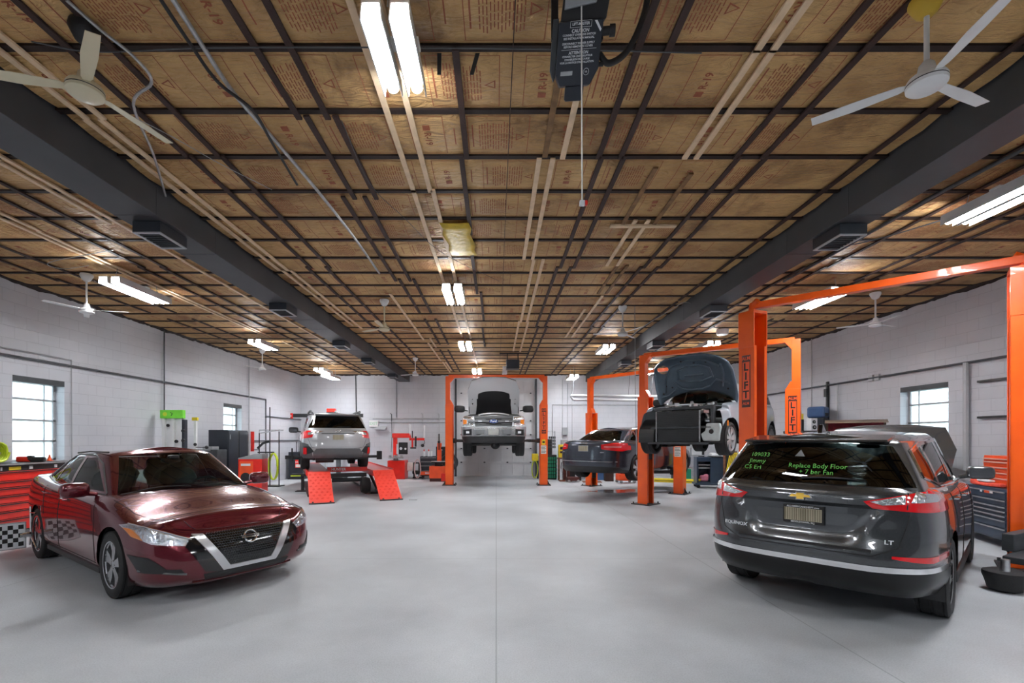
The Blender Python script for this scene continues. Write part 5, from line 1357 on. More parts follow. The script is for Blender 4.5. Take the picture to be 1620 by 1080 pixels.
LA = lift((-1.58, 15.85), (1.60, 15.85), 3.68, 'orange two-post lift holding the white pickup before the far overhead door', armz=1.50, letters=(1,), bar='g', yellow=(1,), zc0=2.72)
LB = lift((3.18, 15.6), (5.22, 13.3), 3.58, 'orange two-post lift farthest right, holding the dark blue sedan low', armz=.62, letters=(), yellow=(1,), zc0=2.42, rot=(-12, 8))
LCc = lift((3.58, 11.2), (6.0, 9.45), 3.56, 'orange two-post lift holding the small silver car without its front', armz=1.42, letters=(1,), zc0=2.56, rot=(-12, 0))
LD = lift((4.18, 7.62), (6.36, 5.62), 3.62, 'tall orange two-post lift beside the dark grey SUV, cut by the picture edge', armz=.24, letters=(0,), zc0=3.05, top_shape='tall', wide=.28, arms=False, rot=(-24, 0))
# arms of the near lift: swung out at the right edge
def near_arm():
    t = LD; inv = (Matrix.Translation(t.location) @ t.rotation_euler.to_matrix().to_4x4()).inverted()
    def W(x, y, z): return inv @ Vector((x, y, z))
    m_ = MB()
    def slab(A, B, hw, z0, z1):
        A = Vector(A); B = Vector(B); d_ = (B - A).normalized(); n_ = Vector((-d_.y, d_.x)) * hw
        P = [(A + n_), (A - n_), (B - n_), (B + n_)]
        m_.add([W(p.x, p.y, z0) for p in P] + [W(p.x, p.y, z1) for p in P], [(0, 3, 2, 1), (4, 5, 6, 7), (0, 1, 5, 4), (1, 2, 6, 5), (2, 3, 7, 6), (3, 0, 4, 7)])
    slab((6.40, 5.45), (5.38, 4.86), .085, .26, .33); slab((6.18, 5.25), (5.78, 4.35), .10, .17, .25); slab((6.40, 5.50), (5.60, 5.12), .05, .33, .52)
    m_.build('lift_arm', M_dgrey, t, bevel=.008)
    m_ = MB(); slab((5.80, 4.95), (5.94, 4.35), .17, .252, .275); m_.build('foot_plate', M_rust, t, bevel=.004)
    m_ = MB(); c = W(5.22, 4.80, .0); 
    m_.rev([(0, .02), (.13, .02), (.15, .10), (.17, .16), (.17, .20), (.12, .22), (0, .22)], c, 'z', 16); m_.build('arm_pad', M_rubber, t, smooth=True)
    m_ = MB(); m_.cyl(W(5.16, 4.74, .22), W(5.16, 4.74, .34), .035, 12); m_.build('pad_stem', M_steel, t, smooth=True)
    m_ = MB(); slab((6.42, 5.50), (6.26, 5.22), .14, .02, .95); m_.build('column_guard', M_black, t, bevel=.02)
near_arm()

# ================================================================ ALIGNMENT RACK
def rack():
    a = R(24); d = Vector((-math.sin(a), math.cos(a))); n = Vector((d.y, -d.x))      # d away from the camera, n to the right
    base = Vector((-3.42, 11.55)); Zr = .70
    t = thing('alignment_rack', 'red scissor alignment rack with two sloping ramps under the silver wagon', 'car lift', (base.x, base.y, 0), a)
    # local x right, y away
    for s in (-1, 1):
        xc = s * .83
        r = MB(); r.bb(xc - .28, xc + .28, 1.15, 6.3, Zr - .16, Zr); r.build('runway', M_red, t, bevel=.006)
        rp = MB(); th = .03; A = (1.15, Zr); B = (.0, .02)
        V = []
        for xx in (xc - .28, xc + .28):
            for (yy, zz) in (A, B):
                V += [(xx, yy, zz), (xx, yy - .0, zz - .035)]
        rp.add(V, [(0, 4, 6, 2), (1, 3, 7, 5), (0, 2, 3, 1), (4, 5, 7, 6), (0, 1, 5, 4), (2, 6, 7, 3)])
        L_ = Vector((0, B[0] - A[0], B[1] - A[1])); nn = Vector((0, L_.z, -L_.y)).normalized(); nn = nn if nn.z > 0 else -nn
        o = rp.build('ramp', M_ramp, t, bevel=.004)
        for row in range(9):
            for col in range(4):
                f_ = .10 + row * .095; p = Vector((xc - .19 + col * .125 + (.03 if row % 2 else -.03), A[0], A[1])) + L_ * f_
                q = MB(); ax_ = L_.normalized()
                pts = [p + Vector((.028 * math.cos(2 * PI * k / 10), 0, 0)) + ax_ * .022 * math.sin(2 * PI * k / 10) + nn * .002 for k in range(10)]
                q.tube(pts, .006, 4, closed=True); q.build('grip_ring', M_ramp, o)
        st = MB(); st.cyl((xc - .2, .02, .035), (xc - .2, .02, .06), .02, 6); st.cyl((xc + .2, .02, .035), (xc + .2, .02, .06), .02, 6); st.bb(xc - .29, xc + .29, -.03, .02, .0, .03); st.build('ramp_foot', M_dgrey, t)
        sc_ = MB()
        for (y0, y1) in ((2.0, 3.9), (5.6, 3.7)):
            A_ = Vector((xc, y0, .08)); B_ = Vector((xc, y1, Zr - .15)); sc_.tube([A_, B_], .05, 4)
        sc_.bb(xc - .26, xc + .26, 1.6, 6.0, .0, .06); sc_.build('scissor_frame', M_black, t)
        rs = MB(); rs.bb(xc + s * .28, xc + s * .31, 1.2, 6.2, Zr - .10, Zr + .03); rs.build('runway_edge', M_red, t)
        rl = MB(); rl.cyl((xc - .20, 1.25, .0 + .14), (xc + .2, 1.25, .14), .05, 10); rl.build('ramp_roller', M_dgrey, t)
    j = MB(); j.bb(-.55, .55, 2.1, 2.35, Zr - .08, Zr + .05); jo = j.build('bridge_jack', M_red, t, bevel=.01)
    tx = MB(); add_text(tx, 'HUNTER', .10, frame((-.25, 2.097, Zr - .01), (1, 0, 0), (0, 0, 1)), .002, True); tx.build('lettering', M_wink, jo)
    j = MB(); j.bb(-.5, .5, 1.9, 2.1, Zr - .22, Zr - .12); j.cyl((-.45, 1.9, Zr - .30), (.45, 1.9, Zr - .30), .06, 10); j.build('jack_beam', M_black, t)
    hs = MB(); hs.rev([(0, -.12), (.2, -.12), (.24, 0), (.2, .12), (0, .12)], (.42, 1.6, .26), 'x', 18); hs.build('turn_plate', M_rubber, t, smooth=True)
    return t, a, d, n, base, Zr
RK = rack()
# ---------------------------------------------------------------- silver wagon on the rack (seen from behind)
def plate(t, bvh, z, s=-1, w=.15, h=.075, col=None):
    hh, nn = place_on(bvh, 0, z, 'x', s); M_ = frame(hh + nn * .012, (0, 1 if s > 0 else -1, 0), (0, 0, 1))
    b = MB(); b.prism([(-w, -h), (w, -h), (w, h), (-w, h)], lambda a, c, d: M_ @ Vector((a, c, d)), -.006, .0); o = b.build('number_plate', M_galv, t)
    b = MB(); b.prism([(-w + .012, -h + .012), (w - .012, -h + .012), (w - .012, h - .012), (-w + .012, h - .012)], lambda a, c, d: M_ @ Vector((a, c, d)), .0, .0015); b.build('plate_face', M_plate, o)
    b = MB()
    for k in range(9): b.prism([(-w + .02 + k * .03, -h + .016), (-w + .028 + k * .03, -h + .016), (-w + .028 + k * .03, h - .016), (-w + .02 + k * .03, h - .016)], lambda a, c, d: M_ @ Vector((a, c, d)), .0015, .0025)
    b.build('plate_pattern', mat('plate_bars', (0.20, .17, .11), .5, var=.2), o)
def wagon():
    P = paint('silver_paint', (0.50, 0.51, 0.53), .6, .30)
    t0, a, d, n, base, Zr = RK; rear = Vector((-4.20, 12.45)); o = rear + d * 2.5
    t = thing('wagon_car', 'silver estate car with roof rails standing on the red alignment rack, seen from behind', 'car', (o.x, o.y, Zr), math.atan2(d.y, d.x))
    bm = bmesh.new(); W = .925
    rows = std_rows(2.35, -2.5, W, 1.38, -1.365, .85, 1.0, 1.05, 1.06, 1.09, (.30, .30, .36), (.02, .08, .05, .01))
    cab = [((1.25, 0, 1.08), (.5, 0, 1.56), .03), ((1.2, .40, 1.08), (.48, .32, 1.555), .03), ((1.03, .70, 1.03), (.38, .56, 1.54), .02), ((.93, .79, 1.02), (.30, .64, 1.53), .012),
           ((.2, .83, 1.03), (0, .68, 1.55), .015), ((-.6, .83, 1.04), (-.6, .69, 1.55), .015), ((-1.4, .82, 1.05), (-1.35, .67, 1.54), .015), ((-2.02, .80, 1.07), (-1.80, .65, 1.52), .012),
           ((-2.26, .74, 1.08), (-2.0, .60, 1.50), .015), ((-2.38, .42, 1.085), (-2.10, .34, 1.52), .03), ((-2.40, 0, 1.085), (-2.12, 0, 1.525), .03)]
    shell(bm, rows, cab); bvh = BVHTree.FromBMesh(bm); re = fx(-1, .03)
    rear_t = lambda f: f.normal.x < -.2 and f.calc_center_median().z > 1.06
    panel('rear_window', carve(bm, [(-.74, 1.15), (.74, 1.15), (.72, 1.20), (.58, 1.48), (-.58, 1.48), (-.72, 1.20)], 'x', rear_t), M_darkglass, t, -.004, 0)
    for s in (1, -1):
        side = lambda f, s=s: f.normal.y * s > .5 and f.calc_center_median().z > 1.0
        for poly in ([(.80, 1.07), (-.25, 1.08), (-.27, 1.48), (.15, 1.48)], [(-.35, 1.08), (-1.20, 1.10), (-1.20, 1.47), (-.37, 1.48)], [(-1.28, 1.10), (-1.85, 1.16), (-1.72, 1.42), (-1.30, 1.46)]):
            panel('side_window', carve(bm, poly, 'y', side), M_darkglass, t, -.004, 0)
        panel('tail_light', carve(bm, [(s * .60, 1.08), (s * .64, .90), (s * .93, .86), (s * .93, 1.08)], 'x', re, False), M_tail, t, .008, .01)
        panel('reversing_light', carve(bm, [(s * .36, 1.065), (s * .62, .98), (s * .74, .96), (s * .74, 1.02), (s * .60, 1.07)], 'x', re, False), M_lampsilver, t, .014, .01)
        panel('fog_recess', carve(bm, [(s * .60, .52), (s * .80, .44), (s * .84, .66), (s * .70, .66)], 'x', re, False), M_black, t, .014, .01)
        panel('rear_reflector', carve(bm, [(s * .76, .46), (s * .84, .46), (s * .84, .63), (s * .77, .63)], 'x', re, False), M_tail, t, .022, .01)
        cl = carve(bm, [(s * .95, .30), (s * .95, .79), (s * .74, .72), (s * .66, .52), (s * .60, .30)], 'x', re, False); panel('bumper_corner', cl, M_trimgrey, t, .012, .012)
    panel('bumper_cladding', carve(bm, [(-.62, .30), (.62, .30), (.62, .50), (.55, .60), (-.55, .60), (-.62, .50)], 'x', re, False), M_trimgrey, t, .012, .012)
    plate(t, bvh, .90)
    em = MB(); h, nn = place_on(bvh, 0, 1.055, 'x', -1); Mx = frame(h + nn * .010, (0, -1, 0), (0, 0, 1))
    em.tube([Mx @ Vector((.068 * math.cos(k * PI / 10), .034 * math.sin(k * PI / 10), 0)) for k in range(20)], .006, 6, closed=True)
    for (a_, b_) in ((-.03, .008), (.0, .014), (.012, -.010), (.03, .004), (-.008, -.006), (.025, -.012)): em.sph(Mx @ Vector((a_, b_, 0)), .007, 6, 4)
    em.build('emblem', M_chrome, t, smooth=True)
    q = MB(); q.tube([place_on(bvh, y, 1.0, 'x', -1)[0] + Vector((-.012, 0, 0)) for y in (-.42, -.2, 0, .2, .42)], .010, 6); q.build('tailgate_trim', M_dgrey, t)
    tx = MB(); M_ = frame(place_on(bvh, .55, .80, 'x', -1)[0] + Vector((-.01, 0, 0)), (0, -1, 0), (0, 0, 1)); add_text(tx, 'OUTBACK', .05, M_, .002, True); tx.build('badge_lettering', M_galv, t)
    gp = GAP(); seam(gp, bvh, [(-.78, 1.05), (-.74, .86), (-.66, .64), (-.4, .60), (.4, .60), (.66, .64), (.74, .86), (.78, 1.05)], 'x', -1, .004)
    for s in (1, -1): seam(gp, bvh, [(-.30, .38), (-.30, 1.03)], 'y', s); seam(gp, bvh, [(1.0, .38), (.95, 1.0)], 'y', s)
    gp.build('', M_ink, t)
    wp = MB(); wp.tube([place_on(bvh, .02 - k * .05, 1.18, 'x', -1)[0] + Vector((-.02, 0, 0)) for k in range(8)], .010, 5); wp.build('rear_wiper', M_black, t)
    for s in (1, -1):
        q = MB(); q.tube([(.3, s * .64, 1.56), (.15, s * .65, 1.62), (-.5, s * .66, 1.65), (-1.7, s * .65, 1.63), (-1.95, s * .62, 1.57)], [.02, .03, .028, .034, .02], 8); q.build('roof_rail', M_trimgrey, t, smooth=True)
        mirror(t, .78, s * 1.06, 1.15, s, M_black, 1.15)
    an = MB(); an.prism([(-1.5, 1.56), (-1.70, 1.56), (-1.66, 1.65), (-1.63, 1.65)], lambda a_, b_, dd: (a_, dd, b_), -.018, .018); an.build('antenna_fin', P, t, bevel=.006)
    sp = MB(); sp.prism([(-1.85, 1.57), (-2.20, 1.53), (-2.22, 1.51), (-2.1, 1.50)], lambda a_, b_, dd: (a_, dd, b_), -.58, .58); sp.build('roof_spoiler', P, t, bevel=.01)
    tr = []; arches(bm, (1.38, -1.365), .35, .41, .30, t, M_black, arch_trim=tr, trim_w=.05, hw=W)
    for s, x, g in tr: panel('arch_trim', g, M_trimgrey, t, .010, .01)
    finish_body(bm, 'body', P, t); rim = mat('dark_rim', (.12, .12, .13), .3, .8, var=.1)
    for x in (1.38, -1.365):
        for s in (1, -1): wheel(t, x, s * .79, .345, .345, .225, .225, s, 5, rim)
    interior(t, 1.1, -2.1, 1.0, .82, .42, 1.02, rows=((0, 1), (-.9, 1)))
    u = MB(); u.bb(-1.6, 1.6, -.6, .6, .26, .38); u.cyl((-1.365, -.75, .33), (-1.365, .75, .33), .06, 8); u.cyl((-2.2, .1, .33), (-2.2, .55, .33), .11, 12); u.build('underbody', M_black, t)
    ct = MB(); ct.bb(-1.40, -1.33, .95, 1.30, .30, .40); ct.cyl((-1.365, .93, .345), (-1.365, 1.10, .345), .05, 8); ct.bb(-1.45, -1.28, 1.10, 1.14, .24, .60)
    q = MB(); q.bb(-1.40, -1.33, -1.30, -.95, .30, .38); q.bb(-1.42, -1.31, -1.34, -1.20, .25, .50)
    for mb_, w_ in ((ct, 'left'), (q, 'right')):
        o_ = mb_.build('wheel_clamp', M_black, None, bevel=.005); o_.matrix_world = Matrix.Translation(t.location) @ Matrix.Rotation(t.rotation_euler.z, 4, 'Z'); tag(o_, 'black wheel clamp target on the %s rear wheel of the silver estate car' % w_, 'clamp')
wagon()

# ---------------------------------------------------------------- white pickup on the lift before the door
def pickup():
    P = paint('white_car_paint', (0.74, 0.75, 0.77), .1, .25); G = 1.08
    t = thing('pickup_truck', 'white pickup truck with its bonnet up, raised on the orange lift before the door', 'truck', (-.08, 14.25 + 2.45, G), -PI / 2)
    bm = bmesh.new(); W = 1.0
    NF = (.03, .01, 0, 0, .015, .03, .08)
    rows = [(2.45, 0, .36, 1.17, 0, NF), (2.44, .36, .36, 1.17, .01, NF), (2.40, .72, .36, 1.17, .02, NF), (2.28, .93, .38, 1.18, .02, (.05, .02, 0, 0, .015, .03, .07)), (2.05, .99, .42, 1.20, .03, 'S'), (1.52, 1.0, .42, 1.24, .04, 'S'),
            (1.0, .99, .42, 1.28, .04, 'S'), (0, .99, .42, 1.30, .03, 'S'), (-.8, .99, .42, 1.32, .02, 'S'), (-1.35, .99, .45, 1.33, .02, 'S'), (-2.0, .99, .5, 1.33, .01, 'S'), (-2.35, .96, .5, 1.33, .01, 'C'), (-2.42, .7, .5, 1.33, 0, 'R'), (-2.43, .36, .5, 1.33, 0, 'R'), (-2.43, 0, .5, 1.33, 0, 'R')]
    cab = [((1.0, 0, 1.32), (.45, 0, 1.88), .03), ((.96, .42, 1.32), (.43, .36, 1.875), .03), ((.84, .78, 1.28), (.35, .63, 1.86), .02), ((.76, .85, 1.26), (.28, .70, 1.85), .012), ((.2, .88, 1.27), (0, .72, 1.87), .012), ((-.4, .88, 1.28), (-.4, .72, 1.87), .01),
           ((-.9, .86, 1.30), (-.85, .70, 1.85), .01), ((-1.0, .80, 1.30), (-.95, .64, 1.84), .01), ((-1.03, .40, 1.30), (-.98, .35, 1.86), .02), ((-1.04, 0, 1.3), (-.99, 0, 1.865), .02)]
    shell(bm, rows, cab); bvh = BVHTree.FromBMesh(bm); fr = fx(1, .03)
    top = lambda f: f.normal.z > .5 and f.calc_center_median().x > .9 and f.calc_center_median().z < 1.40
    outl = [(1.0, -.84), (1.9, -.84), (2.22, -.72), (2.34, -.40), (2.35, 0), (2.34, .40), (2.22, .72), (1.9, .84), (1.0, .84)]
    V, Fs, N = carve(bm, outl, 'z', top, True)
    hg = Vector((1.0, 0, 1.34)); Rm = Matrix.Rotation(R(-61), 3, 'Y')
    ho = panel('bonnet', ([hg + Rm @ (v - hg) for v in V], Fs, [Rm @ n for n in N]), P, t, 0, .045)
    def hp(u, v, d): return hg + Rm @ Vector((v, u, -.06 - d))
    fu = MB(); n_ = 9
    ring_o = [(-.82, .02), (-.82, .92), (-.70, 1.20), (-.38, 1.31), (.38, 1.31), (.70, 1.20), (.82, .92), (.82, .02)]; ring_i = [(-.56, .30), (-.56, .70), (-.53, .84), (-.40, .93), (.40, .93), (.53, .84), (.56, .70), (.56, .30)]
    Vv = [hp(u, v, 0) for u, v in ring_o] + [hp(u, v, .02) for u, v in ring_i]; fu.add(Vv, [(i, i + 1, 9 + i, 8 + i) for i in range(7)] + [(7, 0, 8, 15)])
    fu.build('bonnet_frame', P, ho, fix=False)
    ins = MB(); ins.add([hp(u, v, .015) for u, v in ring_i], [tuple(range(8))]); ins.add([hp(u, v, .022) for u, v in ((-.60, .0), (.60, .0), (.565, .31), (-.565, .31))], [(0, 1, 2, 3)]); ins.add([hp(u * .93, .30 + (v - .30) * .93, .03) for u, v in ring_i], [tuple(range(8))]); ins.build('insulation_pad_and_bay_shade', M_black, ho, fix=False)  # pad, plus a lower black quad painting in the darkness of the engine bay
    q = MB(); q.tube([hp(u, v, .0) for u, v in ring_o], .012, 6); q.build('edge_seal', M_ink, ho)
    dt = MB()
    for u, v in ((-.70, .38), (-.70, .55), (-.68, .80), (.70, .38), (.70, .55), (.68, .80), (-.3, 1.13), (-.05, 1.16), (.08, 1.13), (.3, 1.12), (0, 1.05)): dt.sph(hp(u, v, .01), .022, 8, 5)
    dt.build('bonnet_holes', M_ink, ho, smooth=True)
    # engine bay
    e = MB(); e.bb(.95, 2.30, -.84, .84, .80, .86); e.bb(2.22, 2.32, -.72, .72, .86, 1.17); cushion(e, 1.6, 0, 1.08, .8, .7, .28)
    rnd = random.Random(2)
    for k in range(16): e.box(rnd.uniform(1.1, 2.1), rnd.uniform(-.7, .7), rnd.uniform(.95, 1.17), rnd.uniform(.08, .25), rnd.uniform(.08, .25), rnd.uniform(.06, .16), rnd.uniform(0, 1))
    e.build('engine', M_black, t, bevel=.01)
    e = MB(); e.bb(2.0, 2.1, -.35, .25, 1.17, 1.20); e.tube([(1.9, -.5, 1.17), (1.8, 0, 1.22), (1.9, .5, 1.17)], .03, 8); e.build('intake_cover', M_galv, t, smooth=True)
    panel('windscreen', carve(bm, [(-.82, 1.30), (.82, 1.30), (.64, 1.80), (.3, 1.83), (-.3, 1.83), (-.64, 1.80)], 'x', lambda f: f.normal.x > .25 and f.normal.z > .1 and f.calc_center_median().z > 1.27 and .2 < f.calc_center_median().x < 1.2), M_carglass, t, -.004, 0)
    for s in (1, -1):
        panel('side_window', carve(bm, [(.66, 1.34), (-.82, 1.36), (-.80, 1.78), (.26, 1.78)], 'y', lambda f, s=s: f.normal.y * s > .5 and f.calc_center_median().z > 1.25), M_darkglass, t, -.004, 0)
    panel('grille', carve(bm, [(-.56, .86), (.56, .86), (.60, 1.17), (-.60, 1.17)], 'x', fr, False), M_ink, t, .004, .01)
    def barq(nm, pts, m, th=.03, par=t):
        b = MB(); 
        for (y0, y1, z0, z1) in pts:
            h, nn = place_on(bvh, (y0 + y1) / 2 * .0 + .5 * (abs(y0) > .5) , (z0 + z1) / 2, 'x', 1); b.bb(h.x, h.x + th, y0, y1, z0, z1)
        return b.build(nm, m, par, bevel=.006)
    M_tg = mat('truck_grille_grey', (.16, .165, .17), .4, .3, var=.05)
    barq('grille_bar', [(-.58, .58, 1.115, 1.145)], M_tg, .03); barq('grille_bar', [(-.80, .80, .985, 1.045)], M_tg, .045); barq('grille_bar', [(-.56, .56, .875, .905)], M_tg, .03)
    barq('grille_bar', [(-.56, .56, 1.065, 1.085)], M_tg, .02); barq('grille_bar', [(-.56, .56, .93, .95)], M_tg, .02)
    for s in (1, -1): barq('running_light', [(s * .35, s * .47, 1.005, 1.03)], M_wink, .050)
    em = MB(); x0 = place_on(bvh, 0, 1.015, 'x', 1)[0].x + .05
    em.rev([(0, 0), (1, 0), (1, .01), (.94, .016)], (0, 0, 0), 'x', 28); 
    for i in range(len(em.v)): v = em.v[i]; em.v[i] = (x0 + v[0], v[1] * .145, 1.015 + v[2] * .068)
    eo = em.build('emblem', M_chrome, t, smooth=True)
    e2 = MB(); e2.rev([(0, 0), (1, 0)], (0, 0, 0), 'x', 28)
    for i in range(len(e2.v)): v = e2.v[i]; e2.v[i] = (x0 + .0125, v[1] * .128, 1.015 + v[2] * .054)
    e2.build('emblem_face', mat('emblem_blue', (.02, .06, .25), .25, .3, var=.05), eo, fix=False)
    tx = MB(); add_text(tx, 'Ford', .095, frame((x0 + .015, 0, 1.015), (0, 1, 0), (0, 0, 1)), .002, True); tx.build('emblem_lettering', M_wink, eo)
    for s in (1, -1):
        hl = panel('headlight', carve(bm, [(s * .62, .90), (s * .93, .88), (s * .99, .95), (s * .99, 1.19), (s * .62, 1.15)], 'x', fr, False), M_lampsilver, t, .008, .01)
        panel('turn_signal', carve(bm, [(s * .82, .94), (s * .93, .92), (s * .93, 1.08), (s * .82, 1.06)], 'x', fr, False), M_amber, hl, .014, .01)
        panel('fog_recess', carve(bm, [(s * .66, .60), (s * .90, .60), (s * .90, .76), (s * .66, .78)], 'x', fr, False), M_black, t, .040, .01)
        h, nn = place_on(bvh, s * .78, .68, 'x', 1); b = MB(); b.box(h.x + .045, s * .78, .68, .02, .12, .07); b.build('fog_light', M_clear if False else M_wink, t, bevel=.006)
        b = MB(); b.box(2.44, s * .46, .62, .06, .12, .05); b.build('tow_hook', M_ink, t, bevel=.01)
        mirror(t, .72, s * 1.17, 1.50, s, M_black, 1.5)
    panel('bumper', carve(bm, [(-1.0, .57), (1.0, .57), (1.0, .86), (.6, .86), (.55, .84), (-.55, .84), (-.6, .86), (-1.0, .86)], 'x', fr, False), M_chrome if False else mat('silver_bumper', (.5, .51, .52), .25, .8, var=.05), t, .030, .03)
    panel('air_dam', carve(bm, [(-.98, .36), (.98, .36), (.98, .56), (-.98, .56)], 'x', fr, False), M_black, t, .02, .02)
    barq('bumper_inset', [(-.55, -.28, .62, .76)], M_tg, .045); barq('bumper_inset', [(.28, .55, .62, .76)], M_tg, .045); barq('number_plate', [(-.16, .16, .60, .78)], mat('plate_grey', (.33, .33, .31), .5, var=.2), .050)
    arches(bm, (1.52, -1.5), .42, .47, .42, t, M_black, hw=W, yin=.45)
    finish_body(bm, 'body', P, t); rim = mat('truck_rim', (.3, .31, .32), .3, .8, var=.1)
    for x in (1.52, -1.5):
        for s in (1, -1): wheel(t, x, s * .84, .40 - .08, .40, .27, .23, s, 6, rim)
    u = MB(); u.cyl((1.52, -.75, .32), (1.52, .75, .32), .06, 8); u.sph((1.52, .05, .30), .16, 12, 8); u.bb(-2.2, 2.1, -.42, -.34, .36, .48); u.bb(-2.2, 2.1, .34, .42, .36, .48); u.build('underbody', M_black, t)
    interior(t, .85, -.95, 1.25, .86, .55, 1.30, rows=((-.2, 1),))
pickup()

# ---------------------------------------------------------------- dark saloon, rear towards us
def saloon():
    P = paint('midnight_paint', (0.035, 0.042, 0.060), .6, .25); d = Vector((.707, .707)); ra = Vector((3.03, 12.78)); o = ra + d * 1.42
    t = thing('saloon_car', 'dark blue saloon raised low on the farthest right orange lift, seen from behind', 'car', (o.x, o.y, .47), math.atan2(d.y, d.x))
    bm = bmesh.new(); W = .928
    rows = std_rows(2.35, -2.57, W, 1.42, -1.42, .70, .88, .96, .985, 1.03, (.20, .22, .24), (.02, .08, .05, .03))
    cab = [((1.15, 0, 1.0), (.35, 0, 1.42), .03), ((1.1, .40, .99), (.33, .30, 1.415), .03), ((.95, .68, .95), (.22, .52, 1.39), .02), ((.85, .77, .93), (.15, .585, 1.375), .012),
           ((.2, .81, .95), (-.1, .61, 1.385), .015), ((-.5, .815, .965), (-.5, .615, 1.385), .015), ((-1.15, .80, .98), (-.95, .595, 1.36), .015), ((-1.65, .74, 1.01), (-1.22, .56, 1.335), .02),
           ((-1.86, .68, 1.02), (-1.32, .51, 1.325), .03), ((-1.98, .38, 1.03), (-1.38, .30, 1.345), .04), ((-2.02, 0, 1.03), (-1.40, 0, 1.35), .04)]
    shell(bm, rows, cab); bvh = BVHTree.FromBMesh(bm); re = fx(-1, .03)
    panel('rear_window', carve(bm, [(-.64, 1.05), (.64, 1.05), (.46, 1.31), (-.46, 1.31)], 'x', lambda f: f.normal.x < -.2 and f.normal.z > .1 and f.calc_center_median().z > 1.0), M_midglass, t, -.004, 0)
    panel('windscreen', carve(bm, [(-.69, .97), (.69, .97), (.50, 1.36), (-.50, 1.36)], 'x', lambda f: f.normal.x > .25 and f.normal.z > .2 and f.calc_center_median().z > .95 and f.calc_center_median().x < 1.2), M_carglass, t, -.004, 0)
    for s in (1, -1):
        side = lambda f, s=s: f.normal.y * s > .5 and f.calc_center_median().z > .95
        for poly in ([(.65, 1.0), (-.35, 1.01), (-.38, 1.34), (0, 1.34)], [(-.43, 1.01), (-1.15, 1.03), (-1.10, 1.30), (-.90, 1.33), (-.46, 1.34)], [(-1.19, 1.035), (-1.52, 1.06), (-1.15, 1.28)]):
            panel('side_window', carve(bm, poly, 'y', side), M_midglass, t, -.004, 0)
        q = MB(); seam(q, bvh, [(.72, .975), (-.35, .985), (-1.15, 1.01), (-1.58, 1.045), (-1.20, 1.30), (-.90, 1.36), (0, 1.37), (.70, .985)], 'y', s, .010); q.build('chrome_trim', M_chrome, t)
        tl = panel('tail_light', carve(bm, [(s * .50, .945), (s * .52, .83), (s * .88, .78), (s * .93, .84), (s * .93, .96), (s * .8, .99)], 'x', re, False), M_tail, t, .008, .01)
        panel('light_bar', carve(bm, [(s * .58, .90), (s * .58, .88), (s * .86, .87), (s * .86, .90)], 'x', re, False), mat('pink_lens', (.85, .25, .28), .2, 0, 1, var=.1), tl, .014, .006)
        mirror(t, .68, s * 1.03, 1.05, s, P, 1.05)
        handle(t, bvh, -.2, .86, s, M_chrome); handle(t, bvh, -1.1, .88, s, M_chrome)
    panel('rear_valance', carve(bm, [(-.9, .24), (.9, .24), (.85, .38), (.6, .40), (-.6, .40), (-.85, .38)], 'x', re, False), M_black, t, .008, .01)
    q = MB(); q.tube([place_on(bvh, y, .52, 'x', -1)[0] + Vector((-.006, 0, 0)) for y in [k * .12 - .84 for k in range(15)]], .010, 6); q.build('bumper_strip', M_galv, t)
    plate(t, bvh, .845)
    em = MB()
    for k in range(4):
        h, nn = place_on(bvh, .072 - k * .048, .965, 'x', -1); Mx = frame(h + nn * .006, (0, -1, 0), (nn.z, 0, 1)); em.tube([Mx @ Vector((.032 * math.cos(a * PI / 9), .032 * math.sin(a * PI / 9), 0)) for a in range(18)], .005, 5, closed=True)
    em.build('emblem', M_chrome, t, smooth=True)
    for (s_, y, z) in (('A6', .66, .755), ('quattro', -.52, .755)):
        tx = MB(); h = place_on(bvh, y, z, 'x', -1)[0]; add_text(tx, s_, .05, frame(h + Vector((-.006, 0, 0)), (0, -1, 0), (0, 0, 1)), .002, True); tx.build('badge_lettering', M_chrome, t)
    gp = GAP(); seam(gp, bvh, [(-.60, 1.02), (-.58, .80), (-.55, .63), (.55, .63), (.58, .80), (.60, 1.02)], 'x', -1)
    for s in (1, -1): seam(gp, bvh, [(-.38, .30), (-.38, .97)], 'y', s); seam(gp, bvh, [(-1.03, .6), (-1.2, .99)], 'y', s); seam(gp, bvh, [(.98, .3), (.88, .93)], 'y', s)
    gp.build('', M_ink, t)
    arches(bm, (1.42, -1.42), .335, .385, .22, t, M_black, hw=W)
    finish_body(bm, 'body', P, t); rim = mat('silver_rim', (.62, .63, .65), .22, .8, var=.1)
    for x in (1.42, -1.42):
        for s in (1, -1): wheel(t, x, s * .80, .33, .33, .225, .225, s, 5, rim)
    interior(t, 1.05, -1.7, .96, .80, .32, .98, rows=((-.10, 1), (-1.0, 1)))
saloon()

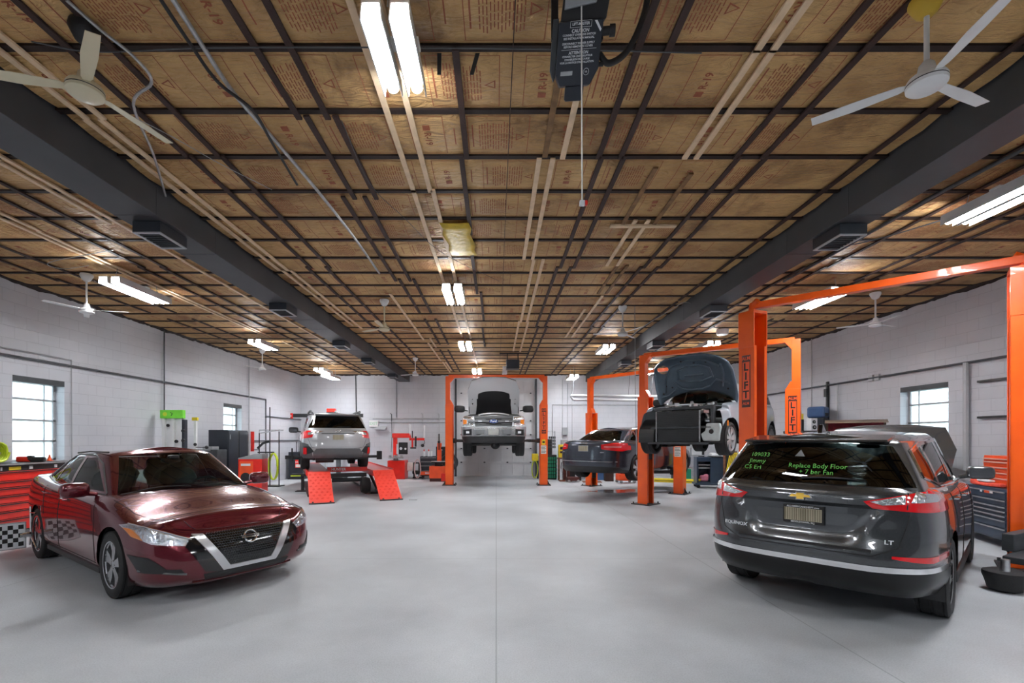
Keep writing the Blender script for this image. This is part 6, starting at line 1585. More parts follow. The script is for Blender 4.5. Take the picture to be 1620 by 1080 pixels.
# ---------------------------------------------------------------- small silver-blue car with stripped front
def small_car():
    P = paint('ice_blue_paint', (0.42, 0.47, 0.52), .4, .28); d = Vector((-.707, -.707)); fa = Vector((3.93, 9.66)); o = fa - d * 1.335
    t = thing('hatchback_car', 'pale blue small car with stripped front and dark bonnet raised, on an orange lift', 'car', (o.x, o.y, 1.26), math.atan2(d.y, d.x))
    bm = bmesh.new(); W = .90
    rows = std_rows(1.98, -2.1, W, 1.335, -1.335, .82, .98, 1.04, 1.05, 1.08, (.24, .24, .28), (.02, .07, .04, .01))
    cab = [((.85, 0, 1.08), (.35, 0, 1.50), .03), ((.82, .40, 1.08), (.33, .36, 1.495), .03), ((.72, .70, 1.04), (.26, .60, 1.48), .02), ((.62, .78, 1.02), (.20, .68, 1.47), .012), ((.1, .81, 1.03), (-.1, .71, 1.49), .01), ((-.6, .81, 1.04), (-.6, .71, 1.49), .01),
           ((-1.3, .79, 1.05), (-1.25, .69, 1.47), .01), ((-1.75, .76, 1.06), (-1.65, .66, 1.45), .01), ((-1.88, .70, 1.07), (-1.78, .60, 1.44), .01), ((-1.94, .40, 1.07), (-1.84, .34, 1.45), .02), ((-1.95, 0, 1.07), (-1.85, 0, 1.455), .02)]
    shell(bm, rows, cab); bvh = BVHTree.FromBMesh(bm)
    for s in (1, -1):
        side = lambda f, s=s: f.normal.y * s > .5 and f.calc_center_median().z > 1.02
        for poly in ([(.50, 1.07), (-.35, 1.08), (-.37, 1.43), (.12, 1.43)], [(-.42, 1.08), (-1.15, 1.09), (-1.13, 1.42), (-.44, 1.43)], [(-1.2, 1.1), (-1.7, 1.12), (-1.62, 1.40), (-1.22, 1.42)]):
            panel('side_window', carve(bm, poly, 'y', side), M_darkglass, t, -.004, 0)
        mirror(t, .52, s * 1.0, 1.14, s, M_black, 1.0); handle(t, bvh, -.25, .92, s, M_chrome)
    panel('windscreen', carve(bm, [(-.72, 1.09), (.72, 1.09), (.58, 1.44), (-.58, 1.44)], 'x', lambda f: f.normal.x > .25 and f.normal.z > .2 and f.calc_center_median().z > 1.07 and f.calc_center_median().x < 1.0), M_carglass, t, -.004, 0)
    carve(bm, [(.70, -.70), (.70, .70), (2.4, .74), (2.4, -.74)], 'z', lambda f: f.normal.z > .2 and .6 < f.calc_center_median().x and f.calc_center_median().z < 1.2, True)
    bmesh.ops.delete(bm, geom=[f for f in bm.faces if f.calc_center_median().x > 1.66], context='FACES')
    tr = []; arches(bm, (1.335, -1.335), .33, .385, .24, t, M_black, arch_trim=tr, trim_w=.085, hw=W)
    for s, x, g in tr: panel('arch_trim', g, M_trimgrey, t, .016, .02)
    finish_body(bm, 'body', P, t); rim = mat('bright_rim', (.72, .73, .75), .25, .6, var=.08)
    for x in (1.335, -1.335):
        for s in (1, -1): wheel(t, x, s * .765, .30, .325, .225, .232, s, 7, rim, 'wide')
    am = MB(); h, nn = place_on(bvh, 1.70, .63, 'y', 1); am.box(1.62, .905, .60, .05, .02, .10); am.build('side_marker', M_amber, t, bevel=.005)
    interior(t, .72, -1.8, 1.02, .80, .36, 1.04, rows=((-.10, 1), (-.9, 1)))
    # stripped nose
    b = MB(); b.bb(1.70, 1.76, -.42, .42, .24, .50); b.build('radiator', M_black, t, bevel=.006)
    b = MB(); b.bb(1.72, 1.77, -.44, .44, .54, .86); b.build('intercooler', M_black, t, bevel=.006)
    b = MB()
    for k in range(14): b.bb(1.762, 1.772, -.40, .40, .26 + k * .017, .264 + k * .017)
    for k in range(16): b.bb(1.772, 1.782, -.42, .42, .56 + k * .018, .564 + k * .018)
    b.build('cooling_fins', M_dgrey, t)
    b = MB(); b.bb(1.70, 1.78, -.56, .66, .505, .545); b.bb(1.60, 1.72, .62, .68, .22, .95); b.bb(1.60, 1.70, -.52, .68, .88, .94); b.bb(1.55, 1.80, -.62, .62, .19, .235); b.build('front_frame', M_dgrey, t, bevel=.008)
    b = MB(); b.bb(1.77, 1.785, -.45, -.43, .24, .86); b.bb(1.77, 1.785, .43, .455, .24, .86); b.build('side_tank', M_galv, t)
    rnd = random.Random(12); e = MB(); e.bb(.72, 1.62, -.66, .66, .40, .55); cushion(e, 1.2, 0, .78, .6, .9, .4)
    for k in range(22): e.box(rnd.uniform(.9, 1.6), rnd.uniform(-.6, .6), rnd.uniform(.7, 1.0), rnd.uniform(.06, .2), rnd.uniform(.06, .22), rnd.uniform(.05, .14), rnd.uniform(0, 1.5))
    e.build('engine', M_black, t, bevel=.01)
    e = MB()
    for k in range(12):
        y = rnd.uniform(-.55, .62); x = rnd.uniform(1.35, 1.66); z = rnd.uniform(.86, .98)
        e.tube([(x, y, z), (x + .05, y + rnd.uniform(-.12, .12), z + .03), (x + .03, y + rnd.uniform(-.2, .2), z - .06)], rnd.uniform(.012, .028), 7)
    for k in range(16):
        y = rnd.uniform(-.50, .66); z = rnd.uniform(.88, 1.04) if k < 9 else rnd.uniform(.45, .86); y = y if k < 9 else rnd.uniform(.44, .62)
        e.box(rnd.uniform(1.55, 1.72), y, z, rnd.uniform(.03, .10), rnd.uniform(.03, .10), rnd.uniform(.02, .07), rnd.uniform(0, 1.5))
    e.tube([(1.66, .30, .55), (1.70, .38, .75), (1.66, .50, .92), (1.50, .60, 1.0)], .032, 8); e.tube([(1.70, .60, .70), (1.66, .50, .84), (1.5, .36, .98)], .030, 8)
    e.build('engine_pipes', M_steel, t, smooth=True)
    for s, z0 in ((1, .26),):
        w_ = MB(); w_.prism([(.50, .26), (.80, .26), (.82, .52), (.80, .60), (.56, .60), (.54, .45), (.46, .40)] if s > 0 else [(-.80, .5), (-.64, .5), (-.64, .80), (-.80, .80)], lambda a_, b_, dd: (dd, a_, b_), 1.66, 1.78)
        w_.build('washer_tank' if s > 0 else 'headlamp_bracket', mat('milky_plastic', (.50, .58, .58), .4, var=.12) if s > 0 else M_black, t, bevel=.02)
    q = MB(); q.cyl((1.775, .66, .44), (1.785, .66, .44), .045, 10); q.build('tank_opening', M_ink, t)
    # fender liner at the viewer's left
    q = MB(); q.rev([(.36, -.02), (.385, .0), (.36, .04)], (1.335, -.86, .33), 'y', 20, 0, PI); q.build('fender_edge', M_black, t)
    # bonnet, underside towards us
    hb = bmesh.new(); nu, nv = 28, 20
    def prof(v):    # half width at distance v from the hinge
        return [(0, .80), (.15, .84), (.45, .84), (.70, .82), (.90, .76), (1.02, .62), (1.10, .42)]
    def hwid(v):
        L_ = prof(0)
        for (a_, b_), (c_, d_) in zip(L_, L_[1:]):
            if v <= c_: return b_ + (d_ - b_) * (v - a_) / (c_ - a_)
        return L_[-1][1]
    G_ = []
    for j in range(nv + 1):
        row = []
        for i in range(nu + 1):
            u = 2 * i / nu - 1; v0 = .26 * (1 - u * u) ** .8 * 1.0; v = v0 + (1.10 - v0) * j / nv; hw = hwid(v); y = u * hw
            z = -.16 * u * u - .10 * max(0, v - .6) ** 2 * 4 + .0
            row.append(hb.verts.new((v, y, z)))
        G_.append(row)
    for j in range(nv):
        for i in range(nu): hb.faces.new([G_[j][i], G_[j][i + 1], G_[j + 1][i + 1], G_[j + 1][i]])
    hb.normal_update()
    bv2 = BVHTree.FromBMesh(hb)
    carve(hb, circle_poly(.84, -.60, .11, 0, 2 * PI, 20)[:-1], 'z', lambda f: True, True)
    Mh = Matrix.Translation((.66, 0, 1.10)) @ Matrix.Rotation(R(-64), 4, 'Y')
    me = bpy.data.meshes.new('bonnet'); hb.to_mesh(me); hb.free(); M_hoodu = mat('bonnet_underside', (.085, .125, .165), .35, .2, .3, var=.1, vscale=6); me.materials.append(M_hoodu); me.polygons.foreach_set('use_smooth', [True] * len(me.polygons))
    ho = bpy.data.objects.new('bonnet', me); COL.objects.link(ho); ho.parent = t; ho.matrix_local = Mh; sd = ho.modifiers.new('s', 'SOLIDIFY'); sd.thickness = .03; sd.offset = -1
    rb = MB()
    def onh(u, v):
        h, nn, *_ = bv2.ray_cast(Vector((v, u, -3)), Vector((0, 0, 1))); return None if h is None else Vector(h) - Vector((0, 0, .004))
    for pts in ([(-.45, .50), (-.30, .34), (-.12, .30), (.12, .30), (.30, .36), (.45, .50), (.72, .42)], [(-.66, .30), (-.60, .62), (-.45, .86), (-.1, .96), (.3, .94), (.55, .80)], [(-.35, .55), (-.32, .76), (-.12, .84), (.14, .84), (.34, .76), (.38, .56), (.15, .48), (-.15, .48), (-.35, .55)],
                [(.55, .35), (.62, .60), (.60, .85)], [(-.75, .2), (-.60, .22), (-.40, .36)], [(-.2, .62), (.2, .62)]):
        P_ = []
        for (a_, b_), (c_, d_) in zip(pts, pts[1:]):
            for k in range(5): P_.append(onh(a_ + (c_ - a_) * k / 5, b_ + (d_ - b_) * k / 5))
        P_.append(onh(*pts[-1])); P_ = [p for p in P_ if p is not None]
        if len(P_) > 2: rb.tube(P_, .022, 6)
    rb.build('bonnet_ribs', M_hoodu, ho, smooth=True)
    tr_ = MB()
    for u, v in ((-.5, .40), (.55, .45), (-.62, .45), (.3, .9), (-.2, .97), (.66, .3), (-.7, .28), (.05, .9)):
        p = onh(u, v)
        if p is not None: tr_.sph(p, .022, 8, 5, (1, 1, .5))
    tr_.build('bonnet_holes', M_ink, ho, smooth=True)
    u = MB(); u.bb(-1.9, 1.5, -.6, .6, .20, .30); u.cyl((1.335, -.72, .30), (1.335, .72, .30), .05, 8); u.build('underbody', M_black, t)
small_car()
# ================================================================ TOOLS, CHESTS AND MACHINES
def S(name, label, cat, loc, rz, parts, group=None):
    """thing from parts: (part name, material, [boxes (x0,x1,y0,y1,z0,z1)] or function(mb), bevel)"""
    t = thing(name, label, cat, loc, rz, group); mk = {}
    for p in parts:
        b = MB()
        if callable(p[2]): p[2](b)
        else:
            for q in p[2]: b.bb(*q)
        mk[p[0]] = b.build(p[0], p[1], mk.get(p[4]) if len(p) > 4 else t, smooth=callable(p[2]), bevel=p[3] if len(p) > 3 else .004)
    return t
def chest(name, label, loc, rz, w, d, h, m, rows, cols=1, handle=M_chrome, legs=True, front_m=None, z0=.12, lid=None):
    """tool chest, front towards local -y"""
    t = thing(name, label, 'tool chest', loc, rz); zb = z0 if legs else 0
    b = MB(); b.bb(-w / 2, w / 2, -d / 2, d / 2, zb, h); b.build('cabinet', m, t, bevel=.006)
    tot = sum(rows); z = h - .03; H_ = h - zb - .06
    for r in rows:
        hh = H_ * r / tot
        for c in range(cols):
            x0 = -w / 2 + .025 + (w - .05) * c / cols; x1 = -w / 2 + .025 + (w - .05) * (c + 1) / cols - (.02 if c < cols - 1 else 0)
            q = MB(); q.bb(x0, x1, -d / 2 - .018, -d / 2 + .0, z - hh + .008, z - .004); dr = q.build('drawer', front_m or m, t, bevel=.003)
            q = MB(); q.bb(x0 + .01, x1 - .01, -d / 2 - .034, -d / 2 - .018, z - .028, z - .012); q.build('drawer_handle', handle, dr)
        z -= hh
    if legs:
        for sx in (-1, 1):
            for sy in (-1, 1):
                q = MB(); q.cyl((sx * (w / 2 - .08) - .02, sy * (d / 2 - .07), .055), (sx * (w / 2 - .08) + .02, sy * (d / 2 - .07), .055), .055, 12); q.bb(sx * (w / 2 - .08) - .03, sx * (w / 2 - .08) + .03, sy * (d / 2 - .07) - .03, sy * (d / 2 - .07) + .03, .07, zb); q.build('caster', M_black, t)
    return t
def coil(name, label, loc, axis, r, tube_r, n, depth, m, squash=1.0, wob=.02):
    rnd = random.Random(int(abs(loc[0] * 100))); b = MB(); P = []
    for k in range(n * 16 + 1):
        a = 2 * PI * k / 16; rr = r * (1 + wob * math.sin(a * 1.37) + wob * .6 * math.sin(a * 2.9)); h = (k / (n * 16) - .5) * depth + .01 * math.sin(k * 1.7)
        c, s = rr * math.cos(a), rr * math.sin(a) * squash
        P.append({'x': (h, c, s), 'y': (c, h, s), 'z': (c, s, h)}[axis])
    b.tube(P, tube_r, 6); o = b.build(name, m, smooth=True); o.location = loc; return tag(o, label, 'hose')

# ---- left: red chest bench with things on it
LC = thing('tool_chest', 'long red tool chest with black worktop behind the maroon sedan, at the left wall', 'tool chest', (-7.74, 7.00, 0), PI / 2)
def leftchest():
    t = LC; w, d, h = 2.2, .56, 1.15        # local x along the wall (+x = away), front faces local -y -> +X world
    b = MB(); b.bb(-w / 2, w / 2, -d / 2, d / 2, .12, h); b.build('cabinet', M_black, t, bevel=.006)
    b = MB(); b.bb(-w / 2 - .02, w / 2 + .02, -d / 2 - .03, d / 2, h, h + .035); b.build('worktop', M_black, t, bevel=.006)
    b = MB(); b.bb(-w / 2 - .02, w / 2 + .02, -d / 2 - .032, -d / 2 - .028, h + .005, h + .03); b.build('worktop_edge', M_galv, t)
    z = h - .09
    for k, hh in enumerate((.15, .10, .12, .12, .12, .12, .20)):
        x0, x1 = -w / 2 + .02, (w / 2 - .02 if k < 3 else w / 2 - .62)
        q = MB(); q.bb(x0, x1, -d / 2 - .016, -d / 2, z - hh + .012, z); dr = q.build('drawer', M_red, t, bevel=.004)
        q = MB(); q.bb(x0 + .01, x1 - .01, -d / 2 - .03, -d / 2 - .016, z - .022, z - .006); q.build('drawer_handle', M_black, dr)
        z -= hh
    for (x, m_, hw) in ((-.35, M_paper, .06), (.25, M_yellow, .09), (.50, M_wink, .03), (.05, M_wink, .012), (.92, M_wink, .025)):
        q = MB(); q.bb(x - hw, x + hw, -d / 2 - .004, -d / 2, h - .07, h - .02); q.build('sticker', m_, t)
    for sx in (-1, 1):
        q = MB(); q.cyl((sx * 1.0 - .02, -.2, .055), (sx * 1.0 + .02, -.2, .055), .055, 12); q.cyl((sx * 1.0 - .02, .2, .055), (sx * 1.0 + .02, .2, .055), .055, 12); q.bb(sx - .04, sx + .04, -.24, .24, .07, .12); q.build('caster', M_black, t)
leftchest()
ZT = 1.186
coil('air_hose', 'yellow-green coiled hose lying upright on the red chest under the left window', (-7.70, 7.18, ZT + .165), 'x', .15, .016, 6, .14, M_hose)
S('power_tool', 'red and black power tool lying on the red chest beside the yellow coil', 'tool', (-7.60, 7.62, ZT), .3, [('tool_body', M_red, [(-.16, .02, -.05, .05, 0, .09)], .02), ('tool_grip', M_black, [(.02, .20, -.04, .04, 0, .08), (-.02, .05, -.05, .05, .02, .10)], .015)])
S('red_rag', 'crumpled red cloth at the near end of the red chest', 'cloth', (-7.62, 6.72, ZT), .2, [('cloth', M_redcloth, lambda b: (cushion(b, 0, 0, .03, .42, .36, .06), cushion(b, .1, .1, .055, .25, .16, .05)), 0)])
S('small_cone', 'small orange cone on the far end of the red chest', 'cone', (-7.62, 7.98, ZT), 0, [('cone', M_orange2, lambda b: b.cyl((0, 0, .005), (0, 0, .11), .035, 14, .006), 0), ('cone_base', M_orange2, [(-.04, .04, -.04, .04, 0, .008)], .002)])
S('spray_can', 'blue spray can at the picture edge on the red chest', 'can', (-7.86, 7.0, ZT), 0, [('can', M_blue, lambda b: b.cyl((0, 0, 0), (0, 0, .18), .033, 14), 0), ('cap', M_wink, lambda b: b.cyl((0, 0, .18), (0, 0, .22), .028, 14), 0)])
S('socket_tray', 'small tray of chrome sockets at the far end of the red chest', 'tray', (-7.72, 7.82, ZT), 0, [('tray', M_black, [(-.08, .08, -.12, .12, 0, .012)], .003), ('socket', M_chrome, lambda b: [b.cyl((-.05 + .035 * (k % 4), -.09 + .045 * (k // 4), .012), (-.05 + .035 * (k % 4), -.09 + .045 * (k // 4), .045), .012, 8) for k in range(16)], 0)])
# checkered alignment target with clamp on the sedan's rear wheel
def target():
    d = Vector((2.245, -1.551)).normalized(); out = Vector((d.y, -d.x)) * 1.0; out = Vector((-.568, -.823))
    c = Vector((-5.955, 6.206)) + out * .14; t = thing('alignment_target', 'black and white checkered target clamped to the rear wheel of the maroon sedan', 'target', (c.x, c.y, .325), math.atan2(d.y, d.x))
    # local x = car forward, y = inward to the car
    b = MB(); b.cyl((0, .0, 0), (0, -.12, 0), .022, 10); b.cyl((0, -.02, 0), (0, -.10, 0), .035, 12); b.cyl((0, -.02, -.02), (0, -.02, .36), .010, 8); b.cyl((-.0, -.02, .28), (.14, .0, .28), .009, 8); b.cyl((0, -.02, -.02), (.16, -.0, -.16), .009, 8); b.cyl((0, -.02, -.02), (-.16, -.0, -.16), .009, 8)
    b.build('wheel_clamp', M_chrome, t, smooth=True)
    b = MB(); b.bb(-.012, .0, -.40, -.06, -.17, .17); bo = b.build('board_frame', M_galv, t, bevel=.004)
    b = MB(); b.bb(.0, .002, -.388, -.072, -.158, .158); b.build('white_board', M_wink, bo)
    q = MB()
    for i in range(6):
        for j in range(5):
            if (i + j) % 2: q.bb(.002, .0035, -.375 + i * .0483, -.375 + (i + 1) * .0483, -.135 + j * .054, -.135 + (j + 1) * .054)
    q.build('black_squares', M_ink, bo)
target()
# machine with the green sign
S('service_machine', 'white two-column machine with a lime green sign board, against the left wall', 'machine', (-7.74, 11.2, 0), R(0), [
    ('machine_base', M_white, [(-.28, .28, -.25, .25, .0, .95)], .01), ('column', M_white, [(-.24, -.17, -.04, .04, .95, 2.05), (-.02, .05, -.04, .04, .95, 2.05), (.20, .24, -.04, .04, .95, 2.05), (-.17, .20, .02, .04, .95, 2.05)], .004),
    ('sign_board', M_lime, [(-.27, .27, -.06, .05, 2.05, 2.25)], .006), ('dark_post', M_navyblack, [(.25, .31, -.06, .06, .6, 2.02)], .004),
    ('gauge', M_black, lambda b: (b.cyl((-.08, -.07, 1.88), (-.08, -.04, 1.88), .035, 12), b.cyl((.12, -.07, 1.50), (.12, -.04, 1.50), .04, 12), b.cyl((.30, -.10, 1.75), (.30, -.06, 1.75), .04, 10), b.cyl((.30, -.10, 1.52), (.30, -.06, 1.52), .04, 10)), 0),
    ('sign_mark', M_hose, lambda b: b.cyl((-.15, -.064, 2.15), (-.15, -.06, 2.15), .05, 14), 0), ('sign_hook', M_ink, lambda b: b.tube([(-.02, -.063, 2.19), (.03, -.063, 2.16), (.0, -.063, 2.11)], .008, 5), 0)])
S('pump_stand', 'thin white stand with a yellow head beside the green-signed machine', 'stand', (-7.55, 11.75, 0), 0, [('pole', M_white, [(-.03, .03, -.03, .03, .03, 2.02)], .004), ('stand_base', M_white, [(-.15, .15, -.15, .15, 0, .03)], .004), ('stand_head', M_yellow, [(-.08, .06, -.03, .03, 2.02, 2.10)], .008),
    ('knob', M_black, lambda b: (b.sph((.02, -.05, 1.42), .04, 10, 6), b.sph((.30, -.04, 1.35), .045, 10, 6), b.cyl((.03, -.04, 1.35), (.30, -.04, 1.35), .008, 6)), 0)])
S('battery_charger', 'low grey metal cabinet between the white stand and the dark cabinet', 'cabinet', (-7.38, 12.22, 0), 0, [('cabinet', M_dgrey, [(-.25, .22, -.22, .22, 0, 1.28)], .01), ('top_box', M_greyp, [(-.2, .05, -.15, .15, 1.28, 1.36)], .01)])
S('tall_cabinet', 'tall dark navy two-door cabinet under the far left window', 'cabinet', (-7.45, 13.05, 0), 0, [('cabinet', M_navyblack, [(-.27, .25, -.50, .50, .05, 1.80)], .006), ('plinth', M_black, [(-.25, .23, -.48, .48, 0, .05)], .002),
    ('door', M_navyblack, [(.25, .27, -.49, -.03, .08, 1.77)], .004), ('door_right', M_navyblack, [(.25, .27, .03, .49, .08, 1.77)], .004), ('centre_strip', M_ink, [(.25, .262, -.03, .03, .08, 1.77)], .002), ('door_handle', M_galv, [(.27, .285, -.44, -.42, 1.55, 1.68), (.27, .285, .42, .44, .80, .90)], .003)])
for o_ in bpy.data.objects:
    if o_.name == 'door_right': o_.name = 'door.001'
S('wheel_balancer', 'red and orange wheel balancer with grey lid in front of the dark cabinet', 'machine', (-6.62, 12.75, 0), R(8), [('machine_body', M_red, [(-.30, .30, -.24, .24, 0, 1.02)], .015), ('lid', M_greyp, lambda b: b.prism([(-.30, 1.02), (.30, 1.02), (.30, 1.16), (.10, 1.15), (-.30, 1.05)], lambda a, c, dd: (a, dd, c), -.24, .24), 0), ('control_panel', M_orange2, [(-.26, .08, -.26, -.24, .45, .96)], .006),
    ('lettering_band', M_wink, [(-.22, .02, -.264, -.26, .84, .90)], .001), ('spindle', M_black, lambda b: (b.cyl((-.05, -.26, .55), (-.05, -.45, .55), .03, 10), b.cyl((-.05, -.40, .55), (-.05, -.42, .55), .12, 16)), 0)])
S('trash_bin', 'dark blue-black trash bin between the red balancer and the yellow coil', 'bin', (-7.58, 14.95, 0), 0, [('bin_body', M_navyblack, lambda b: b.prism([(-.13, .0), (.13, .0), (.17, .78), (-.17, .78)], lambda a, c, dd: (a, dd, c), -.16, .16), 0), ('rim', M_black, [(-.185, .185, -.18, .18, .78, .82)], .006)])
coil('air_hose', 'yellow-green hose coil hanging beside the trash bin at the left wall', (-7.62, 16.0, .62), 'y', .15, .017, 7, .14, M_hose, 3.0)
b = MB(); b.bb(XL, -7.60, 15.97, 16.03, 1.08, 1.12); tag(b.build('hose_bracket', M_black), 'black bracket holding the yellow-green coil on the left wall', 'bracket')
S('clamp_rack', 'stand with black poles and a red cylinder at the left wall', 'stand', (-7.55, 15.4, 0), 0, [('pole', M_black, lambda b: [b.cyl((x, 0, .03), (x, 0, z), .018, 8) for x, z in ((-.25, 1.75), (.10, 2.6), (.40, 1.8))], 0), ('cross_arm', M_pipe, lambda b: (b.cyl((-.25, 0, 1.85), (.55, 0, 1.85), .014, 8), b.tube([(-.2, -.02, 1.75), (.1, -.02, 1.80), (.45, -.02, 1.86)], .02, 6), b.cyl((-.25, 0, 1.75), (-.25, 0, 1.85), .014, 6), b.cyl((.40, 0, 1.8), (.40, 0, 1.85), .014, 6)), 0), ('stand_base', M_black, [(-.35, .5, -.2, .2, 0, .03)], .004),
    ('red_cylinder', M_red, lambda b: b.cyl((-.50, .05, 1.15), (-.50, .05, 1.80), .055, 12), 0), ('cylinder_arm', M_black, lambda b: (b.cyl((-.50, .05, 1.2), (-.25, 0, 1.2), .014, 6), b.tube([(-.28, -.05, 1.25), (-.1, -.05, 1.42), (.12, -.05, 1.48)], .04, 6)), 0)])
S('alignment_console', 'black console cabinet with a red front, left of the alignment rack', 'machine', (-7.72, 18.3, 0), 0, [('cabinet', M_navyblack, [(-.30, .25, -.25, .25, .05, 1.05)], .01), ('base', M_black, [(-.32, .30, -.28, .28, 0, .05)], .004), ('red_front', M_red, [(-.02, .40, -.30, -.25, .45, .75)], .006), ('lettering', M_wink, lambda b: add_text(b, 'HUNTER', .10, frame((.19, -.302, .66), (1, 0, 0), (0, 0, 1)), .003, True), 0), ('white_band', M_paper, [(.0, .40, -.302, -.30, .47, .58)], .001), ('mast', M_pipedark, lambda b: (b.cyl((-.1, 0, 1.05), (-.1, 0, 1.45), .015, 6), b.cyl((.05, 0, 1.05), (.05, 0, 1.45), .015, 6)), 0)])
S('camera_beam', 'long black camera beam with a red end, behind the silver estate car', 'beam', (-6.75, 18.6, 0), 0, [('beam', M_black, [(-1.45, 1.45, -.06, .06, 2.42, 2.56)], .01), ('beam_end', M_red, [(-1.48, -1.30, -.08, -.06, 2.36, 2.58)], .01), ('camera_lens', M_wink, lambda b: b.cyl((-1.38, -.085, 2.47), (-1.38, -.08, 2.47), .03, 10), 0), ('mast', M_pipedark, [(.4, .55, -.05, .08, 0, 2.42)], .006), ('mast_foot', M_black, [(.2, .75, -.3, .3, 0, .05)], .006), ('cap_box', M_red, [(.05, .38, -.14, .05, 2.62, 2.76)], .02), ('cap_bracket', M_galv, [(.0, .43, -.06, .06, 2.56, 2.62)], .01)])
pipe([(XL + .9, 19.1, 2.45), (XL + 1.1, 19.1, 1.6), (XL + 1.25, 19.05, .02)], .035, M_pipe, 'grey leaning duct behind the red front of the alignment console')
pipe([(XL + .04, 16.45, 2.36), (XL + .04, YF - .06, 2.36)], .018, M_pipedark, 'dark upper pipe continuing along the far end of the left wall')
pipe([(XL + .04, 15.5, 1.50), (XL + .04, YF - .06, 1.50)], .018, M_pipedark, 'dark lower pipe along the far end of the left wall')
S('wheel_chock', 'black tray with a yellow edge on a short stand left of the red ramps', 'tray', (-5.75, 13.9, 0), R(10), [('tray', M_black, [(-.32, .28, -.15, .15, .46, .53)], .01), ('tray_edge', M_hose, [(-.30, -.02, -.165, -.15, .46, .49)], .004), ('tray_stand', M_black, [(-.04, .04, -.04, .04, 0, .46), (-.18, .18, -.14, .14, 0, .03)], .004)])

# ---- back wall, between the rack and the white pickup
def tm(): pass
S('tyre_machine', 'red tyre machine with black control box and two white cylinders before the far wall', 'machine', (-3.85, 18.4, 0), 0, [
    ('machine_base', M_red, [(-.35, .32, -.35, .35, 0, .72)], .02), ('turntable', M_galv, lambda b: (b.cyl((-.08, -.1, .72), (-.08, -.1, .80), .10, 12), b.cyl((-.08, -.1, .80), (-.08, -.1, .84), .30, 20), [b.box(-.08 + .22 * math.cos(a), -.1 + .22 * math.sin(a), .88, .10, .07, .08, a) for a in (.4, 1.97, 3.54, 5.1)]), 0),
    ('rear_column', M_red, [(-.25, -.10, .20, .34, .72, 1.62), (-.28, .45, .16, .32, 1.60, 1.78)], .015), ('control_box', M_ink, [(.0, .34, .05, .18, .95, 1.42)], .01), ('gauge', M_wink, lambda b: (b.cyl((.09, .04, 1.18), (.09, .05, 1.18), .055, 14), b.cyl((.27, .04, 1.17), (.27, .05, 1.17), .04, 14)), 0), ('white_panel', M_wink, [(-.10, .0, .12, .2, .95, 1.36)], .004),
    ('assist_arm', M_red, [(.40, 1.0, .14, .24, 1.50, 1.60), (.50, .56, .10, .18, 1.22, 1.60)], .01), ('press_rod', M_black, lambda b: (b.cyl((.53, .12, 1.3), (.53, .12, 1.88), .02, 8), b.cyl((.66, .12, 1.25), (.66, .12, 1.66), .035, 8), b.sph((.94, .1, 1.30), .07, 10, 6), b.tube([(1.0, .15, 1.5), (1.02, .12, 1.4), (.94, .1, 1.3)], .012, 5), b.cyl((.45, .12, 1.20), (.68, .12, 1.20), .03, 8)), 0),
    ('air_cylinder', M_wink, lambda b: (b.cyl((.42, .2, 1.70), (.42, .2, 2.16), .042, 12),), 0), ('tall_cylinder', M_wink, lambda b: b.cyl((.98, .2, 1.60), (.98, .2, 2.10), .042, 12), 0)])
S('wheel_lift', 'white and black wheel lift beside the red tyre machine', 'machine', (-3.18, 18.55, 0), 0, [('lift_frame', M_black, [(-.12, .25, -.1, .1, 0, .06), (-.10, -.05, -.05, .05, 0, .62), (.10, .15, -.05, .05, 0, .62), (-.1, .15, -.05, .05, .58, .63)], .006), ('white_case', M_paper, [(-.34, -.10, -.12, .12, .30, .62)], .01), ('pedal', M_black, lambda b: cushion(b, .05, -.1, .24, .36, .2, .16), 0)])
coil('air_hose', 'pale pinkish hose coil hanging on the left side of the black roll cabinet', (-3.02, 17.95, .42), 'y', .12, .012, 6, .12, mat('pale_hose', (.62, .45, .45), .5, var=.1), 3.0)
CH = chest('roll_cabinet', 'black roll cabinet with a red bottom drawer, between the two tyre machines', (-2.62, 18.35, 0), 0, .66, .45, .88, M_navyblack, (1, 1, 1.2, 1.2), 1, M_galv)
b = MB(); b.bb(-.33, .33, -.262, -.240, .16, .30); rb = b.build('red_drawer', M_orange2, CH, bevel=.004)
tx = MB(); add_text(tx, 'MAC', .10, frame((-.02, -.263, .235), (1, 0, 0), (0, 0, 1)), .002, True); tx.build('lettering', M_wink, rb)
S('spray_bottle', 'white spray bottles and a red can on the black roll cabinet', 'bottle', (-2.70, 18.3, .88), 0, [('bottle', M_wink, lambda b: [b.cyl((x, 0, 0), (x, 0, .2), .05, 10) for x in (-.12, .06, .16)], 0), ('trigger', M_red, lambda b: [b.cyl((x, 0, .2), (x, 0, .27), .02, 8) for x in (-.12, .06)], 0)])
S('tool_case', 'black case with a white dial standing behind the black roll cabinet', 'case', (-2.20, 18.75, 0), 0, [('case', M_navyblack, [(-.20, .20, -.12, .12, 0, 1.25)], .01), ('dial', M_wink, lambda b: b.cyl((.0, -.13, 1.12), (.0, -.12, 1.12), .05, 14), 0), ('case_slot', M_black, [(-.14, .14, -.128, -.12, .82, 1.0)], .004)])
